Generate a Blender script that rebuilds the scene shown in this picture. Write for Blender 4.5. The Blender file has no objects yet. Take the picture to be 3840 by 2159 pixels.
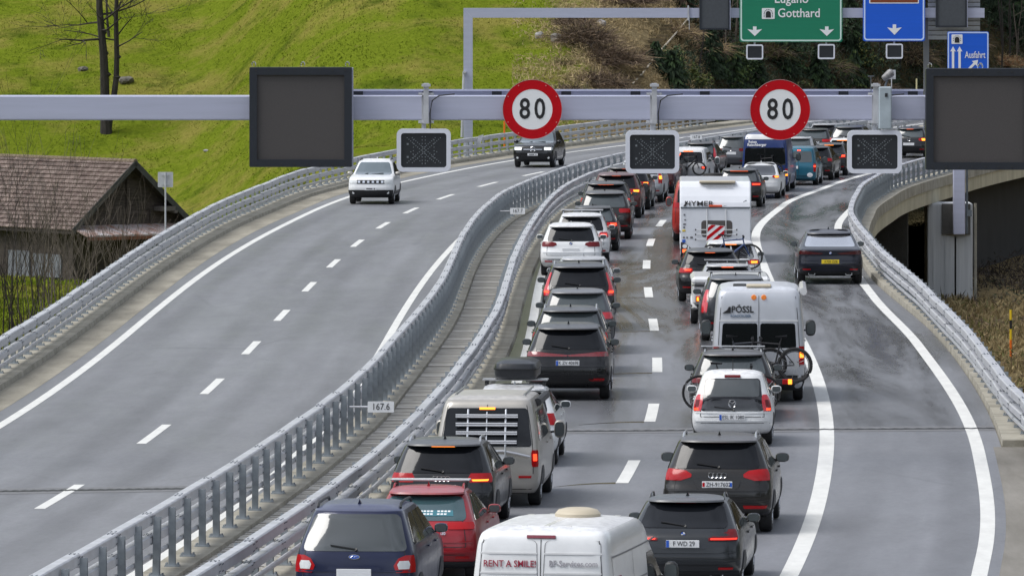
import bpy, bmesh, math, random
import numpy as np
from mathutils import Vector, Matrix

R = math.radians
rnd = random.Random(7)
C = bpy.context.scene.collection
scene = bpy.context.scene

# ------------------------------------------------------------------ camera
CAM_H = 10.2
cam_d = bpy.data.cameras.new('camera')
cam_d.sensor_width = 36.0
cam_d.lens = 265.5
cam_d.shift_y = -0.3397
cam_d.clip_start = 1.0
cam_d.clip_end = 6000
cam = bpy.data.objects.new('camera', cam_d)
cam.location = (0, 0, CAM_H)
cam.rotation_euler = (R(90), 0, 0)
C.objects.link(cam)
scene.camera = cam

# ------------------------------------------------------------------ light
SUN_EL, SUN_AZ = 56, 254
world = bpy.data.worlds.new('World')
scene.world = world
world.use_nodes = True
wn = world.node_tree
for n in list(wn.nodes):
    wn.nodes.remove(n)
w_out = wn.nodes.new('ShaderNodeOutputWorld')
w_bg = wn.nodes.new('ShaderNodeBackground')
w_sky = wn.nodes.new('ShaderNodeTexSky')
w_sky.sky_type = 'NISHITA'
w_sky.sun_disc = False
w_sky.sun_elevation = R(SUN_EL)
w_sky.sun_rotation = R(SUN_AZ)
w_sky.air_density = 1.0
w_sky.dust_density = 1.5
w_sky.altitude = 500
w_hsv = wn.nodes.new('ShaderNodeHueSaturation')
w_hsv.inputs['Saturation'].default_value = 0.38
w_tc = wn.nodes.new('ShaderNodeTexCoord')
w_noise = wn.nodes.new('ShaderNodeTexNoise')
w_noise.inputs['Scale'].default_value = 3.0
w_noise.inputs['Detail'].default_value = 6.0
w_ramp = wn.nodes.new('ShaderNodeMapRange')
w_ramp.inputs['From Min'].default_value = 0.35
w_ramp.inputs['From Max'].default_value = 0.68
w_ramp.inputs['To Min'].default_value = 0.75
w_ramp.inputs['To Max'].default_value = 1.5
w_mul = wn.nodes.new('ShaderNodeVectorMath')
w_mul.operation = 'SCALE'
wn.links.new(w_tc.outputs['Generated'], w_noise.inputs['Vector'])
wn.links.new(w_noise.outputs['Fac'], w_ramp.inputs['Value'])
wn.links.new(w_sky.outputs['Color'], w_hsv.inputs['Color'])
wn.links.new(w_hsv.outputs['Color'], w_mul.inputs[0])
wn.links.new(w_ramp.outputs['Result'], w_mul.inputs['Scale'])
wn.links.new(w_mul.outputs['Vector'], w_bg.inputs['Color'])
w_bg.inputs['Strength'].default_value = 0.118
wn.links.new(w_bg.outputs['Background'], w_out.inputs['Surface'])
sun_d = bpy.data.lights.new('sun', 'SUN')
sun_d.energy = 1.45
sun_d.angle = R(38)
sun_d.color = (1.0, 0.97, 0.93)
sun = bpy.data.objects.new('sun', sun_d)
az, el = R(SUN_AZ), R(SUN_EL)
sdir = Vector((math.sin(az) * math.cos(el), math.cos(az) * math.cos(el), math.sin(el)))
sun.rotation_euler = sdir.to_track_quat('Z', 'Y').to_euler()
sun.location = (0, 0, 120)
C.objects.link(sun)
vs = scene.view_settings
scene.display_settings.display_device = 'sRGB'
vs.view_transform = 'Standard'
vs.look = 'None'
vs.exposure = 0.88
vs.gamma = 1.0
vs.use_curve_mapping = False

# ------------------------------------------------------------------ materials
MATS = {}


def new_mat(name):
    m = bpy.data.materials.new(name)
    m.use_nodes = True
    nt = m.node_tree
    return m, nt, nt.nodes['Principled BSDF']


def mat(name, col, rough=0.5, metal=0.0, coat=0.0, emit=0.0, var=0.0, vscale=6.0, bump=0.0, bscale=40.0, col2=None, spec=0.5, rvar=0.0, stretch=None, coat_rough=0.06):
    """plain principled surface with optional procedural variation"""
    if name in MATS:
        return MATS[name]
    m, nt, b = new_mat(name)
    c = (*col, 1.0)
    b.inputs['Base Color'].default_value = c
    b.inputs['Roughness'].default_value = rough
    b.inputs['Metallic'].default_value = metal
    b.inputs['Coat Weight'].default_value = coat
    b.inputs['Coat Roughness'].default_value = coat_rough
    b.inputs['Coat IOR'].default_value = 1.5
    b.inputs['Specular IOR Level'].default_value = spec
    if emit > 0:
        b.inputs['Emission Color'].default_value = c
        b.inputs['Emission Strength'].default_value = emit
    if var > 0 or bump > 0 or col2 is not None or rvar > 0:
        tc = nt.nodes.new('ShaderNodeTexCoord')
        mp = nt.nodes.new('ShaderNodeMapping')
        nt.links.new(tc.outputs['Object'], mp.inputs['Vector'])
        if stretch:
            mp.inputs['Scale'].default_value = stretch
        if var > 0 or col2 is not None or rvar > 0:
            no = nt.nodes.new('ShaderNodeTexNoise')
            no.inputs['Scale'].default_value = vscale
            no.inputs['Detail'].default_value = 6
            no.inputs['Roughness'].default_value = 0.65
            nt.links.new(mp.outputs['Vector'], no.inputs['Vector'])
            mr = nt.nodes.new('ShaderNodeMapRange')
            mr.inputs['From Min'].default_value = 0.3
            mr.inputs['From Max'].default_value = 0.7
            nt.links.new(no.outputs['Fac'], mr.inputs['Value'])
            if var > 0 or col2 is not None:
                mx = nt.nodes.new('ShaderNodeMix')
                mx.data_type = 'RGBA'
                a = [max(0.0, v * (1 - var)) for v in col] if col2 is None else col
                d = [min(1.0, v * (1 + var)) for v in col] if col2 is None else col2
                mx.inputs['A'].default_value = (*a, 1)
                mx.inputs['B'].default_value = (*d, 1)
                nt.links.new(mr.outputs['Result'], mx.inputs['Factor'])
                nt.links.new(mx.outputs['Result'], b.inputs['Base Color'])
            if rvar > 0:
                rr = nt.nodes.new('ShaderNodeMapRange')
                rr.inputs['To Min'].default_value = max(0.02, rough - rvar)
                rr.inputs['To Max'].default_value = min(1.0, rough + rvar)
                nt.links.new(mr.outputs['Result'], rr.inputs['Value'])
                nt.links.new(rr.outputs['Result'], b.inputs['Roughness'])
        if bump > 0:
            n2 = nt.nodes.new('ShaderNodeTexNoise')
            n2.inputs['Scale'].default_value = bscale
            n2.inputs['Detail'].default_value = 5
            nt.links.new(mp.outputs['Vector'], n2.inputs['Vector'])
            bp = nt.nodes.new('ShaderNodeBump')
            bp.inputs['Strength'].default_value = bump
            bp.inputs['Distance'].default_value = 0.05
            nt.links.new(n2.outputs['Fac'], bp.inputs['Height'])
            nt.links.new(bp.outputs['Normal'], b.inputs['Normal'])
    MATS[name] = m
    return m


WET = {}


def paint(name, col, metal=0.35, rough=0.38):
    m = _paint(name, col, metal, rough)
    # rain-beaded roof: rough, glossy film, base colour lifted to paint in sky sheen
    WET[m.name] = mat('wet_roof_' + name, tuple(min(0.7, v * 1.0 + 0.012) for v in col), rough=0.42, metal=0.0, coat=1.0, spec=0.9, var=0.25, vscale=9, rvar=0.12, coat_rough=0.42)
    return m


def _paint(name, col, metal=0.35, rough=0.38):
    if max(col) < 0.08:
        col = tuple(v * 0.6 for v in col)
    return mat('paint_' + name, col, rough=rough, metal=metal, coat=0.55, spec=0.35, var=0.06, vscale=2.5, rvar=0.06, coat_rough=0.13)


galv = mat('galvanised_steel', (0.50, 0.51, 0.54), rough=0.42, metal=0.25, var=0.16, vscale=2.2, rvar=0.1, bump=0.08, bscale=12)
galv_d = mat('weathered_steel', (0.125, 0.145, 0.165), rough=0.5, metal=0.35, var=0.25, vscale=5, rvar=0.1)
post_m = mat('post_steel', (0.27, 0.30, 0.325), rough=0.5, metal=0.3, var=0.28, vscale=3, rvar=0.1)
gantry_m = mat('gantry_steel', (0.43, 0.45, 0.57), rough=0.45, metal=0.1, var=0.06, vscale=1.2, stretch=(0.4, 2, 6))
black_m = mat('black_plastic', (0.014, 0.015, 0.017), rough=0.5, var=0.2)
dark_trim = mat('dark_trim', (0.022, 0.023, 0.026), rough=0.55)
rubber = mat('tyre_rubber', (0.016, 0.016, 0.017), rough=0.75, var=0.3, vscale=12)
rim_m = mat('alloy_rim', (0.42, 0.43, 0.45), rough=0.3, metal=0.9)
chrome = mat('chrome', (0.75, 0.76, 0.78), rough=0.18, metal=1.0)
alu = mat('aluminium_bar', (0.6, 0.61, 0.63), rough=0.3, metal=0.8)
glass_m = mat('dark_glass', (0.006, 0.007, 0.009), rough=0.06, spec=0.38)
glass_l = mat('pale_glass', (0.05, 0.062, 0.066), rough=0.06, coat=0.5, spec=0.7)
red_lens = mat('red_lens', (0.36, 0.005, 0.008), rough=0.2, coat=0.2, spec=0.3)
red_dark = mat('dark_red_lens', (0.13, 0.004, 0.006), rough=0.2, coat=0.2, spec=0.3)
lit_red = mat('lit_red_lamp', (1.0, 0.05, 0.015), rough=0.3, emit=1.6)
lit_amber = mat('lit_amber_lamp', (1.0, 0.24, 0.02), rough=0.3, emit=1.7)
lit_brake = mat('lit_brake_strip', (1.0, 0.14, 0.03), rough=0.3, emit=1.1)
amber_lens = mat('amber_lens', (0.55, 0.16, 0.02), rough=0.2, coat=1.0)
white_lamp = mat('lit_headlamp', (1.0, 0.97, 0.85), rough=0.2, emit=3.0)
clear_lens = mat('clear_lens', (0.6, 0.62, 0.62), rough=0.1, coat=1.0)
plate_w = mat('plate_white', (0.72, 0.73, 0.74), rough=0.4)
plate_y = mat('plate_yellow', (0.75, 0.55, 0.02), rough=0.4)
plate_b = mat('plate_blue', (0.02, 0.10, 0.50), rough=0.4)
ink = mat('black_ink', (0.012, 0.012, 0.014), rough=0.5)
white_paint = mat('white_sign_face', (0.78, 0.79, 0.80), rough=0.4)
red_sign = mat('red_sign_face', (0.46, 0.003, 0.009), rough=0.5, var=0.06, spec=0.15)
green_sign = mat('green_sign_face', (0.004, 0.19, 0.10), rough=0.4, var=0.05, vscale=1.5, stretch=(0.2, 1, 6))
blue_sign = mat('blue_sign_face', (0.004, 0.10, 0.62), rough=0.4, var=0.05, vscale=1.5, stretch=(0.2, 1, 6))
brown_sign = mat('brown_sign_face', (0.20, 0.045, 0.012), rough=0.4)
panel_frame = mat('display_frame', (0.012, 0.016, 0.024), rough=0.45, var=0.1)
panel_face = mat('display_face', (0.060, 0.054, 0.053), rough=0.6, var=0.3, vscale=60, stretch=(1, 1, 3))
signal_face = mat('signal_face', (0.016, 0.019, 0.024), rough=0.4, var=0.15, vscale=30)
signal_rim = mat('signal_rim', (0.66, 0.68, 0.75), rough=0.4)
led_m = mat('led_dot', (0.20, 0.22, 0.24), rough=0.3)


def concrete(name, c1, c2, vscale=1.2, stretch=None, bump=0.25):
    return mat(name, c1, rough=0.8, col2=c2, vscale=vscale, bump=bump, bscale=14, stretch=stretch)


conc_kerb = concrete('kerb_concrete', (0.20, 0.185, 0.145), (0.40, 0.375, 0.31), 1.1)
conc_fascia = concrete('fascia_concrete', (0.33, 0.305, 0.215), (0.56, 0.52, 0.39), 1.0, (1, 1, 0.35))
conc_pier = concrete('pier_concrete', (0.40, 0.415, 0.425), (0.58, 0.595, 0.605), 1.6, (2.5, 1, 0.12), 0.1)
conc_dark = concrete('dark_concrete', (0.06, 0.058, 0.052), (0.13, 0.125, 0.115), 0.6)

# ------------------------------------------------------------------ mesh helpers


class MB:
    def __init__(s):
        s.v = []
        s.f = []
        s.m = []
        s.sm = []

    def add(s, verts, faces, mi=0, smooth=False):
        o = len(s.v)
        s.v.extend([tuple(p) for p in verts])
        for f in faces:
            s.f.append(tuple(i + o for i in f))
            s.m.append(mi)
            s.sm.append(smooth)

    def box(s, c, d, mi=0, rz=0.0, ch=0.0):
        cx, cy, cz = c
        x, y, z = d[0] / 2, d[1] / 2, d[2] / 2
        if ch > 0:
            pts = []
            for sx in (-1, 1):
                for sy in (-1, 1):
                    for sz in (-1, 1):
                        pts += [(sx * (x - ch), sy * y, sz * (z - ch)), (sx * x, sy * (y - ch), sz * (z - ch)), (sx * (x - ch), sy * (y - ch), sz * z)]
            bm = bmesh.new()
            for p in pts:
                bm.verts.new(p)
            r = bmesh.ops.convex_hull(bm, input=bm.verts)
            bmesh.ops.dissolve_limit(bm, angle_limit=0.01, verts=bm.verts, edges=bm.edges)
            bm.verts.index_update()
            vv = [v.co.copy() for v in bm.verts]
            ff = [[v.index for v in f.verts] for f in bm.faces]
            bm.free()
        else:
            vv = [Vector((sx * x, sy * y, sz * z)) for sx in (-1, 1) for sy in (-1, 1) for sz in (-1, 1)]
            ff = [(0, 1, 3, 2), (4, 6, 7, 5), (0, 4, 5, 1), (2, 3, 7, 6), (0, 2, 6, 4), (1, 5, 7, 3)]
        cr, sr = math.cos(rz), math.sin(rz)
        s.add([(cx + p[0] * cr - p[1] * sr, cy + p[0] * sr + p[1] * cr, cz + p[2]) for p in vv], ff, mi)

    def tube(s, pts, r, n=6, mi=0, cap=True):
        pts = [Vector(p) for p in pts]
        rs = r if isinstance(r, (list, tuple)) else [r] * len(pts)
        rings = []
        for i, p in enumerate(pts):
            a = pts[max(i - 1, 0)]
            b = pts[min(i + 1, len(pts) - 1)]
            t = (b - a)
            if t.length < 1e-9:
                t = Vector((0, 0, 1))
            t.normalize()
            u = t.cross(Vector((0, 0, 1)) if abs(t.z) < 0.9 else Vector((1, 0, 0)))
            u.normalize()
            w = t.cross(u)
            rings.append([p + (u * math.cos(2 * math.pi * k / n) + w * math.sin(2 * math.pi * k / n)) * rs[i] for k in range(n)])
        vv = [q for ring in rings for q in ring]
        ff = []
        for i in range(len(pts) - 1):
            for k in range(n):
                k2 = (k + 1) % n
                ff.append((i * n + k, (i + 1) * n + k, (i + 1) * n + k2, i * n + k2))
        if cap:
            ff.append(tuple(range(n)))
            ff.append(tuple(range((len(pts) - 1) * n, len(pts) * n))[::-1])
        s.add(vv, ff, mi, True)

    def lathe(s, prof, axis='x', n=20, c=(0, 0, 0), mi=0):
        """prof: list of (axial, radius)"""
        vv = []
        ff = []
        for (a, r) in prof:
            for k in range(n):
                t = 2 * math.pi * k / n
                if axis == 'x':
                    p = (a, r * math.cos(t), r * math.sin(t))
                elif axis == 'y':
                    p = (r * math.cos(t), a, r * math.sin(t))
                else:
                    p = (r * math.cos(t), r * math.sin(t), a)
                vv.append((p[0] + c[0], p[1] + c[1], p[2] + c[2]))
        for i in range(len(prof) - 1):
            for k in range(n):
                k2 = (k + 1) % n
                ff.append((i * n + k, i * n + k2, (i + 1) * n + k2, (i + 1) * n + k))
        ff.append(tuple(range(n))[::-1])
        ff.append(tuple(range((len(prof) - 1) * n, len(prof) * n)))
        s.add(vv, ff, mi, True)

    def prism(s, poly, y0, y1, mi=0):
        """poly of (x,z), extruded along y"""
        n = len(poly)
        vv = [(x, y0, z) for x, z in poly] + [(x, y1, z) for x, z in poly]
        ff = [tuple(range(n)), tuple(range(n, 2 * n))[::-1]]
        for i in range(n):
            j = (i + 1) % n
            ff.append((i, i + n, j + n, j))
        s.add(vv, ff, mi)

    def ring(s, outer, inner, y0, y1, mi=0):
        n = len(outer)
        vv = [(x, y0, z) for x, z in outer] + [(x, y0, z) for x, z in inner] + [(x, y1, z) for x, z in outer] + [(x, y1, z) for x, z in inner]
        ff = []
        for i in range(n):
            j = (i + 1) % n
            ff += [(i, j, n + j, n + i), (2 * n + i, 3 * n + i, 3 * n + j, 2 * n + j), (i, 2 * n + i, 2 * n + j, j), (n + i, n + j, 3 * n + j, 3 * n + i)]
        s.add(vv, ff, mi)

    def mesh(s, name, mats, angle=38):
        me = bpy.data.meshes.new(name)
        me.from_pydata(s.v, [], s.f)
        for m in (mats if isinstance(mats, (list, tuple)) else [mats]):
            me.materials.append(m)
        me.polygons.foreach_set('material_index', s.m)
        me.polygons.foreach_set('use_smooth', s.sm)
        me.update()
        if any(s.sm):
            me.set_sharp_from_angle(angle=R(angle))
        return me


def link(name, me, parent=None, loc=None, rot=None):
    o = bpy.data.objects.new(name, me)
    C.objects.link(o)
    if parent is not None:
        o.parent = parent
    if loc is not None:
        o.location = loc
    if rot is not None:
        o.rotation_euler = rot
    return o


def obj(name, mb, mats, parent=None, loc=None, rot=None, angle=38):
    return link(name, mb.mesh(name, mats, angle), parent, loc, rot)


def tag(o, label=None, cat=None, group=None, kind=None):
    if label:
        o['label'] = label
    if cat:
        o['category'] = cat
    if group:
        o['group'] = group
    if kind:
        o['kind'] = kind
    return o


def thing(name, label, cat, loc=(0, 0, 0), rz=0.0, group=None):
    o = bpy.data.objects.new(name, None)
    o.empty_display_size = 0.3
    C.objects.link(o)
    o.location = loc
    o.rotation_euler = (0, 0, rz)
    return tag(o, label, cat, group)


def letters(txt, size, m, parent, loc, rot=(R(90), 0, 0), ext=0.003, align='CENTER', sx=1.0, name='lettering', bold=0.0):
    cu = bpy.data.curves.new(name, 'FONT')
    cu.body = txt
    cu.size = size
    cu.align_x = align
    cu.align_y = 'CENTER'
    cu.extrude = ext
    cu.offset = bold
    cu.resolution_u = 3
    cu.materials.append(m)
    tmp = bpy.data.objects.new(name, cu)
    me = bpy.data.meshes.new_from_object(tmp)
    me.name = name
    bpy.data.objects.remove(tmp)
    bpy.data.curves.remove(cu)
    o = link(name, me, parent, loc, rot)
    o.scale = (sx, 1, 1)
    return o


def rrect(w, h, r, n=5, cx=0.0, cz=0.0):
    pts = []
    for (sx, sz, a0) in ((1, 1, 0), (-1, 1, 90), (-1, -1, 180), (1, -1, 270)):
        for k in range(n + 1):
            a = R(a0 + 90 * k / n)
            pts.append((cx + sx * (w / 2 - r) + r * math.cos(a), cz + sz * (h / 2 - r) + r * math.sin(a)))
    return pts


def circ(r, n=40, cx=0.0, cz=0.0):
    return [(cx + r * math.cos(2 * math.pi * k / n), cz + r * math.sin(2 * math.pi * k / n)) for k in range(n)]


# ------------------------------------------------------------------ road alignment
KN = np.array([100.0, 130, 165, 200, 235, 265, 290, 315, 345, 400])
KC = np.array([-1.433, 1.274, 3.088, 3.752, 4.185, 5.054, 6.481, 8.996, 13.6, 25.066])


def _nat(kn, c):
    n = len(kn)
    h = np.diff(kn)
    A = np.zeros((n, n))
    b = np.zeros(n)
    A[0, 0] = A[-1, -1] = 1
    for i in range(1, n - 1):
        A[i, i - 1] = h[i - 1]
        A[i, i] = 2 * (h[i - 1] + h[i])
        A[i, i + 1] = h[i]
        b[i] = 6 * ((c[i + 1] - c[i]) / h[i] - (c[i] - c[i - 1]) / h[i - 1])
    return np.linalg.solve(A, b)


KM = _nat(KN, KC)


def ref(Y):
    if Y < KN[0]:
        return ref(100.0) + (Y - 100) * 0.098
    if Y > KN[-1]:
        return KC[-1] + 0.215 * (Y - 400) + 0.0009 * (Y - 400) ** 2
    i = min(max(int(np.searchsorted(KN, Y)) - 1, 0), len(KN) - 2)
    h = KN[i + 1] - KN[i]
    a = (KN[i + 1] - Y) / h
    b = (Y - KN[i]) / h
    return float(a * KC[i] + b * KC[i + 1] + ((a ** 3 - a) * KM[i] + (b ** 3 - b) * KM[i + 1]) * h * h / 6)


def dref(Y):
    return (ref(Y + 1) - ref(Y - 1)) / 2


OFF = {
    'LB': [(100, -15.3), (240, -15.35), (280, -15.55), (306, -16.1), (340, -16.5), (430, -16.8)],
    'LK': [(100, -14.85), (240, -14.8), (280, -14.9), (306, -15.3), (340, -15.8), (430, -16.1)],
    'LA': [(100, -14.15), (280, -14.0), (306, -14.4), (340, -14.9), (430, -15.2)],
    'LE': [(100, -13.55), (200, -13.65), (270, -13.42), (319, -13.9), (350, -14.1), (385, -13.6), (430, -13.6)],
    'LD': [(100, -10.1), (180, -10.15), (250, -9.85), (330, -9.95), (430, -9.9)],
    'LR': [(100, -6.6), (193, -6.85), (253, -6.55), (430, -6.5)],
    'ML': [(100, -6.0), (130, -6.1), (165, -5.9), (210, -5.5), (270, -5.6), (300, -5.35), (345, -4.95), (430, -4.9)],
    'MR': [(100, -4.25), (160, -4.35), (200, -4.1), (250, -3.95), (300, -4.25), (345, -3.9), (430, -3.85)],
    'RL': [(100, -3.25), (430, -3.1)],
    'RD': [(100, 0.0), (430, 0.0)],
    'RE': [(100, 3.95), (150, 3.74), (235, 3.66), (262, 3.53), (291, 3.92), (312, 4.35), (345, 4.6), (430, 4.6)],
    'EE': [(100, 7.1), (125, 6.9), (150, 6.77), (190, 6.6), (215, 6.42), (268, 6.38), (290, 6.65), (340, 7.4), (430, 7.6)],
    'RK': [(100, 7.25), (190, 7.25), (232, 6.75), (282, 6.85), (310, 7.3), (345, 7.9), (430, 8.0)],
    'RB': [(100, 11.5), (125, 9.6), (140, 8.5), (150, 7.9), (160, 7.6), (170, 7.5), (200, 7.35), (230, 7.08), (255, 6.92), (280, 7.2), (300, 7.5), (330, 8.15), (360, 8.4), (430, 8.5)],
}


def off(k, Y):
    t = OFF[k]
    if Y <= t[0][0]:
        return t[0][1]
    for i in range(len(t) - 1):
        if Y <= t[i + 1][0]:
            a = (Y - t[i][0]) / (t[i + 1][0] - t[i][0])
            a = a * a * (3 - 2 * a)
            return t[i][1] * (1 - a) + t[i + 1][1] * a
    return t[-1][1]


def lx(k, Y, d=0.0):
    """X of road line k at distance Y (plus d metres across)"""
    o = off(k, Y) if isinstance(k, str) else k
    return ref(Y) + (o + d) * math.sqrt(1 + dref(Y) ** 2)


def heading(Y):
    return -math.atan(dref(Y))


YS = [60 + 2 * i for i in range(186)]


def strip(name, a, b, z, m, ys=YS, kind='structure', h=0.0, parent=None, nx=1):
    """surface between line a and line b (each (key,delta)); h>0 gives it a raised kerb body"""
    mb = MB()
    vv = []
    ff = []
    for Y in ys:
        xa, xb = lx(a[0], Y, a[1]), lx(b[0], Y, b[1])
        if h > 0:
            vv += [(xa, Y, z - h), (xa + 0.03, Y, z), (xb - 0.03, Y, z), (xb, Y, z - h)]
        else:
            for k in range(nx + 1):
                vv.append((xa + (xb - xa) * k / nx, Y, z))
    n = 4 if h > 0 else nx + 1
    for i in range(len(ys) - 1):
        for k in range(n - 1):
            ff.append((i * n + k, i * n + k + 1, (i + 1) * n + k + 1, (i + 1) * n + k))
    if h > 0:
        ff.append((0, 3, 2, 1))
        e = (len(ys) - 1) * n
        ff.append((e, e + 1, e + 2, e + 3))
    mb.add(vv, ff)
    o = obj(name, mb, m, parent)
    if h == 0:
        uvl = o.data.uv_layers.new(name='lane')
        co = []
        for Y in ys:
            for k in range(nx + 1):
                oa = (off(a[0], Y) if isinstance(a[0], str) else a[0]) + a[1]
                ob = (off(b[0], Y) if isinstance(b[0], str) else b[0]) + b[1]
                co.append((oa + (ob - oa) * k / nx, Y))
        for lp in o.data.loops:
            uvl.data[lp.index].uv = co[lp.vertex_index]
    if kind:
        o['kind'] = kind
    return o


# asphalt with wheel tracks, stains and wet patches (world position driven)
def asphalt(name, base, wet, dryrough, ymin=150.0, track0=0.1):
    m, nt, b = new_mat(name)
    N = nt.nodes.new
    Lk = nt.links.new
    uvn = N('ShaderNodeUVMap')
    uvn.uv_map = 'lane'

    def noise(scale, stretch, detail=6, rough=0.6, dist=0.0):
        mp = N('ShaderNodeMapping')
        mp.inputs['Scale'].default_value = stretch
        Lk(uvn.outputs['UV'], mp.inputs['Vector'])
        no = N('ShaderNodeTexNoise')
        no.inputs['Scale'].default_value = scale
        no.inputs['Detail'].default_value = detail
        no.inputs['Roughness'].default_value = rough
        no.inputs['Distortion'].default_value = dist
        Lk(mp.outputs['Vector'], no.inputs['Vector'])
        return no.outputs['Fac']

    def rng(v, a, b_, c, d):
        r = N('ShaderNodeMapRange')
        r.inputs['From Min'].default_value = a
        r.inputs['From Max'].default_value = b_
        r.inputs['To Min'].default_value = c
        r.inputs['To Max'].default_value = d
        Lk(v, r.inputs['Value'])
        return r.outputs['Result']

    def mul(a, b_, op='MULTIPLY'):
        q = N('ShaderNodeMath')
        q.operation = op
        if isinstance(a, float):
            q.inputs[0].default_value = a
        else:
            Lk(a, q.inputs[0])
        if isinstance(b_, float):
            q.inputs[1].default_value = b_
        else:
            Lk(b_, q.inputs[1])
        return q.outputs[0]

    tone = mul(rng(noise(0.35, (1.6, 0.10, 1)), 0.3, 0.7, 0.82, 1.16), rng(noise(1.5, (1, 0.22, 1), 8, 0.7), 0.3, 0.72, 0.9, 1.1))
    grain = rng(noise(9.0, (1, 0.35, 1), 4, 0.8), 0.25, 0.75, 0.9, 1.1)
    tone = mul(tone, grain)
    sx = N('ShaderNodeSeparateXYZ')
    Lk(uvn.outputs['UV'], sx.inputs['Vector'])
    # polished wheel tracks, two per lane
    ph = mul(mul(sx.outputs['X'], -track0, 'ADD'), 2 * math.pi / 1.785)
    cs = N('ShaderNodeMath')
    cs.operation = 'COSINE'
    Lk(ph, cs.inputs[0])
    trk = mul(rng(cs.outputs[0], 0.0, 1.0, 0.0, 1.0), rng(noise(0.5, (0.4, 0.05, 1)), 0.35, 0.65, 0.3, 1.0))
    tone = mul(tone, rng(trk, 0.0, 1.0, 1.05, 0.83))
    # fine cracks and sealed joints
    crk = N('ShaderNodeTexVoronoi')
    crk.feature = 'DISTANCE_TO_EDGE'
    crk.inputs['Scale'].default_value = 0.22
    cmp_ = N('ShaderNodeMapping')
    cmp_.inputs['Scale'].default_value = (1.0, 0.25, 1)
    Lk(uvn.outputs['UV'], cmp_.inputs['Vector'])
    Lk(cmp_.outputs['Vector'], crk.inputs['Vector'])
    cr = mul(rng(crk.outputs['Distance'], 0.0, 0.012, 1.0, 0.0), rng(noise(0.3, (1, 0.2, 1)), 0.52, 0.62, 0.0, 0.5))
    tone = mul(tone, rng(cr, 0.0, 1.0, 1.0, 0.6))
    far = rng(sx.outputs['Y'], ymin, ymin + 30.0, 0.6, 1.0)
    far = mul(far, rng(sx.outputs['Y'], ymin, ymin + 1.0, 0.0, 1.0))
    wetm = rng(noise(0.42, (1.1, 0.075, 1), 7, 0.66, 0.8), 0.36, 0.58, 0.0, 1.0)
    wetm = mul(mul(wetm, far), wet)
    wetm = mul(wetm, rng(trk, 0.0, 1.0, 0.75, 1.0))
    col = N('ShaderNodeMix')
    col.data_type = 'RGBA'
    col.inputs['A'].default_value = (*base, 1)
    col.inputs['B'].default_value = (base[0] * 0.52, base[1] * 0.52, base[2] * 0.50, 1)
    Lk(wetm, col.inputs['Factor'])
    sc = N('ShaderNodeVectorMath')
    sc.operation = 'SCALE'
    Lk(col.outputs['Result'], sc.inputs[0])
    Lk(tone, sc.inputs['Scale'])
    Lk(sc.outputs['Vector'], b.inputs['Base Color'])
    ro = N('ShaderNodeMix')
    ro.data_type = 'FLOAT'
    ro.inputs['A'].default_value = dryrough
    ro.inputs['B'].default_value = 0.09
    Lk(wetm, ro.inputs['Factor'])
    Lk(mul(ro.outputs['Result'], rng(noise(0.8, (1, 0.2, 1)), 0.3, 0.7, 0.85, 1.12)), b.inputs['Roughness'])
    bp = N('ShaderNodeBump')
    bp.inputs['Strength'].default_value = 0.25
    bp.inputs['Distance'].default_value = 0.02
    Lk(noise(14.0, (1, 0.5, 1), 4, 0.7), bp.inputs['Height'])
    Lk(bp.outputs['Normal'], b.inputs['Normal'])
    b.inputs['Specular IOR Level'].default_value = 0.45
    return m


asph_l = asphalt('asphalt_drying', (0.172, 0.176, 0.188), 0.25, 0.62, 150.0, -9.2)
asph_r = asphalt('asphalt_wet', (0.165, 0.17, 0.185), 1.0, 0.55, 157.0, 1.0)
gutter_m = concrete('gutter_concrete', (0.17, 0.155, 0.12), (0.37, 0.34, 0.27), 0.9, (1, 0.25, 1))
line_m = mat('road_paint', (0.66, 0.66, 0.63), rough=0.55, var=0.10, vscale=3, stretch=(1, 0.3, 1))
tar_m = mat('joint_rubber', (0.02, 0.02, 0.021), rough=0.5)

# ------------------------------------------------------------------ terrain


def sstep(a, b, x):
    t = np.clip((x - a) / (b - a), 0, 1)
    return t * t * (3 - 2 * t)


_rs = np.random.RandomState(3)
_W = [(_rs.uniform(0.05, 0.9) * s, _rs.uniform(0, 6.28), _rs.uniform(0, 6.28)) for s in np.linspace(0.3, 1.6, 14)]


def wob(x, y):
    z = 0
    for k, ph, a in _W:
        z = z + np.sin((x * np.cos(a) + y * np.sin(a)) * k + ph) * (0.10 / (0.25 + k))
    return z


FX = np.array([-80, -40, -20, -5, 4, 8, 13, 20, 30, 60, 200.0])
FY = np.array([412, 410, 408, 396, 400, 409, 428, 446, 470, 540, 700.0])


def tz(x, y):
    x = np.asarray(x, float)
    y = np.asarray(y, float)
    c = np.interp(y, np.arange(40, 460, 5.0), np.array([ref(q) for q in np.arange(40, 460, 5.0)]))
    o = x - c
    t = sstep(150, 178, y)
    left = o < -4
    base = np.where(left, -1.15 + t * -5.1, -1.15 + t * -3.75)
    # meadow meets road level where the viaduct reaches the slope
    rise = sstep(330, 380, y) * sstep(-19, -8, x)
    base = np.where(left & (o < -15.9), base * (1 - rise) - 0.7 * rise, base)
    foot = np.interp(x, FX, FY)
    slope = np.interp(x, [-60, 0, 12, 25, 80], [0.30, 0.31, 0.42, 0.55, 0.5])
    d = y - foot
    h = slope * np.where(d > 0, np.sqrt(np.maximum(d, 0) ** 2 + 9) - 3, 0)
    base = np.where(d > 0, np.maximum(base, base + 0), base)
    amp = np.where(np.abs(o + 4) < 14, 0.15, 0.55) * np.where(d > -10, 1.0, 0.5)
    return base + h + amp * wob(x, y)


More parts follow.
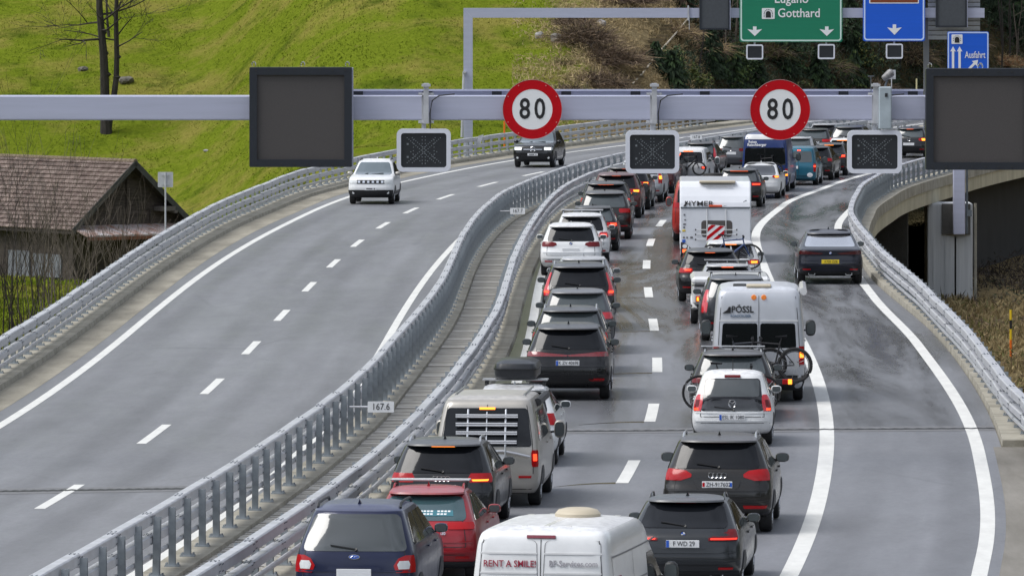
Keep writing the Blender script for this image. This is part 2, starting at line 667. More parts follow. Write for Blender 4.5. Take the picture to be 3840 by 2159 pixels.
xs = np.concatenate([np.linspace(-420, -46, 18), np.arange(-44, 44, 1.0), np.linspace(46, 420, 18)])
ys = np.concatenate([np.linspace(30, 140, 10), np.arange(144, 470, 1.6), np.linspace(474, 1300, 40)])
GX, GY = np.meshgrid(xs, ys)
GZ = tz(GX, GY)
nx, ny = len(xs), len(ys)
tv = np.stack([GX.ravel(), GY.ravel(), GZ.ravel()], 1)
idx = np.arange(nx * ny).reshape(ny, nx)
tf = np.stack([idx[:-1, :-1].ravel(), idx[:-1, 1:].ravel(), idx[1:, 1:].ravel(), idx[1:, :-1].ravel()], 1)
me = bpy.data.meshes.new('hillside')
me.from_pydata(tv.tolist(), [], tf.tolist())
me.polygons.foreach_set('use_smooth', [True] * len(tf))


def ground_material(name, island=False):
    m, nt, b = new_mat(name)
    N = nt.nodes.new
    Lk = nt.links.new
    geo = N('ShaderNodeNewGeometry')

    def noise(scale, detail=6, rough=0.6, st=(1, 1, 1)):
        mp = N('ShaderNodeMapping')
        mp.inputs['Scale'].default_value = st
        Lk(geo.outputs['Position'], mp.inputs['Vector'])
        no = N('ShaderNodeTexNoise')
        no.inputs['Scale'].default_value = scale
        no.inputs['Detail'].default_value = detail
        no.inputs['Roughness'].default_value = rough
        Lk(mp.outputs['Vector'], no.inputs['Vector'])
        return no.outputs['Fac']

    def rng(v, a, b_, c=0.0, d=1.0):
        r = N('ShaderNodeMapRange')
        r.inputs['From Min'].default_value = a
        r.inputs['From Max'].default_value = b_
        r.inputs['To Min'].default_value = c
        r.inputs['To Max'].default_value = d
        Lk(v, r.inputs['Value'])
        return r.outputs['Result']

    def mix(f, a, b_):
        q = N('ShaderNodeMix')
        q.data_type = 'RGBA'
        Lk(f, q.inputs['Factor'])
        for s_, v in (('A', a), ('B', b_)):
            if isinstance(v, tuple):
                q.inputs[s_].default_value = (*v, 1)
            else:
                Lk(v, q.inputs[s_])
        return q.outputs['Result']

    def math2(op, a, b_):
        q = N('ShaderNodeMath')
        q.operation = op
        for i, v in enumerate((a, b_)):
            if isinstance(v, float):
                q.inputs[i].default_value = v
            else:
                Lk(v, q.inputs[i])
        return q.outputs[0]

    if island:
        green = mix(geo.outputs['Random Per Island'], (0.118, 0.158, 0.014), (0.190, 0.235, 0.024))
        dry = mix(geo.outputs['Random Per Island'], (0.185, 0.175, 0.035), (0.30, 0.275, 0.070))
        brown = mix(geo.outputs['Random Per Island'], (0.20, 0.15, 0.075), (0.46, 0.37, 0.205))
    else:
        fine = rng(noise(3.2, 8, 0.75), 0.3, 0.72)
        green = mix(fine, (0.095, 0.132, 0.010), (0.185, 0.230, 0.022))
        dry = mix(fine, (0.16, 0.150, 0.030), (0.28, 0.255, 0.062))
        brown = mix(fine, (0.12, 0.088, 0.048), (0.34, 0.27, 0.15))
    pale = rng(noise(0.16, 6, 0.65, (1, 1, 1)), 0.47, 0.62)
    a = mix(pale, green, dry)
    tuft = rng(noise(0.30, 7, 0.68), 0.46, 0.32)
    a = mix(math2('MULTIPLY', tuft, 0.75), a, (0.045, 0.075, 0.008))
    wornm = rng(noise(0.75, 7, 0.7, (0.6, 1.3, 1)), 0.655, 0.72)
    a = mix(math2('MULTIPLY', wornm, 0.8), a, (0.16, 0.12, 0.055))
    sx = N('ShaderNodeSeparateXYZ')
    Lk(geo.outputs['Position'], sx.inputs['Vector'])
    # brown, dry slope on the side of the forest and under the viaduct
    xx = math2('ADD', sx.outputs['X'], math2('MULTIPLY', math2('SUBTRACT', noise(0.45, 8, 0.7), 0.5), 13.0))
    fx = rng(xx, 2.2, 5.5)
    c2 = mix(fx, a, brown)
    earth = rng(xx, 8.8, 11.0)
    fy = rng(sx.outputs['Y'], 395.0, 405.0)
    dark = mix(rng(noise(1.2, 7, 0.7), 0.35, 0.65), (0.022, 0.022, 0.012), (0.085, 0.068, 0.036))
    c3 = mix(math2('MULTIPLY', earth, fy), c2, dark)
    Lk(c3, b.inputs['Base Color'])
    b.inputs['Roughness'].default_value = 0.9
    b.inputs['Specular IOR Level'].default_value = 0.0
    if not island:
        bp = N('ShaderNodeBump')
        bp.inputs['Strength'].default_value = 0.9
        bp.inputs['Distance'].default_value = 0.25
        Lk(noise(2.4, 8, 0.75), bp.inputs['Height'])
        Lk(bp.outputs['Normal'], b.inputs['Normal'])
    return m


me.materials.append(ground_material('meadow_ground'))
hill = link('hillside', me)
hill['kind'] = 'structure'

# ------------------------------------------------------------------ roadway
deck = MB()
vv = []
ff = []
for Y in YS:
    a, b = lx('LB', Y, -0.55), lx('RB', Y, 0.42)
    vv += [(a, Y, -0.03), (b, Y, -0.03), (b, Y, -0.86), (b - 1.6, Y, -1.05), (a + 1.6, Y, -1.05), (a, Y, -0.86)]
for i in range(len(YS) - 1):
    for k in range(6):
        k2 = (k + 1) % 6
        ff.append((i * 6 + k, (i + 1) * 6 + k, (i + 1) * 6 + k2, i * 6 + k2))
ff.append(tuple(range(6)))
ff.append(tuple(range((len(YS) - 1) * 6, len(YS) * 6))[::-1])
deck.add(vv, ff)
obj('bridge_deck', deck, conc_fascia)['kind'] = 'structure'
strip('road', ('LA', 0), ('ML', -0.35), 0.0, asph_l)
strip('road', ('MR', 0.55), ('RK', 0.0), 0.0, asph_r)
strip('gutter', ('LK', 0), ('LA', 0.0), 0.004, gutter_m)
strip('kerb', ('LB', -0.5), ('LK', 0), 0.12, conc_kerb, h=0.14)
strip('kerb', ('ML', -0.35), ('ML', 0.32), 0.10, conc_kerb, h=0.12)
strip('kerb', ('MR', -0.32), ('MR', 0.55), 0.12, conc_kerb, h=0.14)
ysb = [y for y in YS if y >= 152]
strip('kerb', ('RK', 0.0), ('RB', 0.50), 0.14, conc_kerb, ys=ysb, h=0.40)
dirt_m = mat('dirt_shoulder', (0.13, 0.12, 0.10), rough=0.85, col2=(0.24, 0.225, 0.20), vscale=1.0, bump=0.3, bscale=6, stretch=(1, 0.15, 1))
strip('shoulder', ('EE', 0.32), ('EE', 7.0), 0.004, dirt_m, ys=[y for y in YS if y <= 152])
strip('upstand', ('RB', 0.25), ('RB', 0.75), 0.35, conc_kerb, ys=[y for y in YS if 118 <= y <= 150], h=0.45)
strip('gutter_stain', ('MR', 0.56), ('MR', 1.0), 0.004, mat('wet_gutter', (0.07, 0.07, 0.07), rough=0.3, var=0.4, vscale=1.2, stretch=(1, .3, 1)))

# painted markings
fine = [100 + i for i in range(326)]


def mark(k, w, y0=64, y1=426, gaps=()):
    yy = [y0 + 1.5 * i for i in range(int((y1 - y0) / 1.5) + 1)]
    o = strip('road_marking', (k, -w / 2), (k, w / 2), 0.005, line_m, ys=yy)
    return o


mark('LE', 0.22)
mark('LR', 0.2)
mark('RL', 0.24)
mark('RE', 0.30)
mark('EE', 0.26)


def dash(k, y0, L, w):
    strip('road_marking', (k, -w / 2), (k, w / 2), 0.005, line_m, ys=[y0, y0 + L / 3, y0 + L * 2 / 3, y0 + L])


for y in (105.5, 123.7, 141.9, 160, 178.3, 197.2, 215.6, 234.3, 251.7, 268.8, 286, 303, 320, 338, 356, 374, 392):
    dash('RD', y, 6.2, 0.24)
for y in (101, 118.3, 135.5, 153, 169.7, 186, 202.3, 219.2, 235.2, 251, 266.9, 281.7, 296.8, 312, 326.3, 343, 360, 377):
    dash('LD', y, 6.0, 0.20)


def joint(y, k0, k1, d0, d1, drop=1.2):
    mb = MB()
    n = 90
    vv = []
    ff = []
    for i in range(n + 1):
        t = i / n
        yy = y + drop * (t - 0.5)
        x = lx(k0, yy, d0) * (1 - t) + lx(k1, yy, d1) * t
        o = 0.10 if i % 2 else -0.05
        vv += [(x, yy - 0.16 + o, 0.009), (x, yy + 0.16 + o, 0.009)]
    for i in range(n):
        ff.append((2 * i, 2 * i + 2, 2 * i + 3, 2 * i + 1))
    mb.add(vv, ff)
    obj('expansion_joint', mb, tar_m)['kind'] = 'structure'
    mb = MB()
    for s_ in (-1, 1):
        a = (lx(k0, y, d0), y - drop / 2 + s_ * 0.45)
        b_ = (lx(k1, y, d1), y + drop / 2 + s_ * 0.45)
        mb.add([(a[0], a[1] - 0.28, 0.0045), (b_[0], b_[1] - 0.28, 0.0045), (b_[0], b_[1] + 0.28, 0.0045), (a[0], a[1] + 0.28, 0.0045)], [(0, 1, 2, 3)])
    obj('joint_strip', mb, mat('joint_strip', (0.15, 0.15, 0.155), rough=0.6, var=0.25, vscale=4))['kind'] = 'structure'


joint(157.2, 'MR', 'RK', 0.56, 0.0)
joint(140, 'LA', 'ML', 0.0, -0.36, 1.6)

# steel grating between the two carriageways, one panel per bay
grate_m, gnt, gb = new_mat('steel_grating')
geo = gnt.nodes.new('ShaderNodeTexCoord')
wv = gnt.nodes.new('ShaderNodeTexWave')
wv.wave_type = 'BANDS'
wv.bands_direction = 'Y'
wv.inputs['Scale'].default_value = 1.6
wv.inputs['Distortion'].default_value = 0.4
gnt.links.new(geo.outputs['Object'], wv.inputs['Vector'])
gn = gnt.nodes.new('ShaderNodeTexNoise')
gn.inputs['Scale'].default_value = 1.5
gnt.links.new(geo.outputs['Object'], gn.inputs['Vector'])
g1 = gnt.nodes.new('ShaderNodeMix')
g1.data_type = 'RGBA'
g1.inputs['A'].default_value = (0.26, 0.25, 0.23, 1)
g1.inputs['B'].default_value = (0.46, 0.45, 0.42, 1)
gnt.links.new(wv.outputs['Fac'], g1.inputs['Factor'])
g2 = gnt.nodes.new('ShaderNodeMix')
g2.data_type = 'RGBA'
g2.blend_type = 'MULTIPLY'
g2.inputs['Factor'].default_value = 0.8
gnt.links.new(g1.outputs['Result'], g2.inputs['A'])
gnt.links.new(gn.outputs['Fac'], g2.inputs['B'])
g2b = gnt.nodes.new('ShaderNodeVectorMath')
g2b.operation = 'SCALE'
g2b.inputs['Scale'].default_value = 1.7
gnt.links.new(g2.outputs['Result'], g2b.inputs[0])
gnt.links.new(g2b.outputs['Vector'], gb.inputs['Base Color'])
gb.inputs['Roughness'].default_value = 0.6
gb.inputs['Metallic'].default_value = 0.2
walk = thing('median_walkway', 'long walkway of steel grating panels in the gap between the two carriageways', 'walkway')
y = 100.0
while y < 400:
    mb = MB()
    L = 4.0
    x0, x1 = lx('ML', y, 0.33), lx('MR', y, -0.33)
    x2, x3 = lx('ML', y + L, 0.33), lx('MR', y + L, -0.33)
    zt = 0.05 + rnd.uniform(-0.012, 0.012)
    ly = L - 0.14
    cx, cy = (x0 + x1) / 2, y
    a = [(x0, y), (x1, y), (x3 - (x3 - x1) * 0.14 / L, y + ly), (x2 - (x2 - x0) * 0.14 / L, y + ly)]
    mb.add([(p[0] - cx, p[1] - cy, zt) for p in a] + [(p[0] - cx, p[1] - cy, zt - 0.06) for p in a],
           [(0, 1, 2, 3), (0, 4, 5, 1), (1, 5, 6, 2), (2, 6, 7, 3), (3, 7, 4, 0)])
    # cross ribs
    for k in range(1, 8):
        t = k / 8
        ax = a[0][0] * (1 - t) + a[3][0] * t
        bx = a[1][0] * (1 - t) + a[2][0] * t
        mb.box(((ax + bx) / 2 - cx, ly * t, zt + 0.008), (bx - ax, 0.05, 0.02))
    obj('panel', mb, grate_m, walk, loc=(cx, cy, 0))
    y += L

# ------------------------------------------------------------------ guard rails


def post_mesh(h):
    mb = MB()
    mb.box((0, -0.055, h / 2), (0.11, 0.012, h))
    mb.box((0, 0.055, h / 2), (0.11, 0.012, h))
    mb.box((0, 0, h / 2), (0.012, 0.098, h))
    mb.box((0, 0, 0.012), (0.24, 0.22, 0.024))
    for sx in (-0.09, 0.09):
        for sy in (-0.08, 0.08):
            mb.box((sx, sy, 0.04), (0.03, 0.03, 0.035))
    return mb.mesh('post', post_m)


def rail_mesh(L, w, h):
    mb = MB()
    ch = 0.02
    prof = [(-w / 2 + ch, h / 2), (w / 2 - ch, h / 2), (w / 2, h / 2 - ch), (w / 2, -h / 2 + ch), (w / 2 - ch, -h / 2), (-w / 2 + ch, -h / 2), (-w / 2, -h / 2 + ch), (-w / 2, h / 2 - ch)]
    mb.prism(prof, 0.006, L - 0.006)
    # sleeve bolts near the joint
    if w > 0.1:
        for yy in (0.10, 0.22, L - 0.22, L - 0.10):
            for xx in (-0.035, 0.035):
                mb.box((xx, yy, h / 2 + 0.004), (0.022, 0.022, 0.010), 1)
            for zz in (-0.05, 0.05):
                for sd in (-1, 1):
                    mb.box((sd * (w / 2 + 0.004), yy, zz), (0.010, 0.020, 0.020), 1)
    return mb.mesh('rail', [galv, galv_d])


RAIL_A = rail_mesh(4.0, 0.19, 0.19)
RAIL_B = rail_mesh(4.0, 0.17, 0.16)
RAIL_C = rail_mesh(4.0, 0.07, 0.09)
SLEEVE = MB()
SLEEVE.box((0, 0, 0), (0.165, 0.3, 0.15))
SLEEVE_M = SLEEVE.mesh('sleeve', galv_d)


def barrier(label, k, side, ztop, zbase, y0, y1, step=2.0):
    root = thing('guard_rail', label, 'guard rail', (lx(k, y0), y0, 0), group='steel guard rails along the motorway')
    rx, ry = root.location.x, root.location.y
    pm = post_mesh(ztop - 0.05 - zbase)
    y = y0
    while y < y1:
        h = heading(y)
        link('post', pm, root, (lx(k, y) - rx, y - ry, zbase), (rnd.gauss(0, .010), rnd.gauss(0, .012), h + rnd.gauss(0, .03)))
        y += step * math.cos(h)
    for (m, z, dz) in ((RAIL_A, ztop - 0.095, 0.15), (RAIL_B, ztop - 0.42, 0.14), (RAIL_C, ztop - 0.68, 0.10)):
        y = y0
        while y < y1:
            xa = lx(k, y, side * dz)
            yn = y + 4.0
            for _ in range(3):
                xb = lx(k, yn, side * dz)
                yn = y + 4.0 * (yn - y) / math.hypot(xb - xa, yn - y)
            xb = lx(k, yn, side * dz)
            link('rail', m, root, (xa - rx + rnd.gauss(0, .004), y - ry, z + rnd.gauss(0, .005)), (rnd.gauss(0, .0015), rnd.gauss(0, .012), -math.atan2(xb - xa, yn - y)))
            y = yn
    return root


barrier('outer steel guard rail beside the meadow, along the oncoming carriageway', 'LB', 1, 1.0, 0.12, 100, 412)
barrier('median guard rail with tall posts turned to the camera, left of the grating walkway', 'ML', -1, 1.1, 0.10, 100, 400)
barrier('median guard rail right of the grating walkway, beside the jammed left lane', 'MR', 1, 1.0, 0.12, 100, 400)
barrier('outer steel guard rail curving along the exit lane above the concrete fascia', 'RB', -1, 1.0, 0.14, 116, 400)

# unseen valley sides around the camera, added to darken reflections in the cars
mv, mf = [], []
na = 96
for i in range(na + 1):
    a_ = R(118 + 304 * i / na)
    for j in range(9):
        r_ = 560 + 95 * j
        hgt = 330 * (j / 8) ** 0.8 * (1 + 0.28 * math.sin(a_ * 5) + 0.17 * math.sin(a_ * 11 + 1) + 0.08 * math.sin(a_ * 29 + j)) - 12
        mv.append((r_ * math.cos(a_ - R(0)), r_ * math.sin(a_), hgt))
for i in range(na):
    for j in range(8):
        mf.append((i * 9 + j, i * 9 + j + 1, (i + 1) * 9 + j + 1, (i + 1) * 9 + j))
mb = MB()
mb.add(mv, mf, 0, True)
obj('added_mountain_ring', mb, mat('wooded_mountain', (0.018, 0.030, 0.012), rough=0.95, col2=(0.075, 0.080, 0.045), vscale=0.03, spec=0.1))['kind'] = 'structure'
for k, y0, y1, d_ in ((0, 142, 142, 0), (1, 160, 160, 0), (2, 178, 178, 0), (3, 197, 197, 0), (4, 215.6, 215.6, 0), (5, 234, 234, 0)):
    for sgn in (-1,):
        mb = MB()
        vv, ff = [], []
        n = 14
        for i in range(n + 1):
            t = i / n
            u = -0.12 - t * (1.1 + 0.25 * (k % 3))
            yy = y0 - 0.1 - 1.0 * t * t
            w = 0.16 * (1 - t) + 0.03
            x = ref(yy) + u
            vv += [(x, yy - w, 0.0035), (x, yy + w, 0.0035)]
        for i in range(n):
            ff.append((2 * i, 2 * i + 1, 2 * i + 3, 2 * i + 2))
        mb.add(vv, ff)
        obj('wet_streak', mb, mat('wet_streak', (0.045, 0.045, 0.042), rough=0.2, var=0.4, vscale=3))['kind'] = 'structure'
# ------------------------------------------------------------------ viaduct supports
for (lab, x0, x1, y0, y1, m_, zt) in (
        ('pale concrete pier under the viaduct edge with a steel sign post on it', 17.45, 19.35, 317.2, 319.6, conc_pier, -0.87),
        ('shaded concrete pier set back to the left of the pale pier', 14.9, 16.9, 322, 325, conc_dark, -1.0)):
    p = thing('bridge_pier', lab, 'pier', ((x0 + x1) / 2, y0, -6.5))
    w = x1 - x0
    hh = zt + 6.5
    mb = MB()
    mb.box((0, (y1 - y0) / 2, hh / 2), (w, y1 - y0, hh), ch=0.04)
    obj('shaft', mb, m_, p)
    if m_ is conc_pier:
        mb = MB()
        mb.box((0.25, -0.05, hh - 1.30 / 2), (1.20, 0.10, 1.3))
        obj('bracket_panel', mb, conc_dark, p)['label'] = 'darker recessed panel where the steel post is fixed'
        mb = MB()
        for xx in (-0.48, 0.02, 0.42):
            mb.box((xx, -0.012, (hh - 1.4) / 2), (0.47, 0.03, hh - 1.4))
        obj('facing_board', mb, conc_pier, p)
        mb = MB()
        mb.tube([(1.08, 0.3, 0), (1.08, 0.3, hh)], 0.07)
        obj('drain_pipe', mb, conc_kerb, p)
mb = MB()
vv = []
ff = []
wy = list(range(196, 424, 4))
for Y in wy:
    x = lx('LB', Y, 2.2)
    vv += [(x, Y, -7.2), (x, Y, -0.9)]
for i in range(len(wy) - 1):
    ff.append((2 * i, 2 * i + 1, 2 * i + 3, 2 * i + 2))
mb.add(vv, ff)  # unseen wall added to shut out light from the far side of the deck
# end wall of the span on the near side
e0, e1 = lx('LB', 196, 2.2), lx('RB', 205, -0.6)
mb.add([(e0, 196, -7.2), (e1, 205, -7.2), (e1, 205, -0.9), (e0, 196, -0.9)], [(0, 1, 2, 3)])
tag(obj('added_shade_wall', mb, conc_dark), kind='structure')
mb = MB()
mb.box((0, 0, 2.6), (9.0, 0.6, 5.2))
tag(obj('cross_wall', mb, conc_dark, loc=(10.2, 335, -6.6), rot=(0, 0, R(-12))), kind='structure')
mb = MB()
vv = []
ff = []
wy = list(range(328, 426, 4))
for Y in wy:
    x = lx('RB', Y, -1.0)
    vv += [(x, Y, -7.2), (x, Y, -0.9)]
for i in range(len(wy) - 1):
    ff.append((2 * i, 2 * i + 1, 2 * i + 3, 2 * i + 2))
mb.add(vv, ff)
tag(obj('added_shade_wall', mb, mat('shade_black_concrete', (0.012, 0.012, 0.012), rough=0.9, var=0.5, vscale=0.5)), kind='structure')  # added wall; near-black colour stands in for the shade under the deck

# ------------------------------------------------------------------ gantries and signs


def box_thing(name, lab, cat, loc):
    return thing(name, lab, cat, loc)


def sheet(mb_fn, name, m, parent, loc=None):
    mb = MB()
    mb_fn(mb)
    return obj(name, mb, m, parent, loc)


GY_ = 146.0
GS = 19000 / GY_


def gx(px):
    return (px - 1288) / GS


def gz(py):
    return CAM_H - (py + 151) / GS


g = thing('sign_gantry', 'near steel gantry beam spanning both carriageways with round speed signs', 'gantry', (0, GY_ + 0.35, 0))
bz, bh = gz(272), 0.48
mb = MB()
for (a, b_) in ((-19.6, 14.0),):
    mb.box(((a + b_) / 2, 0, bz), (b_ - a, 0.42, bh), ch=0.025)
obj('beam', mb, gantry_m, g)
for xx in (-19.85, 14.25):
    mb = MB()
    mb.box((0, 0, (bz + bh / 2 + 2.2) / 2), (0.5, 0.45, bz + bh / 2 + 2.2), ch=0.03)
    obj('post', mb, gantry_m, g, loc=(xx, 0, -2.2))
mb = MB()
tx0, tx1 = gx(884), gx(2326)
mb.box(((tx0 + tx1) / 2, 0.14, gz(228.5)), (tx1 - tx0, 0.12, 0.035))
mb.box(((tx0 + tx1) / 2, 0.18, gz(236)), (tx1 - tx0, 0.02, 0.085))
obj('cable_tray', mb, gantry_m, g)
xx = tx0 + 0.12
while xx < tx1:
    mb = MB()
    mb.box((0, 0, 0), (0.19, 0.03, 0.085))
    obj('tray_slot', mb, panel_frame, g, loc=(xx, 0.16, gz(236)))
    xx += 1.345
mb = MB()
for i in range(60):
    t0 = tx0 + (tx1 - tx0) * i / 60
mb.tube([(tx0, -0.2, bz + bh / 2 - 0.03), (tx1, -0.2, bz + bh / 2 - 0.03)], 0.012)
obj('cable', mb, galv_d, g)


def vms(lab, px0, py0, px1, py1, face=panel_face):
    x0, x1, z1, z0 = gx(px0), gx(px1), gz(py0), gz(py1)
    w, h = x1 - x0, z1 - z0
    t = thing('display_panel', lab, 'display', ((x0 + x1) / 2, GY_ - 0.35, (z0 + z1) / 2), group='switched off display panels')
    mb = MB()
    fw = 0.145
    mb.ring(rrect(w, h, 0.02, 2), rrect(w - 2 * fw, h - 2 * fw, 0.01, 2), -0.03, 0.34)
    obj('frame', mb, panel_frame, t)
    mb = MB()
    mb.box((0, 0.05, 0), (w - 2 * fw + 0.002, 0.04, h - 2 * fw + 0.002))
    obj('screen', mb, face, t)
    mb = MB()
    mb.box((0, 0.355, 0), (w * 0.98, 0.03, h * 0.98))
    obj('back_cover', mb, galv_d, t)
    mb = MB()
    mb.box((w / 2 + 0.012, 0.17, 0), (0.022, 0.30, h * 0.99))
    obj('side_trim', mb, gantry_m, t)
    for k in (-0.46, 0.02, 0.455):
        mb = MB()
        ring = [(w * k + 0.035 * math.cos(a), 0.15, h / 2 + 0.05 + 0.05 * math.sin(a)) for a in np.linspace(-0.5, math.pi + 0.5, 9)]
        mb.tube(ring, 0.012, 5)
        obj('lifting_eye', mb, chrome, t)
    mb = MB()
    for k in range(8):
        for zz in (-1, 1):
            mb.box((-w / 2 + w * (k + 0.5) / 8, -0.036, zz * (h / 2 - 0.06)), (0.03, 0.012, 0.03))
    o = obj('frame_bolt', mb, dark_trim, t)
    o['kind'] = 'stuff'
    return t


vms('large dark square display panel, left on the near gantry', 629, 169, 886, 419)
vms('large dark square display panel cut off by the right picture edge', 2327, 172, 2592, 426)


def lane_signal(lab, x, y, z, w, h, hang, back=False, detail=True):
    t = thing('lane_signal', lab, 'lane signal', (x, y, z), group='lane control signals under the gantries')
    mb = MB()
    r = 0.11 * w
    mb.ring(rrect(w, h, r, 6), rrect(w * 0.84, h * 0.80, r * 0.5, 6), -0.05, 0.14)
    obj('frame', mb, signal_rim, t)
    mb = MB()
    mb.prism(rrect(w * 0.845, h * 0.805, r * 0.5, 6), 0.0, 0.10)
    obj('screen', mb, signal_face, t)
    mb = MB()
    mb.box((0, 0.19, 0), (w * 0.8, 0.12, h * 0.78))
    obj('housing', mb, galv_d, t)
    mb = MB()
    mb.box((0, 0.16, h / 2 + hang / 2), (0.085, 0.09, hang))
    obj('hanger', mb, galv, t)
    if detail:
        mb = MB()
        pts = set()
        for k in np.linspace(-1, 1, 17):
            for o_ in (-0.05, 0.05):
                pts.add((round(k * 0.27 + o_, 3), round(k * 0.24, 3)))
                pts.add((round(k * 0.27 + o_, 3), round(-k * 0.24, 3)))
        for k in np.linspace(-0.26, 0.26, 9):
            pts.add((-0.03, round(k, 3)))
            pts.add((0.03, round(k, 3)))
        for k in np.linspace(0, 0.22, 6):
            for s_ in (-1, 1):
                pts.add((round(s_ * (0.03 + k), 3), round(-0.25 + k, 3)))
                pts.add((round(s_ * 0.2, 3), round(0.2 - k * 1.6, 3)))
        for (a, b_) in pts:
            mb.box((a, -0.004, b_), (0.017, 0.012, 0.017))
        for zz in (-0.13, 0.12):
            mb.box((-0.31, -0.006, zz), (0.035, 0.016, 0.035))
        o = obj('led_dots', mb, led_m, t)
        o['kind'] = 'stuff'
    return t


for (lab, px, py, w_) in (('lane signal with white rounded frame above the oncoming lanes, left of the first speed sign', 1066, 378, 136),
                          ('lane signal with white rounded frame hanging between the two round speed signs', 1641, 382, 135),
                          ('lane signal with white rounded frame beside the right display panel', 2200, 382, 137)):
    lane_signal(lab, gx(px), GY_ - 0.05, gz(py), w_ / GS, 108 / GS, (py - 54 - 240) / GS)
# clamps and cables holding the signals
for px in (1072, 1646, 2203):
    t = thing('signal_bracket', {1072: 'steel clamp bracket on the gantry above the leftmost near lane signal', 1646: 'steel clamp bracket on the gantry above the middle near lane signal', 2203: 'steel clamp bracket on the gantry beside the grey control box'}[px], 'bracket', (gx(px), GY_ - 0.02, gz(272)))
    mb = MB()
    mb.box((0, 0, 0.09), (0.10, 0.10, 0.78))
    mb.box((0, -0.02, 0.44), (0.17, 0.16, 0.05))
    for zz in (-0.27, 0.27):
        mb.box((0, 0.04, zz), (0.30, 0.06, 0.05))
        for s_ in (-1, 1):
            mb.box((s_ * 0.12, -0.0, zz), (0.035, 0.10, 0.035))
    obj('clamp', mb, galv, t)
    mb = MB()
    mb.tube([(0.08, -0.06, -0.42), (0.075, -0.07, -0.1), (0.12, -0.07, 0.15), (0.25, -0.05, 0.24), (0.55, 0.02, 0.27)], 0.014)
    obj('cable', mb, dark_trim, t)
t = thing('control_box', 'tall grey-blue steel box on the gantry beside the right lane signal', 'control box', (gx(2226), GY_ - 0.06, gz(278)))
mb = MB()
mb.box((0, 0, 0.05), (0.25, 0.2, 0.82), ch=0.02)
obj('housing', mb, mat('pale_steel', (0.36, 0.42, 0.46), rough=0.5, var=0.15, vscale=3), t)
mb = MB()
mb.box((0.02, -0.108, 0.3), (0.05, 0.02, 0.07))
obj('latch', mb, dark_trim, t)


def speed_sign(lab, px, py, d):
    t = thing('speed_sign', lab, 'speed limit sign', (gx(px), GY_ - 0.12, gz(py)), group='round 80 speed limit signs on the gantry')
    r = d / GS / 2
    mb = MB()
    mb.ring(circ(r, 64), circ(r * 0.685, 64), -0.02, 0.02)
    obj('red_ring', mb, red_sign, t)
    mb = MB()
    mb.prism(circ(r * 0.687, 64), -0.016, 0.014)
    obj('white_disc', mb, white_paint, t)
    mb = MB()
    mb.ring(circ(r * 1.012, 64), circ(r * 1.0, 64), -0.024, 0.03)
    obj('rim', mb, mat('sign_rim', (0.45, 0.25, 0.26), rough=0.4), t)
    mb = MB()
    for a in (28, 152, 208, 332, 60, 120, 240, 300):
        mb.lathe([(-0.03, 0.011), (-0.02, 0.013)], 'y', 8, (r * 0.93 * math.cos(R(a)), 0, r * 0.93 * math.sin(R(a))))
    o = obj('rivet', mb, mat('rivet_pink', (0.55, 0.2, 0.2), rough=0.4), t)
    o['kind'] = 'stuff'
    letters('8', r * 0.98, ink, t, (-r * 0.255, -0.0205, -0.012 * r), sx=0.80, ext=0.002, bold=0.008)
    letters('0', r * 0.98, ink, t, (r * 0.255, -0.0205, -0.012 * r), sx=0.80, ext=0.002, bold=0.008)
    mb = MB()
    for zz in (-0.2, 0.2):
        mb.box((0, 0.06, zz), (0.7 * r, 0.06, 0.05))
    obj('mount', mb, galv, t)


speed_sign('round red-rimmed 80 sign above the oncoming dark car', 1339, 275, 148)
speed_sign('round red-rimmed 80 sign above the blue van', 1962, 276, 150)

# ---- far gantry
FY_ = 362.0
FS = 19000 / FY_


def fx_(px, s=FS):
    return (px - 1288) / s


def fz_(py, s=FS):
    return CAM_H - (py + 151) / s


g = thing('sign_gantry', 'far steel portal gantry with mitred corner carrying green and blue direction signs', 'gantry', (0, FY_, 0))
bz = fz_(33)
bh = 0.46
x0 = fx_(1166)
x1 = fx_(2476)
mb = MB()
mb.add([(x0, -0.22, bz + bh / 2), (x1, -0.22, bz + bh / 2), (x1, -0.22, bz - bh / 2), (x0 + 0.44, -0.22, bz - bh / 2),
        (x0, 0.22, bz + bh / 2), (x1, 0.22, bz + bh / 2), (x1, 0.22, bz - bh / 2), (x0 + 0.44, 0.22, bz - bh / 2)],
       [(0, 3, 2, 1), (4, 5, 6, 7), (0, 1, 5, 4), (3, 7, 6, 2), (1, 2, 6, 5), (0, 4, 7, 3)])
obj('beam', mb, gantry_m, g)
mb = MB()
zb = -1.2
mb.add([(x0, -0.222, bz + bh / 2 - 0.004), (x0 + 0.44, -0.222, bz - bh / 2 - 0.004), (x0 + 0.44, -0.222, zb), (x0, -0.222, zb),
        (x0, 0.222, bz + bh / 2 - 0.004), (x0 + 0.44, 0.222, bz - bh / 2 - 0.004), (x0 + 0.44, 0.222, zb), (x0, 0.222, zb)],
       [(0, 3, 2, 1), (4, 5, 6, 7), (0, 1, 5, 4), (1, 2, 6, 5), (0, 4, 7, 3)])
obj('post', mb, gantry_m, g)
mb = MB()
mb.box((fx_(2331), 0.3, (bz - 1.5) / 2), (0.26, 0.3, bz + 1.5))
obj('post', mb, mat('grey_post', (0.16, 0.165, 0.17), rough=0.55), g)
mb = MB()
mb.tube([(x0 + 0.02, -0.4, fz_(180)), (x0 - 0.08, -0.5, fz_(345))], 0.07)
mb.box((x0 + 0.05, -0.35, fz_(182)), (0.16, 0.3, 0.1))
obj('ladder_stay', mb, galv, g)
mb = MB()
sx_ = fx_(1731)
mb.box((sx_, -0.28, bz), (0.07, 0.08, 0.72))
mb.tube([(sx_ + 0.05, -0.3, bz - 0.1), (sx_ + 0.05, -0.3, fz_(75))], 0.02)
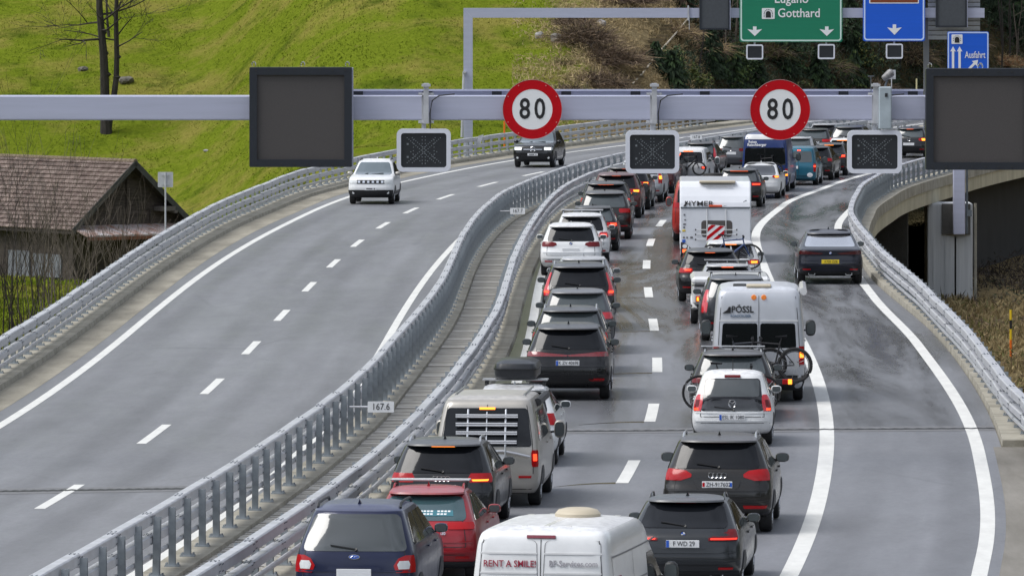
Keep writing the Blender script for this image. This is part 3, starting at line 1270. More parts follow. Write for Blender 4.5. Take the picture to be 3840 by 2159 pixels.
obj('cable_bracket', mb, galv, g)


def board(lab, px0, py1, px1, ztop, m, border, yoff=-0.45, s=FS, Y=FY_):
    x0, x1, z0 = fx_(px0, s), fx_(px1, s), fz_(py1, s)
    w, h = x1 - x0, ztop - z0
    t = thing('direction_sign', lab, 'direction sign', ((x0 + x1) / 2, Y + yoff, (z0 + ztop) / 2))
    mb = MB()
    mb.prism(rrect(w, h, 0.10, 5), 0.0, 0.08)
    obj('board', mb, m, t)
    mb = MB()
    mb.ring(rrect(w - 0.08, h - 0.08, 0.16, 6), rrect(w - 0.22, h - 0.22, 0.10, 6), -0.008, 0.004)
    obj('border', mb, border, t)
    mb = MB()
    for zz in (-h * 0.3, 0, h * 0.3):
        mb.box((0, 0.12, zz), (w * 0.96, 0.07, 0.07))
    obj('stiffener', mb, galv, t)
    return t, w, h


def arrow_down(mb, cx, cz, w, h):
    mb.prism([(cx - w * 0.12, cz + h / 2), (cx - w * 0.12, cz + h * 0.13), (cx - w / 2, cz + h * 0.22), (cx - w / 2 + 0.03, cz + h * 0.16), (cx, cz - h / 2),
              (cx + w / 2 - 0.03, cz + h * 0.16), (cx + w / 2, cz + h * 0.22), (cx + w * 0.12, cz + h * 0.13), (cx + w * 0.12, cz + h / 2)], -0.012, 0.002)


def tunnel_symbol(t, cx, cz, s_):
    mb = MB()
    mb.prism(rrect(s_ * 1.18, s_, 0.03, 3, cx, cz), -0.012, 0.002)
    p = obj('tunnel_symbol', mb, white_paint, t)
    mb = MB()
    arch = [(cx + s_ * 0.24 * math.cos(a), cz - s_ * 0.02 + s_ * 0.26 * math.sin(a)) for a in np.linspace(0, math.pi, 12)]
    mb.prism(arch + [(cx - s_ * 0.24, cz - s_ * 0.38), (cx + s_ * 0.24, cz - s_ * 0.38)], -0.020, -0.011)
    for a in np.linspace(0.0, math.pi, 9):
        x_, z_ = cx + s_ * 0.38 * math.cos(a), cz - s_ * 0.02 + s_ * 0.38 * math.sin(a)
        mb.prism([(x_ + s_ * 0.05 * math.cos(q), z_ + s_ * 0.05 * math.sin(q)) for q in np.linspace(0, 2 * math.pi, 7)[:-1]], -0.020, -0.011)
    for zz in (-0.16, -0.30):
        for sd in (-1, 1):
            mb.box((cx + sd * s_ * 0.38, -0.016, cz + s_ * zz), (s_ * 0.07, 0.010, s_ * 0.07))
    obj('pictogram', mb, ink, p)


t, w, h = board('large green direction sign for the tunnel lanes, lower part of it in view', 1860, 106, 2118, fz_(-75), green_sign, mat('sign_border_green', (0.58, 0.74, 0.68), rough=0.4))


def loc_(px, py):
    return fx_(px) - t.location.x, fz_(py) - t.location.z


a = loc_(1990, -2)
letters('Lugano', 0.62, white_paint, t, (a[0], -0.012, a[1]), sx=0.92, bold=0.006)
a = loc_(2009, 34)
letters('Gotthard', 0.60, white_paint, t, (a[0], -0.012, a[1]), sx=0.90, bold=0.006)
a = loc_(1932, 34.5)
tunnel_symbol(t, a[0], a[1], 0.52)
for px in (1898, 2079):
    mb = MB()
    a = loc_(px, 79)
    arrow_down(mb, a[0], a[1], 0.70, 0.46)
    obj('arrow', mb, white_paint, t)
t, w, h = board('blue direction sign with a brown strip and one white arrow', 2170, 104, 2326, fz_(-75), blue_sign, mat('sign_border_blue', (0.55, 0.68, 0.92), rough=0.4))
a = loc_(2248, -6)
mb = MB()
mb.prism(rrect(2.38, 0.58, 0.04, 3, a[0], a[1]), -0.010, 0.002)
p = obj('border_strip', mb, white_paint, t)
mb = MB()
mb.prism(rrect(2.28, 0.48, 0.03, 3, a[0], a[1]), -0.016, -0.009)
p = obj('brown_strip', mb, brown_sign, t)
letters('San Gottardo', 0.42, white_paint, p, (a[0], -0.0185, a[1] + 0.02), sx=0.80)
mb = MB()
a = loc_(2249, 75)
arrow_down(mb, a[0], a[1], 0.70, 0.50)
obj('arrow', mb, white_paint, t)

for (lab, px0, py1, px1) in (('narrow dark display panel left of the green sign', 1759, 75, 1835), ('narrow dark display panel in front of the grey louvred sheet', 2353, 69, 2431)):
    x0, x1, z0, z1 = fx_(px0), fx_(px1), fz_(py1), fz_(-80)
    t2 = thing('display_panel', lab, 'display', ((x0 + x1) / 2, FY_ - 0.5, (z0 + z1) / 2), group='switched off display panels')
    w2, h2 = x1 - x0, z1 - z0
    mb = MB()
    mb.ring(rrect(w2, h2, 0.02, 2), rrect(w2 - 0.16, h2 - 0.16, 0.01, 2), -0.02, 0.26)
    obj('frame', mb, panel_frame, t2)
    mb = MB()
    mb.box((0, 0.05, 0), (w2 - 0.158, 0.04, h2 - 0.158))
    obj('screen', mb, mat('display_face_cool', (0.055, 0.062, 0.072), rough=0.6, var=0.12, vscale=8), t2)
    mb = MB()
    mb.box((w2 / 2 + 0.02, 0.12, 0), (0.036, 0.24, h2))
    obj('side_trim', mb, gantry_m, t2)
t2 = thing('louvred_sheet', 'grey ribbed sheet board behind the right narrow display panel', 'ribbed board', ((fx_(2335) + fx_(2466)) / 2, FY_ + 0.15, 0))
lw = fx_(2466) - fx_(2335)
zz = fz_(100)
while zz < fz_(-80):
    mb = MB()
    mb.add([(-lw / 2, 0, 0), (lw / 2, 0, 0), (lw / 2, -0.055, 0.19), (-lw / 2, -0.055, 0.19), (-lw / 2, 0.03, 0), (lw / 2, 0.03, 0), (lw / 2, 0.03, 0.19), (-lw / 2, 0.03, 0.19)],
           [(0, 1, 2, 3), (4, 7, 6, 5), (0, 4, 5, 1), (3, 2, 6, 7), (0, 3, 7, 4), (1, 5, 6, 2)])
    obj('slat', mb, mat('ribbed_sheet', (0.34, 0.36, 0.38), rough=0.45, metal=0.2, var=0.1), t2, loc=(0, 0, zz))
    zz += 0.225
for (lab, px, py) in (('small lane signal under the left arrow of the green sign', 1898, 131), ('small lane signal under the right arrow of the green sign', 2078, 130), ('small lane signal under the blue sign arrow', 2249, 129)):
    lane_signal(lab, fx_(px), FY_ - 0.4, fz_(py), 0.81, 0.72, 0.28, detail=False)

# ---- exit sign on the pier
AY = 316.6
AS = 19000 / AY
t = thing('exit_sign', 'smaller blue exit sign on a steel post above the viaduct edge', 'direction sign', (fx_(2435, AS), AY, 0))
z1, z0 = fz_(80, AS), fz_(262, AS)
w, h = 104 / AS, z1 - z0
mb = MB()
mb.prism(rrect(w, h, 0.06, 4, 0, (z0 + z1) / 2), -0.16, -0.10)
obj('board', mb, blue_sign, t)
mb = MB()
mb.ring(rrect(w - 0.03, h - 0.03, 0.07, 5, 0, (z0 + z1) / 2), rrect(w - 0.13, h - 0.13, 0.05, 5, 0, (z0 + z1) / 2), -0.168, -0.15)
obj('border', mb, mat('sign_border_blue', (0.55, 0.68, 0.92)), t)


def la(px, py):
    return (px - 2435) / AS, fz_(py, AS)


a = la(2407, 99)
tsym = thing
mb = MB()
tx_, tz_ = a
mb.prism(rrect(0.46, 0.40, 0.03, 3, tx_, tz_), -0.172, -0.155)
p = obj('tunnel_symbol', mb, white_paint, t)
mb = MB()
arch = [(tx_ + 0.10 * math.cos(q), tz_ - 0.01 + 0.11 * math.sin(q)) for q in np.linspace(0, math.pi, 12)]
mb.prism(arch + [(tx_ - 0.10, tz_ - 0.15), (tx_ + 0.10, tz_ - 0.15)], -0.180, -0.171)
for q in np.linspace(-0.3, math.pi + 0.3, 9):
    mb.box((tx_ + 0.155 * math.cos(q), -0.175, tz_ - 0.01 + 0.155 * math.sin(q)), (0.03, 0.01, 0.03))
obj('pictogram', mb, ink, p)
for px in (2397, 2413.5):
    mb = MB()
    xa, za = la(px, 117)
    mb.prism([(xa, za), (xa - 0.12, za - 0.22), (xa - 0.05, za - 0.20), (xa - 0.05, z0 + 0.4), (xa + 0.05, z0 + 0.4), (xa + 0.05, za - 0.20), (xa + 0.12, za - 0.22)], -0.172, -0.155)
    obj('arrow', mb, white_paint, t)
a = la(2452.5, 139)
letters('Ausfahrt', 0.40, white_paint, t, (a[0], -0.172, a[1]), sx=0.62, bold=0.004)
mb = MB()
xa, za = la(2460, 151)
d = 1 / math.sqrt(2)
mb.prism([(xa, za), (xa - 0.26, za - 0.05), (xa - 0.19, za - 0.12), (xa - 0.62, za - 0.55), (xa - 0.55, za - 0.62), (xa - 0.12, za - 0.19), (xa - 0.05, za - 0.26)], -0.172, -0.155)
obj('arrow', mb, white_paint, t)
mb = MB()
xa, za = la(2465, 168)
mb.ring(circ(0.13, 20, xa, za), circ(0.10, 20, xa, za), -0.172, -0.155)
obj('ring_symbol', mb, mat('sign_border_blue', (0.55, 0.68, 0.92)), t)
mb = MB()
px_ = fx_(2413, AS) - t.location.x
mb.box((px_, 0.1, (z1 - 0.3 - 2.15) / 2), (0.50, 0.40, z1 - 0.3 + 2.15), ch=0.03)
obj('post', mb, gantry_m, t)
mb = MB()
mb.tube([(px_ + 0.33, 0.0, -2.1), (px_ + 0.33, 0.0, 2.5)], 0.05)
mb.box((px_ + 0.42, -0.02, -1.25), (0.22, 0.14, 0.26))
obj('cable_duct', mb, galv_d, t)

# ---- small roadside signs


def back_sign(lab, px, py, Y, w, h, zb, m=None):
    s = 19000 / Y
    t = thing('marker_sign', lab, 'road sign', ((px - 1288) / s, Y, zb))
    zc = CAM_H - (py + 151) / s - zb
    mb = MB()
    mb.prism(rrect(w, h, 0.02, 3, 0, zc), 0.035, 0.05)
    obj('plate', mb, m or galv, t)
    mb = MB()
    mb.tube([(0, 0, 0), (0, 0, zc + h / 2)], 0.03)
    for zz in (-h * 0.3, h * 0.3):
        mb.box((0, 0.02, zc + zz), (0.22, 0.03, 0.04))
    obj('post', mb, galv, t)
    return t


back_sign('back of a small square sign on a thin post in front of the barn', 416, 452, 244, 0.49, 0.49, -0.4)
back_sign('grey back of a small sign plate in front of the forest', 2243, 188, 408, 0.44, 0.5, -1.0)
for (txt, px, py, Y, fs) in (('167.6', 958, 1023, 149.2, 0.145), ('167.7', 1302, 531, 264.5, 0.15), ('167.8', 1751, 345, 342, 0.16)):
    s = 19000 / Y
    zc = CAM_H - (py + 151) / s
    t = thing('kilometre_sign', {'167.6': 'white kilometre plate reading 167.6 on the walkway', '167.7': 'white kilometre plate reading 167.7 in the median bend', '167.8': 'small far white kilometre plate reading 167.8'}[txt], 'kilometre sign', ((px - 1288) / s, Y, 0.05))
    mb = MB()
    mb.prism(rrect(0.52, 0.215, 0.02, 3, 0, zc - 0.05), 0.0, 0.02)
    p = obj('plate', mb, white_paint, t)
    letters(txt, 0.185, ink, p, (0, -0.003, zc - 0.05), sx=0.88)
    mb = MB()
    mb.tube([(-0.62, 0.05, zc - 0.05), (-0.15, 0.05, zc - 0.05)], 0.022)
    mb.box((-0.2, 0.035, zc - 0.05), (0.06, 0.03, 0.16))
    obj('bracket', mb, galv, t)
# snow poles


def snow_pole(lab, px, ytop, Y, hgt, bands):
    s = 19000 / Y
    x = (px - 1288) / s
    ztop = CAM_H - (ytop + 151) / s
    t = thing('snow_pole', lab, 'snow pole', (x, Y, ztop - hgt), group='snow poles beside the road')
    z = hgt
    for (m, L) in bands:
        mb = MB()
        mb.tube([(0, 0, z - L), (0, 0, z - 0.002)], 0.045, 8)
        obj('band', mb, m, t)
        z -= L


yel = mat('pole_yellow', (0.72, 0.50, 0.02), rough=0.4)
org = mat('pole_orange', (0.78, 0.16, 0.015), rough=0.4)
snow_pole('yellow, black and orange snow pole on the brown bank at the right edge', 2543, 779, 268, 2.35, [(yel, 0.36), (ink, 0.32), (yel, 0.38), (org, 1.29)])
snow_pole('thin pale yellow pole in front of the forest, beside the right display', 2306, 198, 418, 1.5, [(mat('pole_pale', (0.5, 0.45, 0.25), rough=0.5), 1.5)])
snow_pole('short thin orange pole behind the rail, left of the first speed sign', 1269, 305, 388, 1.4, [(org, 1.4)])
snow_pole('short green and yellow pole before the forest near the second speed sign', 2031, 226, 425, 1.0, [(mat('pole_lime', (0.45, 0.55, 0.05), rough=0.5), 0.35), (mat('pole_pale', (0.5, 0.45, 0.25)), 0.65)])
# horn-shaped device
s = 19000 / 150.0
t = thing('traffic_camera', 'pale round-nosed camera on a bracket above the control box', 'camera', (gx(2236), GY_ + 0.3, gz(190)))
mb = MB()
mb.lathe([(-0.13, 0.035), (-0.11, 0.06), (0.05, 0.085), (0.10, 0.075), (0.125, 0.04)], 'x', 14)
o = obj('housing', mb, mat('camera_shell', (0.20, 0.195, 0.20), rough=0.4, var=0.5, vscale=12), t, rot=(0, R(-38), 0))
mb = MB()
mb.tube([(0, 0, -0.05), (-0.05, 0.02, -0.2), (-0.03, 0.05, -0.32)], 0.022)
mb.tube([(-0.33, 0, -0.32), (-0.33, 0, -0.02)], 0.01)
mb.box((-0.33, 0, -0.02), (0.12, 0.02, 0.02))
obj('bracket', mb, galv_d, t)
# reflector post on the far left rail
t = thing('rail_marker', 'pale slanted marker fixed to the far left guard rail', 'marker', (lx('LB', 352, 0.3), 352, 0.95))
mb = MB()
mb.add([(-0.12, 0, -0.45), (0.10, 0, -0.40), (0.28, 0, 0.18), (0.06, 0, 0.12), (-0.12, 0.05, -0.45), (0.10, 0.05, -0.40), (0.28, 0.05, 0.18), (0.06, 0.05, 0.12)],
       [(0, 1, 2, 3), (4, 7, 6, 5), (0, 4, 5, 1), (1, 5, 6, 2), (2, 6, 7, 3), (3, 7, 4, 0)])
obj('plate', mb, galv, t)

# ------------------------------------------------------------------ barn
wood_d = mat('dark_boards', (0.022, 0.017, 0.014), rough=0.85, col2=(0.080, 0.064, 0.054), vscale=2.2, stretch=(1, 1, 7), bump=0.4, bscale=10)
tile_m, tnt, tb = new_mat('roof_tile')
oi = tnt.nodes.new('ShaderNodeNewGeometry')
tn = tnt.nodes.new('ShaderNodeTexNoise')
tn.inputs['Scale'].default_value = 2.3
tn.inputs['Detail'].default_value = 7
tnt.links.new(oi.outputs['Position'], tn.inputs['Vector'])
tmr = tnt.nodes.new('ShaderNodeMapRange')
tmr.inputs['From Min'].default_value = 0.35
tmr.inputs['From Max'].default_value = 0.65
tnt.links.new(tn.outputs['Fac'], tmr.inputs['Value'])
tmx = tnt.nodes.new('ShaderNodeMix')
tmx.data_type = 'RGBA'
tmx.inputs['A'].default_value = (0.105, 0.068, 0.056, 1)
tmx.inputs['B'].default_value = (0.26, 0.20, 0.17, 1)
tnt.links.new(tmr.outputs['Result'], tmx.inputs['Factor'])
tmx2 = tnt.nodes.new('ShaderNodeMix')
tmx2.data_type = 'RGBA'
tmx2.blend_type = 'MULTIPLY'
tmx2.inputs['Factor'].default_value = 0.45
oi2 = tnt.nodes.new('ShaderNodeNewGeometry')
tnt.links.new(tmx.outputs['Result'], tmx2.inputs['A'])
tnt.links.new(oi2.outputs['Random Per Island'], tmx2.inputs['B'])
tnt.links.new(tmx2.outputs['Result'], tb.inputs['Base Color'])
tb.inputs['Roughness'].default_value = 0.75

BY = 363.0
BS = 19000 / BY
PH = R(38)
ridge_z = CAM_H - (407 + 151) / BS
eave_z = CAM_H - (577 + 151) / BS
px0 = (341 - 1288) / BS
hwid = 3.72
gz0 = -6.9
barn = thing('barn', 'old dark timber barn with a brown tiled roof behind the left guard rail', 'barn', (px0, BY, gz0), PH)
# local frame: x across the gable (right), y along the ridge (away); gable at y=0
rz, ez = ridge_z - gz0, eave_z - gz0
LB_ = 15.0
mb = MB()
hw = hwid - 0.55
ezw = ez + 0.55 * (rz - ez) / hwid - 0.12
mb.add([(-hw, 0.7, 0), (hw, 0.7, 0), (hw, 0.7, ezw), (0, 0.7, rz - 0.16), (-hw, 0.7, ezw), (-hw, LB_, 0), (hw, LB_, 0), (hw, LB_, ezw), (0, LB_, rz - 0.16), (-hw, LB_, ezw)],
       [(0, 1, 2, 3, 4), (5, 9, 8, 7, 6), (0, 4, 9, 5), (1, 6, 7, 2)])
wall = obj('wall', mb, wood_d, barn)
# horizontal boards on the gable, each proud by a little
zb = 3.1
k = 0
while zb < rz - 0.5:
    half = min(hw, (rz - 0.25 - zb - 0.26) * hwid / (rz - ez)) - 0.02
    if half > 0.15:
        mb = MB()
        mb.box((0, 0.68 - 0.012 * rnd.random(), zb + 0.125), (2 * half, 0.05 + 0.02 * rnd.random(), 0.235))
        obj('plank', mb, wood_d, wall)
    zb += 0.25
mb = MB()
mb.box((-0.05, 0.60, 2.4 + (rz - 3.4) / 2), (0.16, 0.12, rz - 3.2))
mb.box((hw * 0.42, 0.62, 3.3), (0.10, 0.10, 1.6))
obj('timber_post', mb, wood_d, wall)
mb = MB()
mb.box((1.9, 0.25, 4.15), (0.8, 0.7, 0.22))
mb.box((2.3, 0.1, 4.0), (0.16, 0.5, 0.14))
obj('beam_end', mb, mat('grey_timber', (0.10, 0.09, 0.085), rough=0.8, var=0.3), wall)
# roof slabs, verge boards
mb = MB()
sl = math.hypot(hwid, rz - ez)
for sd in (-1, 1):
    a = [(0, 0, rz), (sd * hwid, 0, ez), (sd * hwid, LB_ + 0.5, ez), (0, LB_ + 0.5, rz)]
    b_ = [(p[0], p[1], p[2] - 0.14) for p in a]
    mb.add(a + b_, [(0, 1, 2, 3) if sd < 0 else (3, 2, 1, 0), (4, 7, 6, 5) if sd < 0 else (5, 6, 7, 4), (0, 4, 5, 1), (1, 5, 6, 2), (2, 6, 7, 3)])
roof = obj('roof', mb, mat('roof_underlay', (0.03, 0.024, 0.02), rough=0.9), barn)
mb = MB()
for sd in (-1, 1):
    n = Vector((sd * (rz - ez), 0, hwid)).normalized()
    p0 = Vector((0, -0.03, rz)) + n * 0.06
    p1 = Vector((sd * hwid, -0.03, ez)) + n * 0.06
    q = [p0, p1, p1 - n * 0.26, p0 - n * 0.26]
    mb.add([tuple(v) for v in q] + [(v.x, v.y + 0.05, v.z) for v in q], [(0, 1, 2, 3), (4, 7, 6, 5), (0, 4, 5, 1), (2, 6, 7, 3), (1, 5, 6, 2), (0, 3, 7, 4)])
obj('verge_board', mb, mat('verge_board', (0.05, 0.052, 0.05), rough=0.8, var=0.3), roof)
# tiles: shared curved tile
tw, tl = 0.235, 0.36
tv_ = []
for v in (0, 1):
    for i in range(5):
        u = i / 4
        tv_.append(((u - 0.5) * tw * 1.02, v * tl, 0.028 * math.sin(u * math.pi * 2 - 0.6) + (0.075 if v == 0 else 0.0)))
tile = MB()
tf_ = [(i, i + 1, i + 6, i + 5) for i in range(4)]
tile.add(tv_ + [(p[0], p[1], p[2] - 0.05) for p in tv_[:5]], tf_ + [(10 + i, 11 + i, 1 + i, i) for i in range(4)])
tile_me = tile.mesh('tile', tile_m)
rows = int(sl / 0.288)
cols = int(LB_ / tw)
stuff = MB()
# local axes of the left slope: u along ridge (y), v up slope
up = Vector((hwid, 0, rz - ez)).normalized()
nrm = Vector((-(rz - ez), 0, hwid)).normalized()
au = Vector((0, -1, 0))
cnt = 0
for c_ in range(cols):
    for r_ in range(rows):
        o_ = Vector((-hwid, 0, ez)) + up * (r_ * sl / rows) + Vector((0, c_ * tw + tw / 2 - 0.02, 0)) + nrm * (0.012 + 0.008 * rnd.random())
        M = Matrix.Identity(4)
        for i, v in enumerate((au, up, nrm)):
            for j in range(3):
                M[j][i] = v[j]
        M.translation = o_
        M = M @ Matrix.Rotation(rnd.gauss(0, 0.018), 4, 'Z')
        if cnt < 299:
            o = link('tile', tile_me, roof)
            o.matrix_local = M
            cnt += 1
        else:
            stuff.add([M @ Vector(p) for p in tile.v], tile.f)
for c_ in range(0, cols):
    for r_ in range(rows):
        if c_ < 4 or r_ > rows - 3:
            o_ = Vector((hwid, 0, ez)) + Vector((-up.x, 0, up.z)) * (r_ * sl / rows) + Vector((0, c_ * tw + tw / 2, 0)) + Vector((-nrm.x, 0, nrm.z)) * 0.015
            M = Matrix.Identity(4)
            for i, v in enumerate((Vector((0, 1, 0)), Vector((-up.x, 0, up.z)), Vector((-nrm.x, 0, nrm.z)))):
                for j in range(3):
                    M[j][i] = v[j]
            M.translation = o_
            stuff.add([M @ Vector(p) for p in tile.v], tile.f)
tag(obj('tiles', stuff, tile_m, roof), kind='stuff')
k = 0
while k * 0.36 < LB_:
    mb = MB()
    mb.lathe([(-0.02, 0.12), (0.40, 0.10)], 'y', 8, (0, 0, 0))
    obj('ridge_tile', mb, mat('ridge_tile', (0.17, 0.13, 0.085), rough=0.8, var=0.35, vscale=4), roof, loc=(0, k * 0.36, rz + 0.02))
    k += 1
# rusty lean-to sheet roof on the gable
rust = mat('rusty_sheet', (0.50, 0.51, 0.53), rough=0.6, col2=(0.26, 0.11, 0.06), vscale=0.9, stretch=(3.5, 1, 1))
lean = thing
mb = MB()
for i in range(14):
    x_ = -hw - 0.3 + i * 0.50
    mb.add([(x_, 0.66, 3.42), (x_ + 0.5, 0.66, 3.42), (x_ + 0.5, -0.95, 2.98 + 0.03 * (i % 2)), (x_, -0.95, 2.98 + 0.03 * (i % 2)),
            (x_, 0.66, 3.37), (x_ + 0.5, 0.66, 3.37), (x_ + 0.5, -0.95, 2.92), (x_, -0.95, 2.92)],
           [(0, 3, 2, 1), (4, 5, 6, 7), (3, 7, 6, 2), (0, 4, 7, 3), (1, 2, 6, 5)])
obj('lean_to_roof', mb, rust, barn)['label'] = 'rusty grey sheet metal lean-to roof along the gable'
mb = MB()
mb.box((0, -0.98, 2.84), (2 * hw + 0.6, 0.03, 0.16))
obj('eaves_board', mb, mat('rust_edge', (0.17, 0.062, 0.035), rough=0.8, var=0.4, vscale=3), barn)
mb = MB()
for i in range(11):
    mb.box((-hw + 0.35 + i * 0.5, -0.95, 0.45), (0.44, 0.05, 0.9 + 0.06 * (i % 3)))
obj('board_fence', mb, mat('pale_boards', (0.23, 0.215, 0.19), rough=0.8, var=0.35, vscale=3), barn)
for (a, b_, z0_, z1_) in ((0.9, 3.3, 0.9, 2.0), (3.6, 5.4, 0.5, 2.1), (6.4, 9.0, 0.9, 1.9)):
    mb = MB()
    mb.box((-hw - 0.04, (a + b_) / 2 + 0.7, (z0_ + z1_) / 2), (0.08, b_ - a, z1_ - z0_))
    obj('wall_panel', mb, mat('pale_panel', (0.15, 0.16, 0.18), rough=0.7, var=0.25, vscale=2), barn)
# ------------------------------------------------------------------ vehicles


def pchip(xs, ys):
    n = len(xs)
    h = [xs[i + 1] - xs[i] for i in range(n - 1)]
    d = [(ys[i + 1] - ys[i]) / h[i] for i in range(n - 1)]
    m = [d[0]] + [0.0] * (n - 2) + [d[-1]]
    for i in range(1, n - 1):
        if d[i - 1] * d[i] > 0:
            w1, w2 = 2 * h[i] + h[i - 1], h[i] + 2 * h[i - 1]
            m[i] = (w1 + w2) / (w1 / d[i - 1] + w2 / d[i])

    def f(x):
        if x <= xs[0]:
            return ys[0]
        if x >= xs[-1]:
            return ys[-1]
        lo = 0
        while x > xs[lo + 1]:
            lo += 1
        t = (x - xs[lo]) / h[lo]
        t2, t3 = t * t, t * t * t
        return (2 * t3 - 3 * t2 + 1) * ys[lo] + (t3 - 2 * t2 + t) * h[lo] * m[lo] + (-2 * t3 + 3 * t2) * ys[lo + 1] + (t3 - t2) * h[lo] * m[lo + 1]
    return f


ZC = [.165, .20, .28, .37, .45, .53, .585, .63, .68, .77, .88, .95, .985]
TPL = {
    'suv': dict(z=ZC, yr=[.30, .14, .03, 0, .015, .07, .085, .11, .16, .28, .41, .50, .70], yf=[.32, .16, .04, 0, .02, .05, .11, .50, 1.38, 1.74, 2.06, 2.35, 2.8], hw=[.88, .94, .99, 1, .995, .985, .97, .95, .915, .855, .775, .71, .61]),
    'hatch': dict(z=ZC, yr=[.28, .14, .05, 0, .03, .06, .10, .15, .22, .38, .56, .68, .9], yf=[.32, .16, .04, 0, .05, .14, .40, .95, 1.30, 1.68, 2.05, 2.35, 2.8], hw=[.88, .94, .99, 1, .995, .98, .96, .935, .90, .83, .745, .675, .58]),
    'estate': dict(z=ZC, yr=[.28, .14, .04, 0, .02, .04, .07, .12, .22, .44, .68, .82, 1.05], yf=[.34, .16, .04, 0, .05, .16, .55, 1.2, 1.55, 1.9, 2.25, 2.55, 2.9], hw=[.88, .94, .99, 1, .995, .98, .96, .935, .90, .83, .745, .675, .58]),
    'mpv': dict(z=ZC, yr=[.25, .12, .04, 0, .02, .04, .06, .09, .13, .22, .34, .42, .62], yf=[.28, .12, .03, 0, .05, .12, .3, .75, 1.0, 1.35, 1.75, 2.1, 2.6], hw=[.88, .94, .99, 1, 1, .99, .975, .955, .925, .865, .79, .73, .62]),
    'mini': dict(z=ZC, yr=[.25, .12, .04, 0, .02, .04, .06, .08, .12, .21, .33, .41, .58], yf=[.25, .12, .03, 0, .04, .10, .25, .62, .9, 1.25, 1.6, 1.9, 2.3], hw=[.88, .94, .99, 1, .99, .975, .955, .935, .905, .845, .775, .71, .60]),
    'van': dict(z=[.11, .14, .2, .3, .42, .5, .56, .65, .8, .9, .955, .98, .993], yr=[.2, .1, .03, 0, 0, .01, .02, .03, .06, .09, .13, .20, .4], yf=[.25, .1, .03, 0, .1, .6, 1.0, 1.3, 1.8, 2.0, 2.2, 2.4, 2.7], hw=[.9, .95, .99, 1, 1, .995, .985, .97, .94, .915, .88, .83, .74]),
    'bus': dict(z=[.13, .17, .23, .33, .43, .5, .56, .64, .75, .86, .93, .97, .99], yr=[.22, .1, .03, 0, 0, .01, .03, .06, .12, .19, .24, .33, .5], yf=[.25, .1, .03, 0, .08, .3, .6, .9, 1.2, 1.5, 1.75, 2.0, 2.3], hw=[.9, .95, .99, 1, 1, .995, .985, .965, .925, .88, .84, .79, .70]),
    'coupe': dict(z=[.165, .2, .28, .37, .47, .56, .635, .665, .70, .78, .88, .95, .985], yr=[.3, .14, .04, 0, .03, .05, .05, .16, .42, .82, 1.28, 1.65, 2.05], yf=[.34, .16, .04, 0, .05, .14, .5, 1.1, 1.5, 1.85, 2.2, 2.5, 2.85], hw=[.88, .94, .99, 1, .995, .985, .965, .94, .90, .83, .745, .675, .58]),
}


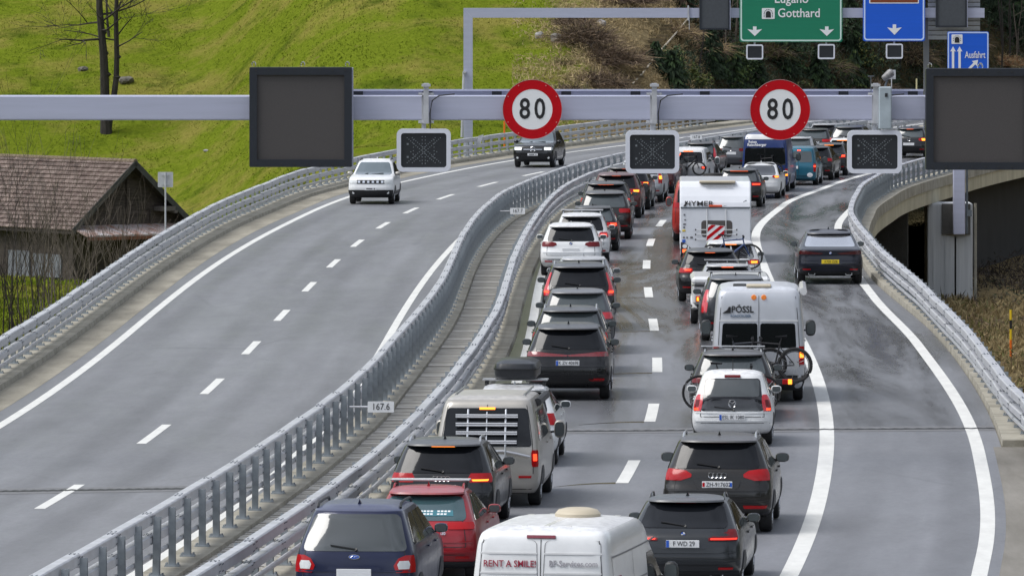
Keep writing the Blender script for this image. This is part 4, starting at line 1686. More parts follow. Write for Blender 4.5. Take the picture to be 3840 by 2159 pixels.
class Shape:
    def __init__(s, T, L, W, H):
        t = TPL[T]
        s.T, s.L, s.W, s.H = T, L, W, H
        z = [a * H for a in t['z']]
        s.z0 = z[0]
        s.yr = pchip(z, t['yr'])
        s.yfd = pchip(z, t['yf'])
        hwf = pchip(z, t['hw'])
        s.hw = lambda zz: hwf(zz) * W / 2
        s.levels = z
        big = T in ('van', 'bus')
        s.rx, s.ry, s.bow = (.16, .12, .02) if big else (.30, .20, .05)

    def hwe(s, z):
        return s.hw(z) * 0.968

    def side_x(s, y, z):
        a, b = s.yr(z), s.L - s.yfd(z)
        t = abs(2 * (y - a) / max(b - a, .1) - 1)
        return s.hw(z) * (1 - .032 * min(t, 1.0) ** 3)

    def rear_y(s, x, z):
        h = s.hwe(z)
        rx = min(s.rx, h * .45)
        ax = min(abs(x), h * 0.9999)
        t = max(0.0, (ax - (h - rx)) / rx)
        return s.yr(z) + s.bow * (ax / h) ** 2 + s.ry * (1 - math.sqrt(max(0, 1 - t * t)))

    def front_y(s, x, z):
        h = s.hwe(z)
        rx = min(.32, h * .45)
        ax = min(abs(x), h * 0.9999)
        t = max(0.0, (ax - (h - rx)) / rx)
        return s.L - s.yfd(z) - .10 * (ax / h) ** 2 - .20 * (1 - math.sqrt(max(0, 1 - t * t)))

    def body(s):
        L = s.levels
        zs = []
        for i in range(len(L) - 1):
            k = 3 if L[i + 1] - L[i] > .06 * s.H else 2
            zs += [L[i] + (L[i + 1] - L[i]) * j / k for j in range(k)]
        zs.append(L[-1])
        loops = []
        for z in zs:
            h = s.hwe(z)
            rx = min(s.rx, h * .45)
            fx2 = min(.32, h * .45)
            xr = [0, .35, .7, 1.0]
            pr = [((h - rx) * a, None) for a in xr]
            half = [(x, s.rear_y(x, z)) for x, _ in pr]
            for k in range(1, 6):
                x = h - rx + rx * math.sin(math.pi / 2 * k / 5)
                half.append((x, s.rear_y(x, z)))
            y0 = half[-1][1]
            fr = []
            for k in range(0, 6):
                x = h - fx2 + fx2 * math.cos(math.pi / 2 * k / 5)
                fr.append((x, s.front_y(x, z)))
            for a in (.66, .33, 0):
                fr.append(((h - fx2) * a, s.front_y((h - fx2) * a, z)))
            y1 = fr[0][1]
            for k in range(1, 9):
                y = y0 + (y1 - y0) * k / 9
                half.append((s.side_x(y, z), y))
            half += fr
            loops.append([(x, y, z) for x, y in half] + [(-x, y, z) for x, y in half[-2:0:-1]])
        top = loops[-1]
        cx = sum(p[1] for p in top) / len(top)
        for sc, dz in ((.93, .006), (.80, .011), (.55, .014)):
            loops.append([(p[0] * sc, cx + (p[1] - cx) * (1 - (1 - sc) * .55), s.levels[-1] + dz * s.H) for p in top])
        mb = MB()
        n = len(loops[0])
        vv = [p for l in loops for p in l]
        ff = []
        for i in range(len(loops) - 1):
            for k in range(n):
                k2 = (k + 1) % n
                ff.append((i * n + k, i * n + k2, (i + 1) * n + k2, (i + 1) * n + k))
        ff.append(tuple(range(n))[::-1])
        ff.append(tuple(range((len(loops) - 1) * n, len(loops) * n)))
        mb.add(vv, ff, 0, True)
        for i, f in enumerate(mb.f):
            if min(mb.v[k][2] for k in f) > s.levels[-2] - .002:
                mb.m[i] = 1
        return mb

    # surface patches ----------------------------------------------------
    def _patch(s, fn, rows, o, mb, mi, nx, skirt, flip):
        """rows: (z, xl, xr) in metres; fn(x,z)->point; o outward offset"""
        P = []
        for (z, a, b) in rows:
            r = []
            for k in range(nx + 1):
                x = a + (b - a) * k / nx
                e = .004
                p = Vector(fn(x, z))
                du = Vector(fn(x + e, z)) - Vector(fn(x - e, z))
                dv = Vector(fn(x, z + e)) - Vector(fn(x, z - e))
                nn = du.cross(dv)
                if nn.length < 1e-9:
                    nn = Vector((0, -1, 0))
                nn.normalize()
                if flip:
                    nn = -nn
                r.append((p, nn))
            P.append(r)
        m = nx + 1
        vv = [p + nn * o for r in P for p, nn in r]
        ff = []
        for i in range(len(P) - 1):
            for k in range(nx):
                q = (i * m + k, i * m + k + 1, (i + 1) * m + k + 1, (i + 1) * m + k)
                ff.append(q[::-1] if flip else q)
        if skirt:
            ring = [(0, k) for k in range(m)] + [(i, nx) for i in range(1, len(P))] + [(len(P) - 1, k) for k in range(nx - 1, -1, -1)] + [(i, 0) for i in range(len(P) - 2, 0, -1)]
            b0 = len(vv)
            for (i, k) in ring:
                p, nn = P[i][k]
                vv.append(p - nn * skirt)
            nr = len(ring)
            for j in range(nr):
                j2 = (j + 1) % nr
                a, b = ring[j][0] * m + ring[j][1], ring[j2][0] * m + ring[j2][1]
                q = (a, b0 + j, b0 + j2, b)
                ff.append(q[::-1] if flip else q)
        mb.add(vv, ff, mi, True)

    def rear(s, rows, o=.004, mb=None, mi=0, nx=8, skirt=.02):
        mb = mb or MB()
        s._patch(lambda x, z: (x, s.rear_y(x, z), z), rows, o, mb, mi, nx, skirt, False)
        return mb

    def front(s, rows, o=.004, mb=None, mi=0, nx=8, skirt=.02):
        mb = mb or MB()
        s._patch(lambda x, z: (x, s.front_y(x, z), z), rows, o, mb, mi, nx, skirt, True)
        return mb

    def side(s, rows, sd, o=.004, mb=None, mi=0, nx=6, skirt=.02):
        mb = mb or MB()
        s._patch(lambda y, z: (sd * s.side_x(y, z), y, z), rows, o, mb, mi, nx, skirt, sd < 0)
        return mb


def rounded_rows(z0, z1, w0, w1, r=.07, asym=None, n=4):
    """trapezoid with rounded corners; half widths w0 (bottom) w1 (top)"""
    zs = [z0 + r * (1 - math.cos(math.pi / 2 * k / n)) for k in range(n + 1)] + [z0 + (z1 - z0) * t for t in (.35, .5, .65)] + [z1 - r * (1 - math.cos(math.pi / 2 * k / n)) for k in range(n, -1, -1)]
    rows = []
    for z in zs:
        w = w0 + (w1 - w0) * (z - z0) / (z1 - z0)
        if z < z0 + r:
            w -= r - math.sqrt(max(0, r * r - (z0 + r - z) ** 2))
        if z > z1 - r:
            w -= r - math.sqrt(max(0, r * r - (z - z1 + r) ** 2))
        rows.append((z, w))
    return rows


WHEELS = {}


def wheel_meshes(r, w):
    k = (round(r, 2), round(w, 2))
    if k not in WHEELS:
        t = MB()
        t.lathe([(-w / 2, r * .62), (-w / 2, r * .86), (-w * .44, r * .96), (-w * .30, r), (w * .30, r), (w * .44, r * .96), (w / 2, r * .86), (w / 2, r * .62)], 'x', 26)
        for a in range(26):
            q = 2 * math.pi * a / 26
        rm = MB()
        rm.lathe([(w * .30, r * .63), (w * .50, r * .63), (w * .50, r * .58), (w * .36, r * .55), (w * .34, r * .1)], 'x', 26)
        for a in range(5):
            q = 2 * math.pi * a / 5
            for dq in (-.13, .13):
                p0 = Vector((w * .46, r * .10 * math.cos(q), r * .10 * math.sin(q)))
                p1 = Vector((w * .47, r * .58 * math.cos(q + dq), r * .58 * math.sin(q + dq)))
                rm.tube([p0, p1], r * .06, 4)
        rm.lathe([(w * .40, r * .12), (w * .52, r * .10)], 'x', 10)
        WHEELS[k] = (t.mesh('tyre', rubber), rm.mesh('rim', rim_m))
    return WHEELS[k]


MIRR = {}


def mirror_mesh(sz):
    if sz not in MIRR:
        bm = bmesh.new()
        bmesh.ops.create_uvsphere(bm, u_segments=12, v_segments=8, radius=1)
        mb = MB()
        vv = []
        for v in bm.verts:
            x, y, z = v.co
            y2 = max(-.55, y)
            sq = (abs(x) ** 3 + abs(z) ** 3 + 1e-9) ** (1 / 3) / (math.hypot(x, z) + 1e-9)
            vv.append((.105 * sz * x / sq * (.75 if sz > 1.2 else 1), .09 * sz * y2, .072 * sz * z / sq * (1.7 if sz > 1.2 else 1)))
        bm.verts.index_update()
        mb.add(vv, [[v.index for v in f.verts] for f in bm.faces], 0, True)
        bm.free()
        g = MB()
        g.prism([(x * (.75 if sz > 1.2 else 1), z * (1.7 if sz > 1.2 else 1)) for x, z in rrect(.17 * sz, .11 * sz, .04 * sz, 4)], -.053 * sz, -.045 * sz)
        MIRR[sz] = (mb, g.mesh('mirror_glass', mat('mirror_glass', (.10, .115, .12), rough=.15, metal=.3)))
    return MIRR[sz]


def vehicle(name, lab, cat, X, Y, T, L, W, H, pm, o=None, yaw=None, oncoming=False, group='vehicles queueing on the motorway'):
    o = o or {}
    S = Shape(T, L, W, H)
    h = heading(Y) if yaw is None else yaw
    if oncoming:
        # model faces +y; turn it round so that its nose points at the camera
        rt = thing(name, lab, cat, (X, Y, 0.006), h + math.pi, group)
        fwd = Vector((0, 0, 0))
    else:
        rt = thing(name, lab, cat, (X, Y, 0.006), h, group)
    dy = -L if oncoming else 0.0   # oncoming things are placed by their nose
    big = T in ('van', 'bus')

    def part(n_, mb, m_, par=None, **k):
        ob = obj(n_, mb, m_, par or rt, **k)
        if par is None and dy:
            ob.location.y += dy
        return ob
    cover = Vector((0, dy, 0))
    wet = WET.get(pm.name, pm)
    bd = part('body', S.body(), [pm, wet], angle=50)
    Hh = H
    # lower plastic
    if o.get('clad', T == 'suv'):
        zt = o.get('cladz', .25) * H
        z0 = S.z0 + .004
        mb = MB()
        cz_ = [(z, -S.hwe(z) * .985, S.hwe(z) * .985) for z in np.linspace(z0, zt, 8)]
        S.rear(cz_, .012, mb, nx=16)
        for sd in (-1, 1):
            S.side([(z0, .45, L - .5), ((z0 + zt * .9) / 2, .40, L - .45), (zt * .9, .40, L - .45)], sd, .008, mb)
        if oncoming:
            S.front(cz_, .014, mb, nx=16)
        part('bumper', mb, o.get('clad_m', black_m))
    # wheels
    r = o.get('wr', .30 + .035 * (H > 1.55) + .0 * big)
    wb0 = o.get('y_rear_wheel', .80 if not big else 1.0)
    wb1 = L - o.get('front_over', .88)
    ww = .225
    for sd in (-1, 1):
        for yw in (wb0, wb1):
            mb = MB()
            Ra = r + .055
            rows = []
            for k in range(9):
                a = math.pi / 2 * k / 8
                zz = max(S.z0 + .006, r + Ra * math.sin(a) if k else S.z0 + .006)
                hwid_ = Ra * math.cos(a) if k else Ra * .97
                rows.append((zz, yw - max(hwid_, .01), yw + max(hwid_, .01)))
            rows = [q for i, q in enumerate(rows) if i == 0 or q[0] > rows[i - 1][0] + .001]
            S.side(rows, sd, .014, mb, nx=6)
            part('wheel_arch', mb, dark_trim)
    tm, rm = wheel_meshes(r, ww)
    for sd in (-1, 1):
        for yw in (wb0, wb1):
            xw = S.side_x(yw, max(r, S.z0 + .02)) + .020 - ww / 2
            e = bpy.data.objects.new('wheel', None)
            C.objects.link(e)
            e.parent = rt
            e.location = (sd * xw, yw + dy, r)
            e.rotation_euler = (0, 0, 0 if sd > 0 else math.pi)
            link('tyre', tm, e)
            link('rim', rm, e)
    # underside
    mb = MB()
    mb.box((0, L / 2, S.z0 + .02), (W * .72, L - 1.0, .10))
    part('underbody', mb, black_m)
    # rear window(s)
    wz0, wz1 = [a * H for a in o.get('win', (.665, .915) if not big else (.56, .86))]
    gm = o.get('glass', glass_m)
    if o.get('rear_win', True):
        if o.get('split'):
            for sd in (-1, 1):
                mb = MB()
                w0, w1 = o.get('ww', (.90, .88))
                rows = rounded_rows(wz0, wz1, 0, 0, .05)
                zz = [q[0] for q in rows]
                ins = [-q[1] for q in rounded_rows(wz0, wz1, 0, 0, .05)]
                xr_ = []
                for z, i_ in zip(zz, ins):
                    wo = S.hwe(z) * (w0 + (w1 - w0) * (z - wz0) / (wz1 - wz0)) - i_
                    wi = .03 + i_
                    xr_.append((z, wi, wo) if sd > 0 else (z, -wo, -wi))
                S.rear(xr_, .006, mb, nx=6)
                part('rear_window', mb, gm)
        else:
            w0, w1 = o.get('ww', (.86, .90))
            rr_ = rounded_rows(wz0, wz1, S.hwe(wz0) * w0, S.hwe(wz1) * w1, o.get('wrad', .075))
            mb = MB()
            S.rear([(z, -w, w) for z, w in rr_], .006, mb, nx=14)
            rw = part('rear_window', mb, gm)
    # windscreen
    cz0, cz1 = (.66 * H, .93 * H) if not big else (.62 * H, .92 * H)
    if T == 'van':
        cz0, cz1 = .54 * H, .78 * H
    mb = MB()
    S.front([(z, -w, w) for z, w in rounded_rows(cz0, cz1, S.hwe(cz0) * .90, S.hwe(cz1) * .88, .07)], .006, mb, nx=12)
    part('windscreen', mb, o.get('front_glass', gm))
    # side windows
    sz0, sz1 = (.665 * H, .915 * H) if not big else (.60 * H, .86 * H)
    if T == 'van':
        sz0, sz1 = .54 * H, .74 * H
    for sd in (-1, 1):
        if o.get('side_win', True):
            ya0, ya1 = S.yr(sz0) + .34, S.yr(sz1) + .42
            yb0, yb1 = L - S.yfd(sz0) - .42, L - S.yfd(sz1) - .36
            if T == 'van':
                ya0, ya1 = yb0 - 1.3, yb0 - 1.25
            mb = MB()
            cuts = o.get('cuts', (0, .33, .66, 1.0) if T != 'van' else (0, 1.0))
            for i in range(len(cuts) - 1):
                rows = []
                for t in (0, .08, .5, .9, 1.0):
                    z = sz0 + (sz1 - sz0) * t
                    a, b = ya0 + (ya1 - ya0) * t, yb0 + (yb1 - yb0) * t
                    p0 = a + (b - a) * cuts[i] + .03
                    p1 = a + (b - a) * cuts[i + 1] - .03
                    ins = .03 if t in (0, 1.0) else 0
                    rows.append((z, p0 + ins, p1 - ins))
                S.side(rows, sd, .006, mb, nx=5)
            part('side_window', mb, gm)
        # door seams
        if Y < 240:
            mb = MB()
            for f_ in ((.40, .68) if T != 'van' else (.35, .72)):
                yy = L * f_
                S.side([(z, yy - .006, yy + .006) for z in np.linspace(.2 * H, sz0, 6)], sd, .003, mb, nx=1, skirt=0)
            S.side([(.20 * H, .9, L - 1.1), (.20 * H + .012, .9, L - 1.1)], sd, .003, mb, nx=6, skirt=0)
            part('door_seam', mb, black_m)
            mb = MB()
            for f_ in (.44, .66):
                zz = sz0 - .13
                mb.box((sd * (S.side_x(L * f_, zz) + .015), L * f_, zz), (.03, .20, .03), ch=.008)
            part('door_handle', mb, pm)
    # mirrors
    msz = o.get('mirror', 1.0 if not big else 1.35)
    mbm, gme = mirror_mesh(msz)
    mz = .685 * H if not big else (.56 * H if T == 'van' else .60 * H)
    my = L - S.yfd(mz) - (.30 if not big else .45)
    mcol = o.get('mirror_m', pm)
    for sd in (-1, 1):
        mb = MB()
        mb.add(mbm.v, mbm.f, 0, True)
        mb.tube([(-sd * .08 * msz, .02, -.05), (-sd * .24 * msz, .05, -.09)], .022, 6, 1)
        xm = S.side_x(my, mz) + .125 * msz
        mo = part('mirror', mb, [mcol, dark_trim], loc=(sd * xm, my, mz))
        link('mirror_glass', gme, mo)
    # tail lights
    def pair(n_, rows, m_, o_, nx=6):
        for sd in (-1, 1):
            rr_ = [(z * H, (a if sd > 0 else -b) * S.hwe(z * H), (b if sd > 0 else -a) * S.hwe(z * H)) for z, a, b in rows]
            part(n_, S.rear(rr_, o_, nx=nx), m_)
    if not oncoming:
        lights = o.get('lights', [(.555, .60, .985), (.60, .56, .99), (.64, .60, .985)])
        pair('tail_light', lights, o.get('lens', red_lens), .012, nx=8)
        if o.get('lens2'):
            rows, m_ = o['lens2']
            pair('tail_light_inner', rows, m_, .016, nx=5)
        if o.get('lit'):
            rows, m_ = o['lit']
            pair('lit_lamp', rows, m_, .019, nx=4)
        # high brake lamp
        if o.get('hl', True):
            zt = o.get('hlz', wz1 / H + .022)
            wl = o.get('hlw', .16)
            mb = S.rear([(zt * H - .018, -wl, wl), (zt * H + .018, -wl, wl)], .03 if not big else .02, nx=4)
            part('high_brake_lamp', mb, o.get('hlm', red_dark))
        # spoiler over the window
        if o.get('spoiler', not big):
            z = wz1 + .025
            w0 = S.hwe(z) * .97
            y_ = S.rear_y(0, z)
            zt = min(z + .07, .975 * H)
            mb = MB()
            n = 10
            vv = []
            for k in range(n + 1):
                x = -w0 + 2 * w0 * k / n
                e = .10 * (1 - (abs(x) / w0) ** 3)
                yb = S.rear_y(x * .98, z)
                yt = S.rear_y(x * .9, .975 * H)
                vv += [(x, yb - .10 - e * .5, z + .012), (x, yb - .085 - e * .5, z + .040), (x * .96, yt + .12, .992 * H), (x, yb + .06, z - .01)]
            ff = []
            for k in range(n):
                for j in range(4):
                    j2 = (j + 1) % 4
                    ff.append((k * 4 + j, (k + 1) * 4 + j, (k + 1) * 4 + j2, k * 4 + j2))
            ff += [(0, 1, 2, 3), (4 * n + 3, 4 * n + 2, 4 * n + 1, 4 * n)]
            mb.add(vv, ff, 0, True)
            part('roof_spoiler', mb, WET.get(o.get('spoiler_m', pm).name, pm), angle=30)
        # seams of the tailgate / rear doors
        if Y < 260 or big:
            mb = MB()
            zb = o.get('gate', .40) * H
            if big:
                S.rear([(z, -.006, .006) for z in np.linspace(.2 * H, .93 * H, 8)], .007, mb, nx=1, skirt=0)
                hwg = .90
                zb, ztop = .17 * H, .925 * H
            else:
                hwg, ztop = o.get('gatew', .80), wz0
            for sd in (-1, 1):
                S.rear([(z, sd * S.hwe(z) * hwg - .006, sd * S.hwe(z) * hwg + .006) for z in np.linspace(zb, ztop, 6)], .004, mb, nx=1, skirt=0)
            S.rear([(zb - .006, -S.hwe(zb) * hwg, S.hwe(zb) * hwg), (zb + .006, -S.hwe(zb) * hwg, S.hwe(zb) * hwg)], .004, mb, nx=10, skirt=0)
            if not big:
                zz = .315 * H
                S.rear([(zz - .005, -S.hwe(zz) * .95, S.hwe(zz) * .95), (zz + .005, -S.hwe(zz) * .95, S.hwe(zz) * .95)], .004, mb, nx=10, skirt=0)
            part('tailgate_seam', mb, black_m)
        # reflectors
        if o.get('refl', not big):
            pair('reflector', [(.275, .62, .86), (.295, .62, .87)], red_lens, .016, 3)
        # number plate
        pl = o.get('plate', ('', 'w'))
        if pl:
            pz = o.get('plz', .52 if not big else .40) * H
            pxo = o.get('plx', 0.0)
            py_ = S.rear_y(pxo + (.25 if pxo else .0), pz) - .022
            mb = MB()
            yel_ = pl[1] == 'y'
            mb.box((0, 0, 0), (.52, .018, .115), ch=.004)
            p = part('number_plate', mb, plate_y if yel_ else plate_w, loc=(pxo, py_, pz))
            if pl[1] == 'eu':
                mb = MB()
                mb.box((-.235, -.0105, 0), (.045, .006, .108))
                obj('country_band', mb, plate_b, p)
            if pl[1] == 'ch':
                for xx, m_ in ((-.235, red_sign), (.235, plate_b)):
                    mb = MB()
                    mb.box((xx, -.0105, 0), (.04, .006, .07))
                    obj('crest', mb, m_, p)
            if pl[0]:
                letters(pl[0], .105, ink, p, (.02, -.0125, 0), sx=.86, ext=.001)
        if not big and o.get('recess', True):
            pz = o.get('plz', .52) * H
            part('plate_recess', S.rear([(pz - .085, -.30, .30), (pz - .06, -.36, .36), (pz + .075, -.40, .40), (pz + .10, -.34, .34)], .006, nx=8), dark_trim if o.get('dark_recess') else pm)
            mb = MB()
            for zz in (.345 * H, .455 * H):
                S.rear([(zz - .014, -S.hwe(zz) * .90, S.hwe(zz) * .90), (zz, -S.hwe(zz) * .93, S.hwe(zz) * .93), (zz + .012, -S.hwe(zz) * .90, S.hwe(zz) * .90)], .018, mb, nx=12)
            part('bumper_crease', mb, pm)
        # wiper
        if o.get('wiper', True) and not o.get('split') and o.get('rear_win', True):
            mb = MB()
            z = wz0 + .035
            y_ = S.rear_y(.1, z) - .03
            mb.tube([(.02, y_, z), (-.36, S.rear_y(.3, z + .05) - .028, z + .055)], .011, 5)
            mb.tube([(.03, y_ + .02, z - .02), (.02, y_ - .005, z)], .022, 6)
            part('wiper', mb, black_m)
        # exhaust / diffuser
        if o.get('exh'):
            for sd in (-1, 1):
                mb = MB()
                zz = .20 * H
                mb.ring(rrect(.20, .085, .03, 4, sd * S.hwe(zz) * .62, zz), rrect(.165, .055, .02, 4, sd * S.hwe(zz) * .62, zz), S.rear_y(S.hwe(zz) * .62, zz) - .03, S.rear_y(S.hwe(zz) * .62, zz) + .05)
                part('exhaust_tip', mb, chrome)
        # maker's emblem
        em = o.get('emblem')
        if em:
            ez_ = o.get('emz', .605) * H
            ey = S.rear_y(0, ez_) - .012
            em_obj = emblem(em, rt, (0, ey + dy, ez_))
        for (tx, px_, pz_, sz_, m_) in o.get('texts', ()):
            y_ = S.rear_y(px_, pz_) - .014
            sl_ = math.atan2(S.rear_y(px_, pz_ + .05) - S.rear_y(px_, pz_ - .05), .1)
            letters(tx, sz_, m_, rt, (px_, y_, pz_), rot=(R(90) - sl_, 0, 0), ext=.004, sx=.9, bold=.004 if sz_ > .13 else .001)
    else:
        # nose
        hl_rows = o.get('hlights', [(.47, .56, .93), (.51, .54, .95), (.56, .56, .94)])
        for sd in (-1, 1):
            rr_ = [(z * H, (a if sd > 0 else -b) * S.hwe(z * H), (b if sd > 0 else -a) * S.hwe(z * H)) for z, a, b in hl_rows]
            part('headlight', S.front(rr_, .012, nx=6), clear_lens)
            z0_, a_, b_ = hl_rows[0]
            z1_ = hl_rows[-1][0]
            zm = (z0_ + z1_) / 2
            rr_ = [(z * H, (.60 if sd > 0 else -.86) * S.hwe(z * H), (.86 if sd > 0 else -.60) * S.hwe(z * H)) for z in (zm - .02, zm + .018)]
            part('lit_lamp', S.front(rr_, .02, nx=4), white_lamp if o.get('beam') else clear_lens)
        gz0_, gz1_ = [a * H for a in o.get('grille', (.475, .555))]
        gw = o.get('grw', .50)
        gr = part('grille', S.front([(z, -S.hwe(z) * gw, S.hwe(z) * gw) for z in np.linspace(gz0_, gz1_, 5)], .016, nx=10), black_m)
        for k in (range(6) if not o.get('star') else ()):
            mb = MB()
            xx = -gw + gw * 2 * (k + .5) / 6
            zz = (gz0_ + gz1_) / 2
            S.front([(zz - .035, (xx - .05) * S.hwe(zz), (xx + .05) * S.hwe(zz)), (zz + .035, (xx - .05) * S.hwe(zz), (xx + .05) * S.hwe(zz))], .022, mb, nx=1)
            part('grille_bar', mb, chrome)
        if o.get('star'):
            mb = MB()
            zz = (gz0_ + gz1_) / 2
            S.front([(zz - .012, -.42, .42), (zz + .012, -.42, .42)], .022, mb, nx=6)
            part('grille_bar', mb, chrome)
        if o.get('star'):
            mb = MB()
            zz = (gz0_ + gz1_) / 2
            yy = S.front_y(0, zz) + .035
            cc = [(.12 * math.cos(q), yy, zz + .12 * math.sin(q)) for q in np.linspace(0, 2 * math.pi, 19)]
            mb.tube(cc, .012, 5)
            for k in range(3):
                q = math.pi / 2 + k * 2 * math.pi / 3
                mb.tube([(0, yy, zz), (.115 * math.cos(q), yy, zz + .115 * math.sin(q))], .012, 4)
            part('emblem', mb, chrome)
        zz = .24 * H
        part('lower_grille', S.front([(.17 * H, -S.hwe(zz) * .62, S.hwe(zz) * .62), (.24 * H, -S.hwe(zz) * .66, S.hwe(zz) * .66), (.33 * H, -S.hwe(zz) * .55, S.hwe(zz) * .55)], .016, nx=8), black_m)
        for sd in (-1, 1):
            mb = MB()
            mb.lathe([(-.01, .04), (.02, .05)], 'y', 12, (sd * W * .37, S.front_y(W * .37, .27 * H) - .0, .27 * H))
            part('fog_lamp', mb, clear_lens)
        mb = MB()
        pz = .36 * H
        mb.box((0, S.front_y(0, pz) + .02, pz), (.46, .02, .105))
        p = part('number_plate', mb, plate_w)
        mb = MB()
        mb.box((-.15, .012 + S.front_y(0, pz) + .02, pz), (.05, .004, .06))
        mb.box((0.04, .012 + S.front_y(0, pz) + .02, pz), (.24, .004, .05))
        obj('plate_print', mb, mat('grey_ink', (.12, .12, .13)), p)
        mb = MB()
        for sd in (-1, 1):
            mb.tube([(sd * .12 + .2, S.front_y(.3, cz0 + .02) + .03, cz0 + .02), (sd * .30 - .1, S.front_y(.1, cz0 + .05) + .03, cz0 + .06)], .01, 4)
        part('wiper', mb, black_m)
    # roof rails, bars, box, aerial
    zr = .968 * H
    rail_x = S.hw(zr) * .985
    ya, yb = S.yr(zr) + .22, L - S.yfd(zr) - .12
    if o.get('rails'):
        m_ = o['rails']
        for sd in (-1, 1):
            mb = MB()
            pts = [(sd * rail_x, ya, zr), (sd * rail_x * .99, ya + .12, zr + .065), (sd * rail_x * .985, (ya + yb) / 2, zr + .075), (sd * rail_x * .99, yb - .15, zr + .06), (sd * rail_x, yb, zr)]
            mb.tube(pts, .020, 6)
            part('roof_rail', mb, m_)
    for f_ in o.get('bars', ()):
        mb = MB()
        yy = ya + (yb - ya) * f_
        bw = rail_x + .08
        zz = .985 * H + .10
        mb.box((0, yy, zz), (2 * bw, .075, .03), ch=.008)
        for sd in (-1, 1):
            mb.box((sd * rail_x, yy, zz - .07), (.06, .09, .11), 1, ch=.01)
        part('roof_bar', mb, [alu, black_m])
    if o.get('aerial', not big):
        yy = S.yr(.975 * H) + o.get('aer_y', .30)
        mb = MB()
        if o.get('aerial') == 'rod':
            mb.tube([(0, yy, .995 * H), (0, yy - .10, H + .22)], [.012, .006], 5)
        else:
            mb.add([(-.03, yy - .10, H * .992), (.03, yy - .10, H * .992), (.02, yy + .1, H * .995), (-.02, yy + .1, H * .995), (0, yy - .11, H + .075)], [(0, 1, 4), (1, 2, 4), (2, 3, 4), (3, 0, 4)])
        part('aerial', mb, o.get('aer_m', pm))
    rt['_L'] = L
    return rt, S


def emblem(kind, parent, loc):
    mb = MB()
    n = 18

    def ringt(cx, cz, r_, t_=.008):
        mb.tube([(cx + r_ * math.cos(2 * math.pi * k / n), 0, cz + r_ * math.sin(2 * math.pi * k / n)) for k in range(n + 1)], t_, 5)
    m = chrome
    if kind == 'rings':
        for k in range(4):
            ringt(-.108 + .072 * k, 0, .047, .0075)
    elif kind == 'vw':
        ringt(0, 0, .075, .010)
        mb.tube([(-.055, 0, .045), (-.0, 0, -.0), (.055, 0, .045)], .008, 4)
        mb.tube([(-.062, 0, .01), (-.03, 0, -.06), (0, 0, -.012), (.03, 0, -.06), (.062, 0, .01)], .008, 4)
    elif kind == 'roundel':
        ringt(0, 0, .040, .008)
        for k in range(4):
            mb.prism([(0, 0)] + [(.036 * math.cos(a), .036 * math.sin(a)) for a in np.linspace(math.pi / 2 * k, math.pi / 2 * (k + 1), 6)], -.004, .004, 1 + k % 2)
        return obj('emblem', mb, [ink, white_paint, plate_b], parent, loc)
    elif kind == 'chevrons':
        for dz in (0, -.055):
            mb.prism([(-.11, dz - .05), (0, dz + .03), (.11, dz - .05), (.11, dz - .025), (0, dz + .058), (-.11, dz - .025)], -.01, .01)
        m = galv_d
    elif kind == 'oval':
        mb.prism([(.085 * math.cos(a), .035 * math.sin(a)) for a in np.linspace(0, 2 * math.pi, 21)[:-1]], -.008, .006, 0)
        mb.prism([(.075 * math.cos(a), .028 * math.sin(a)) for a in np.linspace(0, 2 * math.pi, 21)[:-1]], -.012, .002, 1)
        e = obj('emblem', mb, [chrome, plate_b], parent, loc)
        mb = MB()
        mb.tube([(-.05, -.014, -.005), (-.02, -.014, .012), (.0, -.014, -.006), (.02, -.014, .01), (.05, -.014, .0)], .005, 4)
        obj('emblem_script', mb, chrome, e)
        return e
    elif kind == 'ring':
        ringt(0, 0, .05, .011)
    return obj('emblem', mb, m, parent, loc)


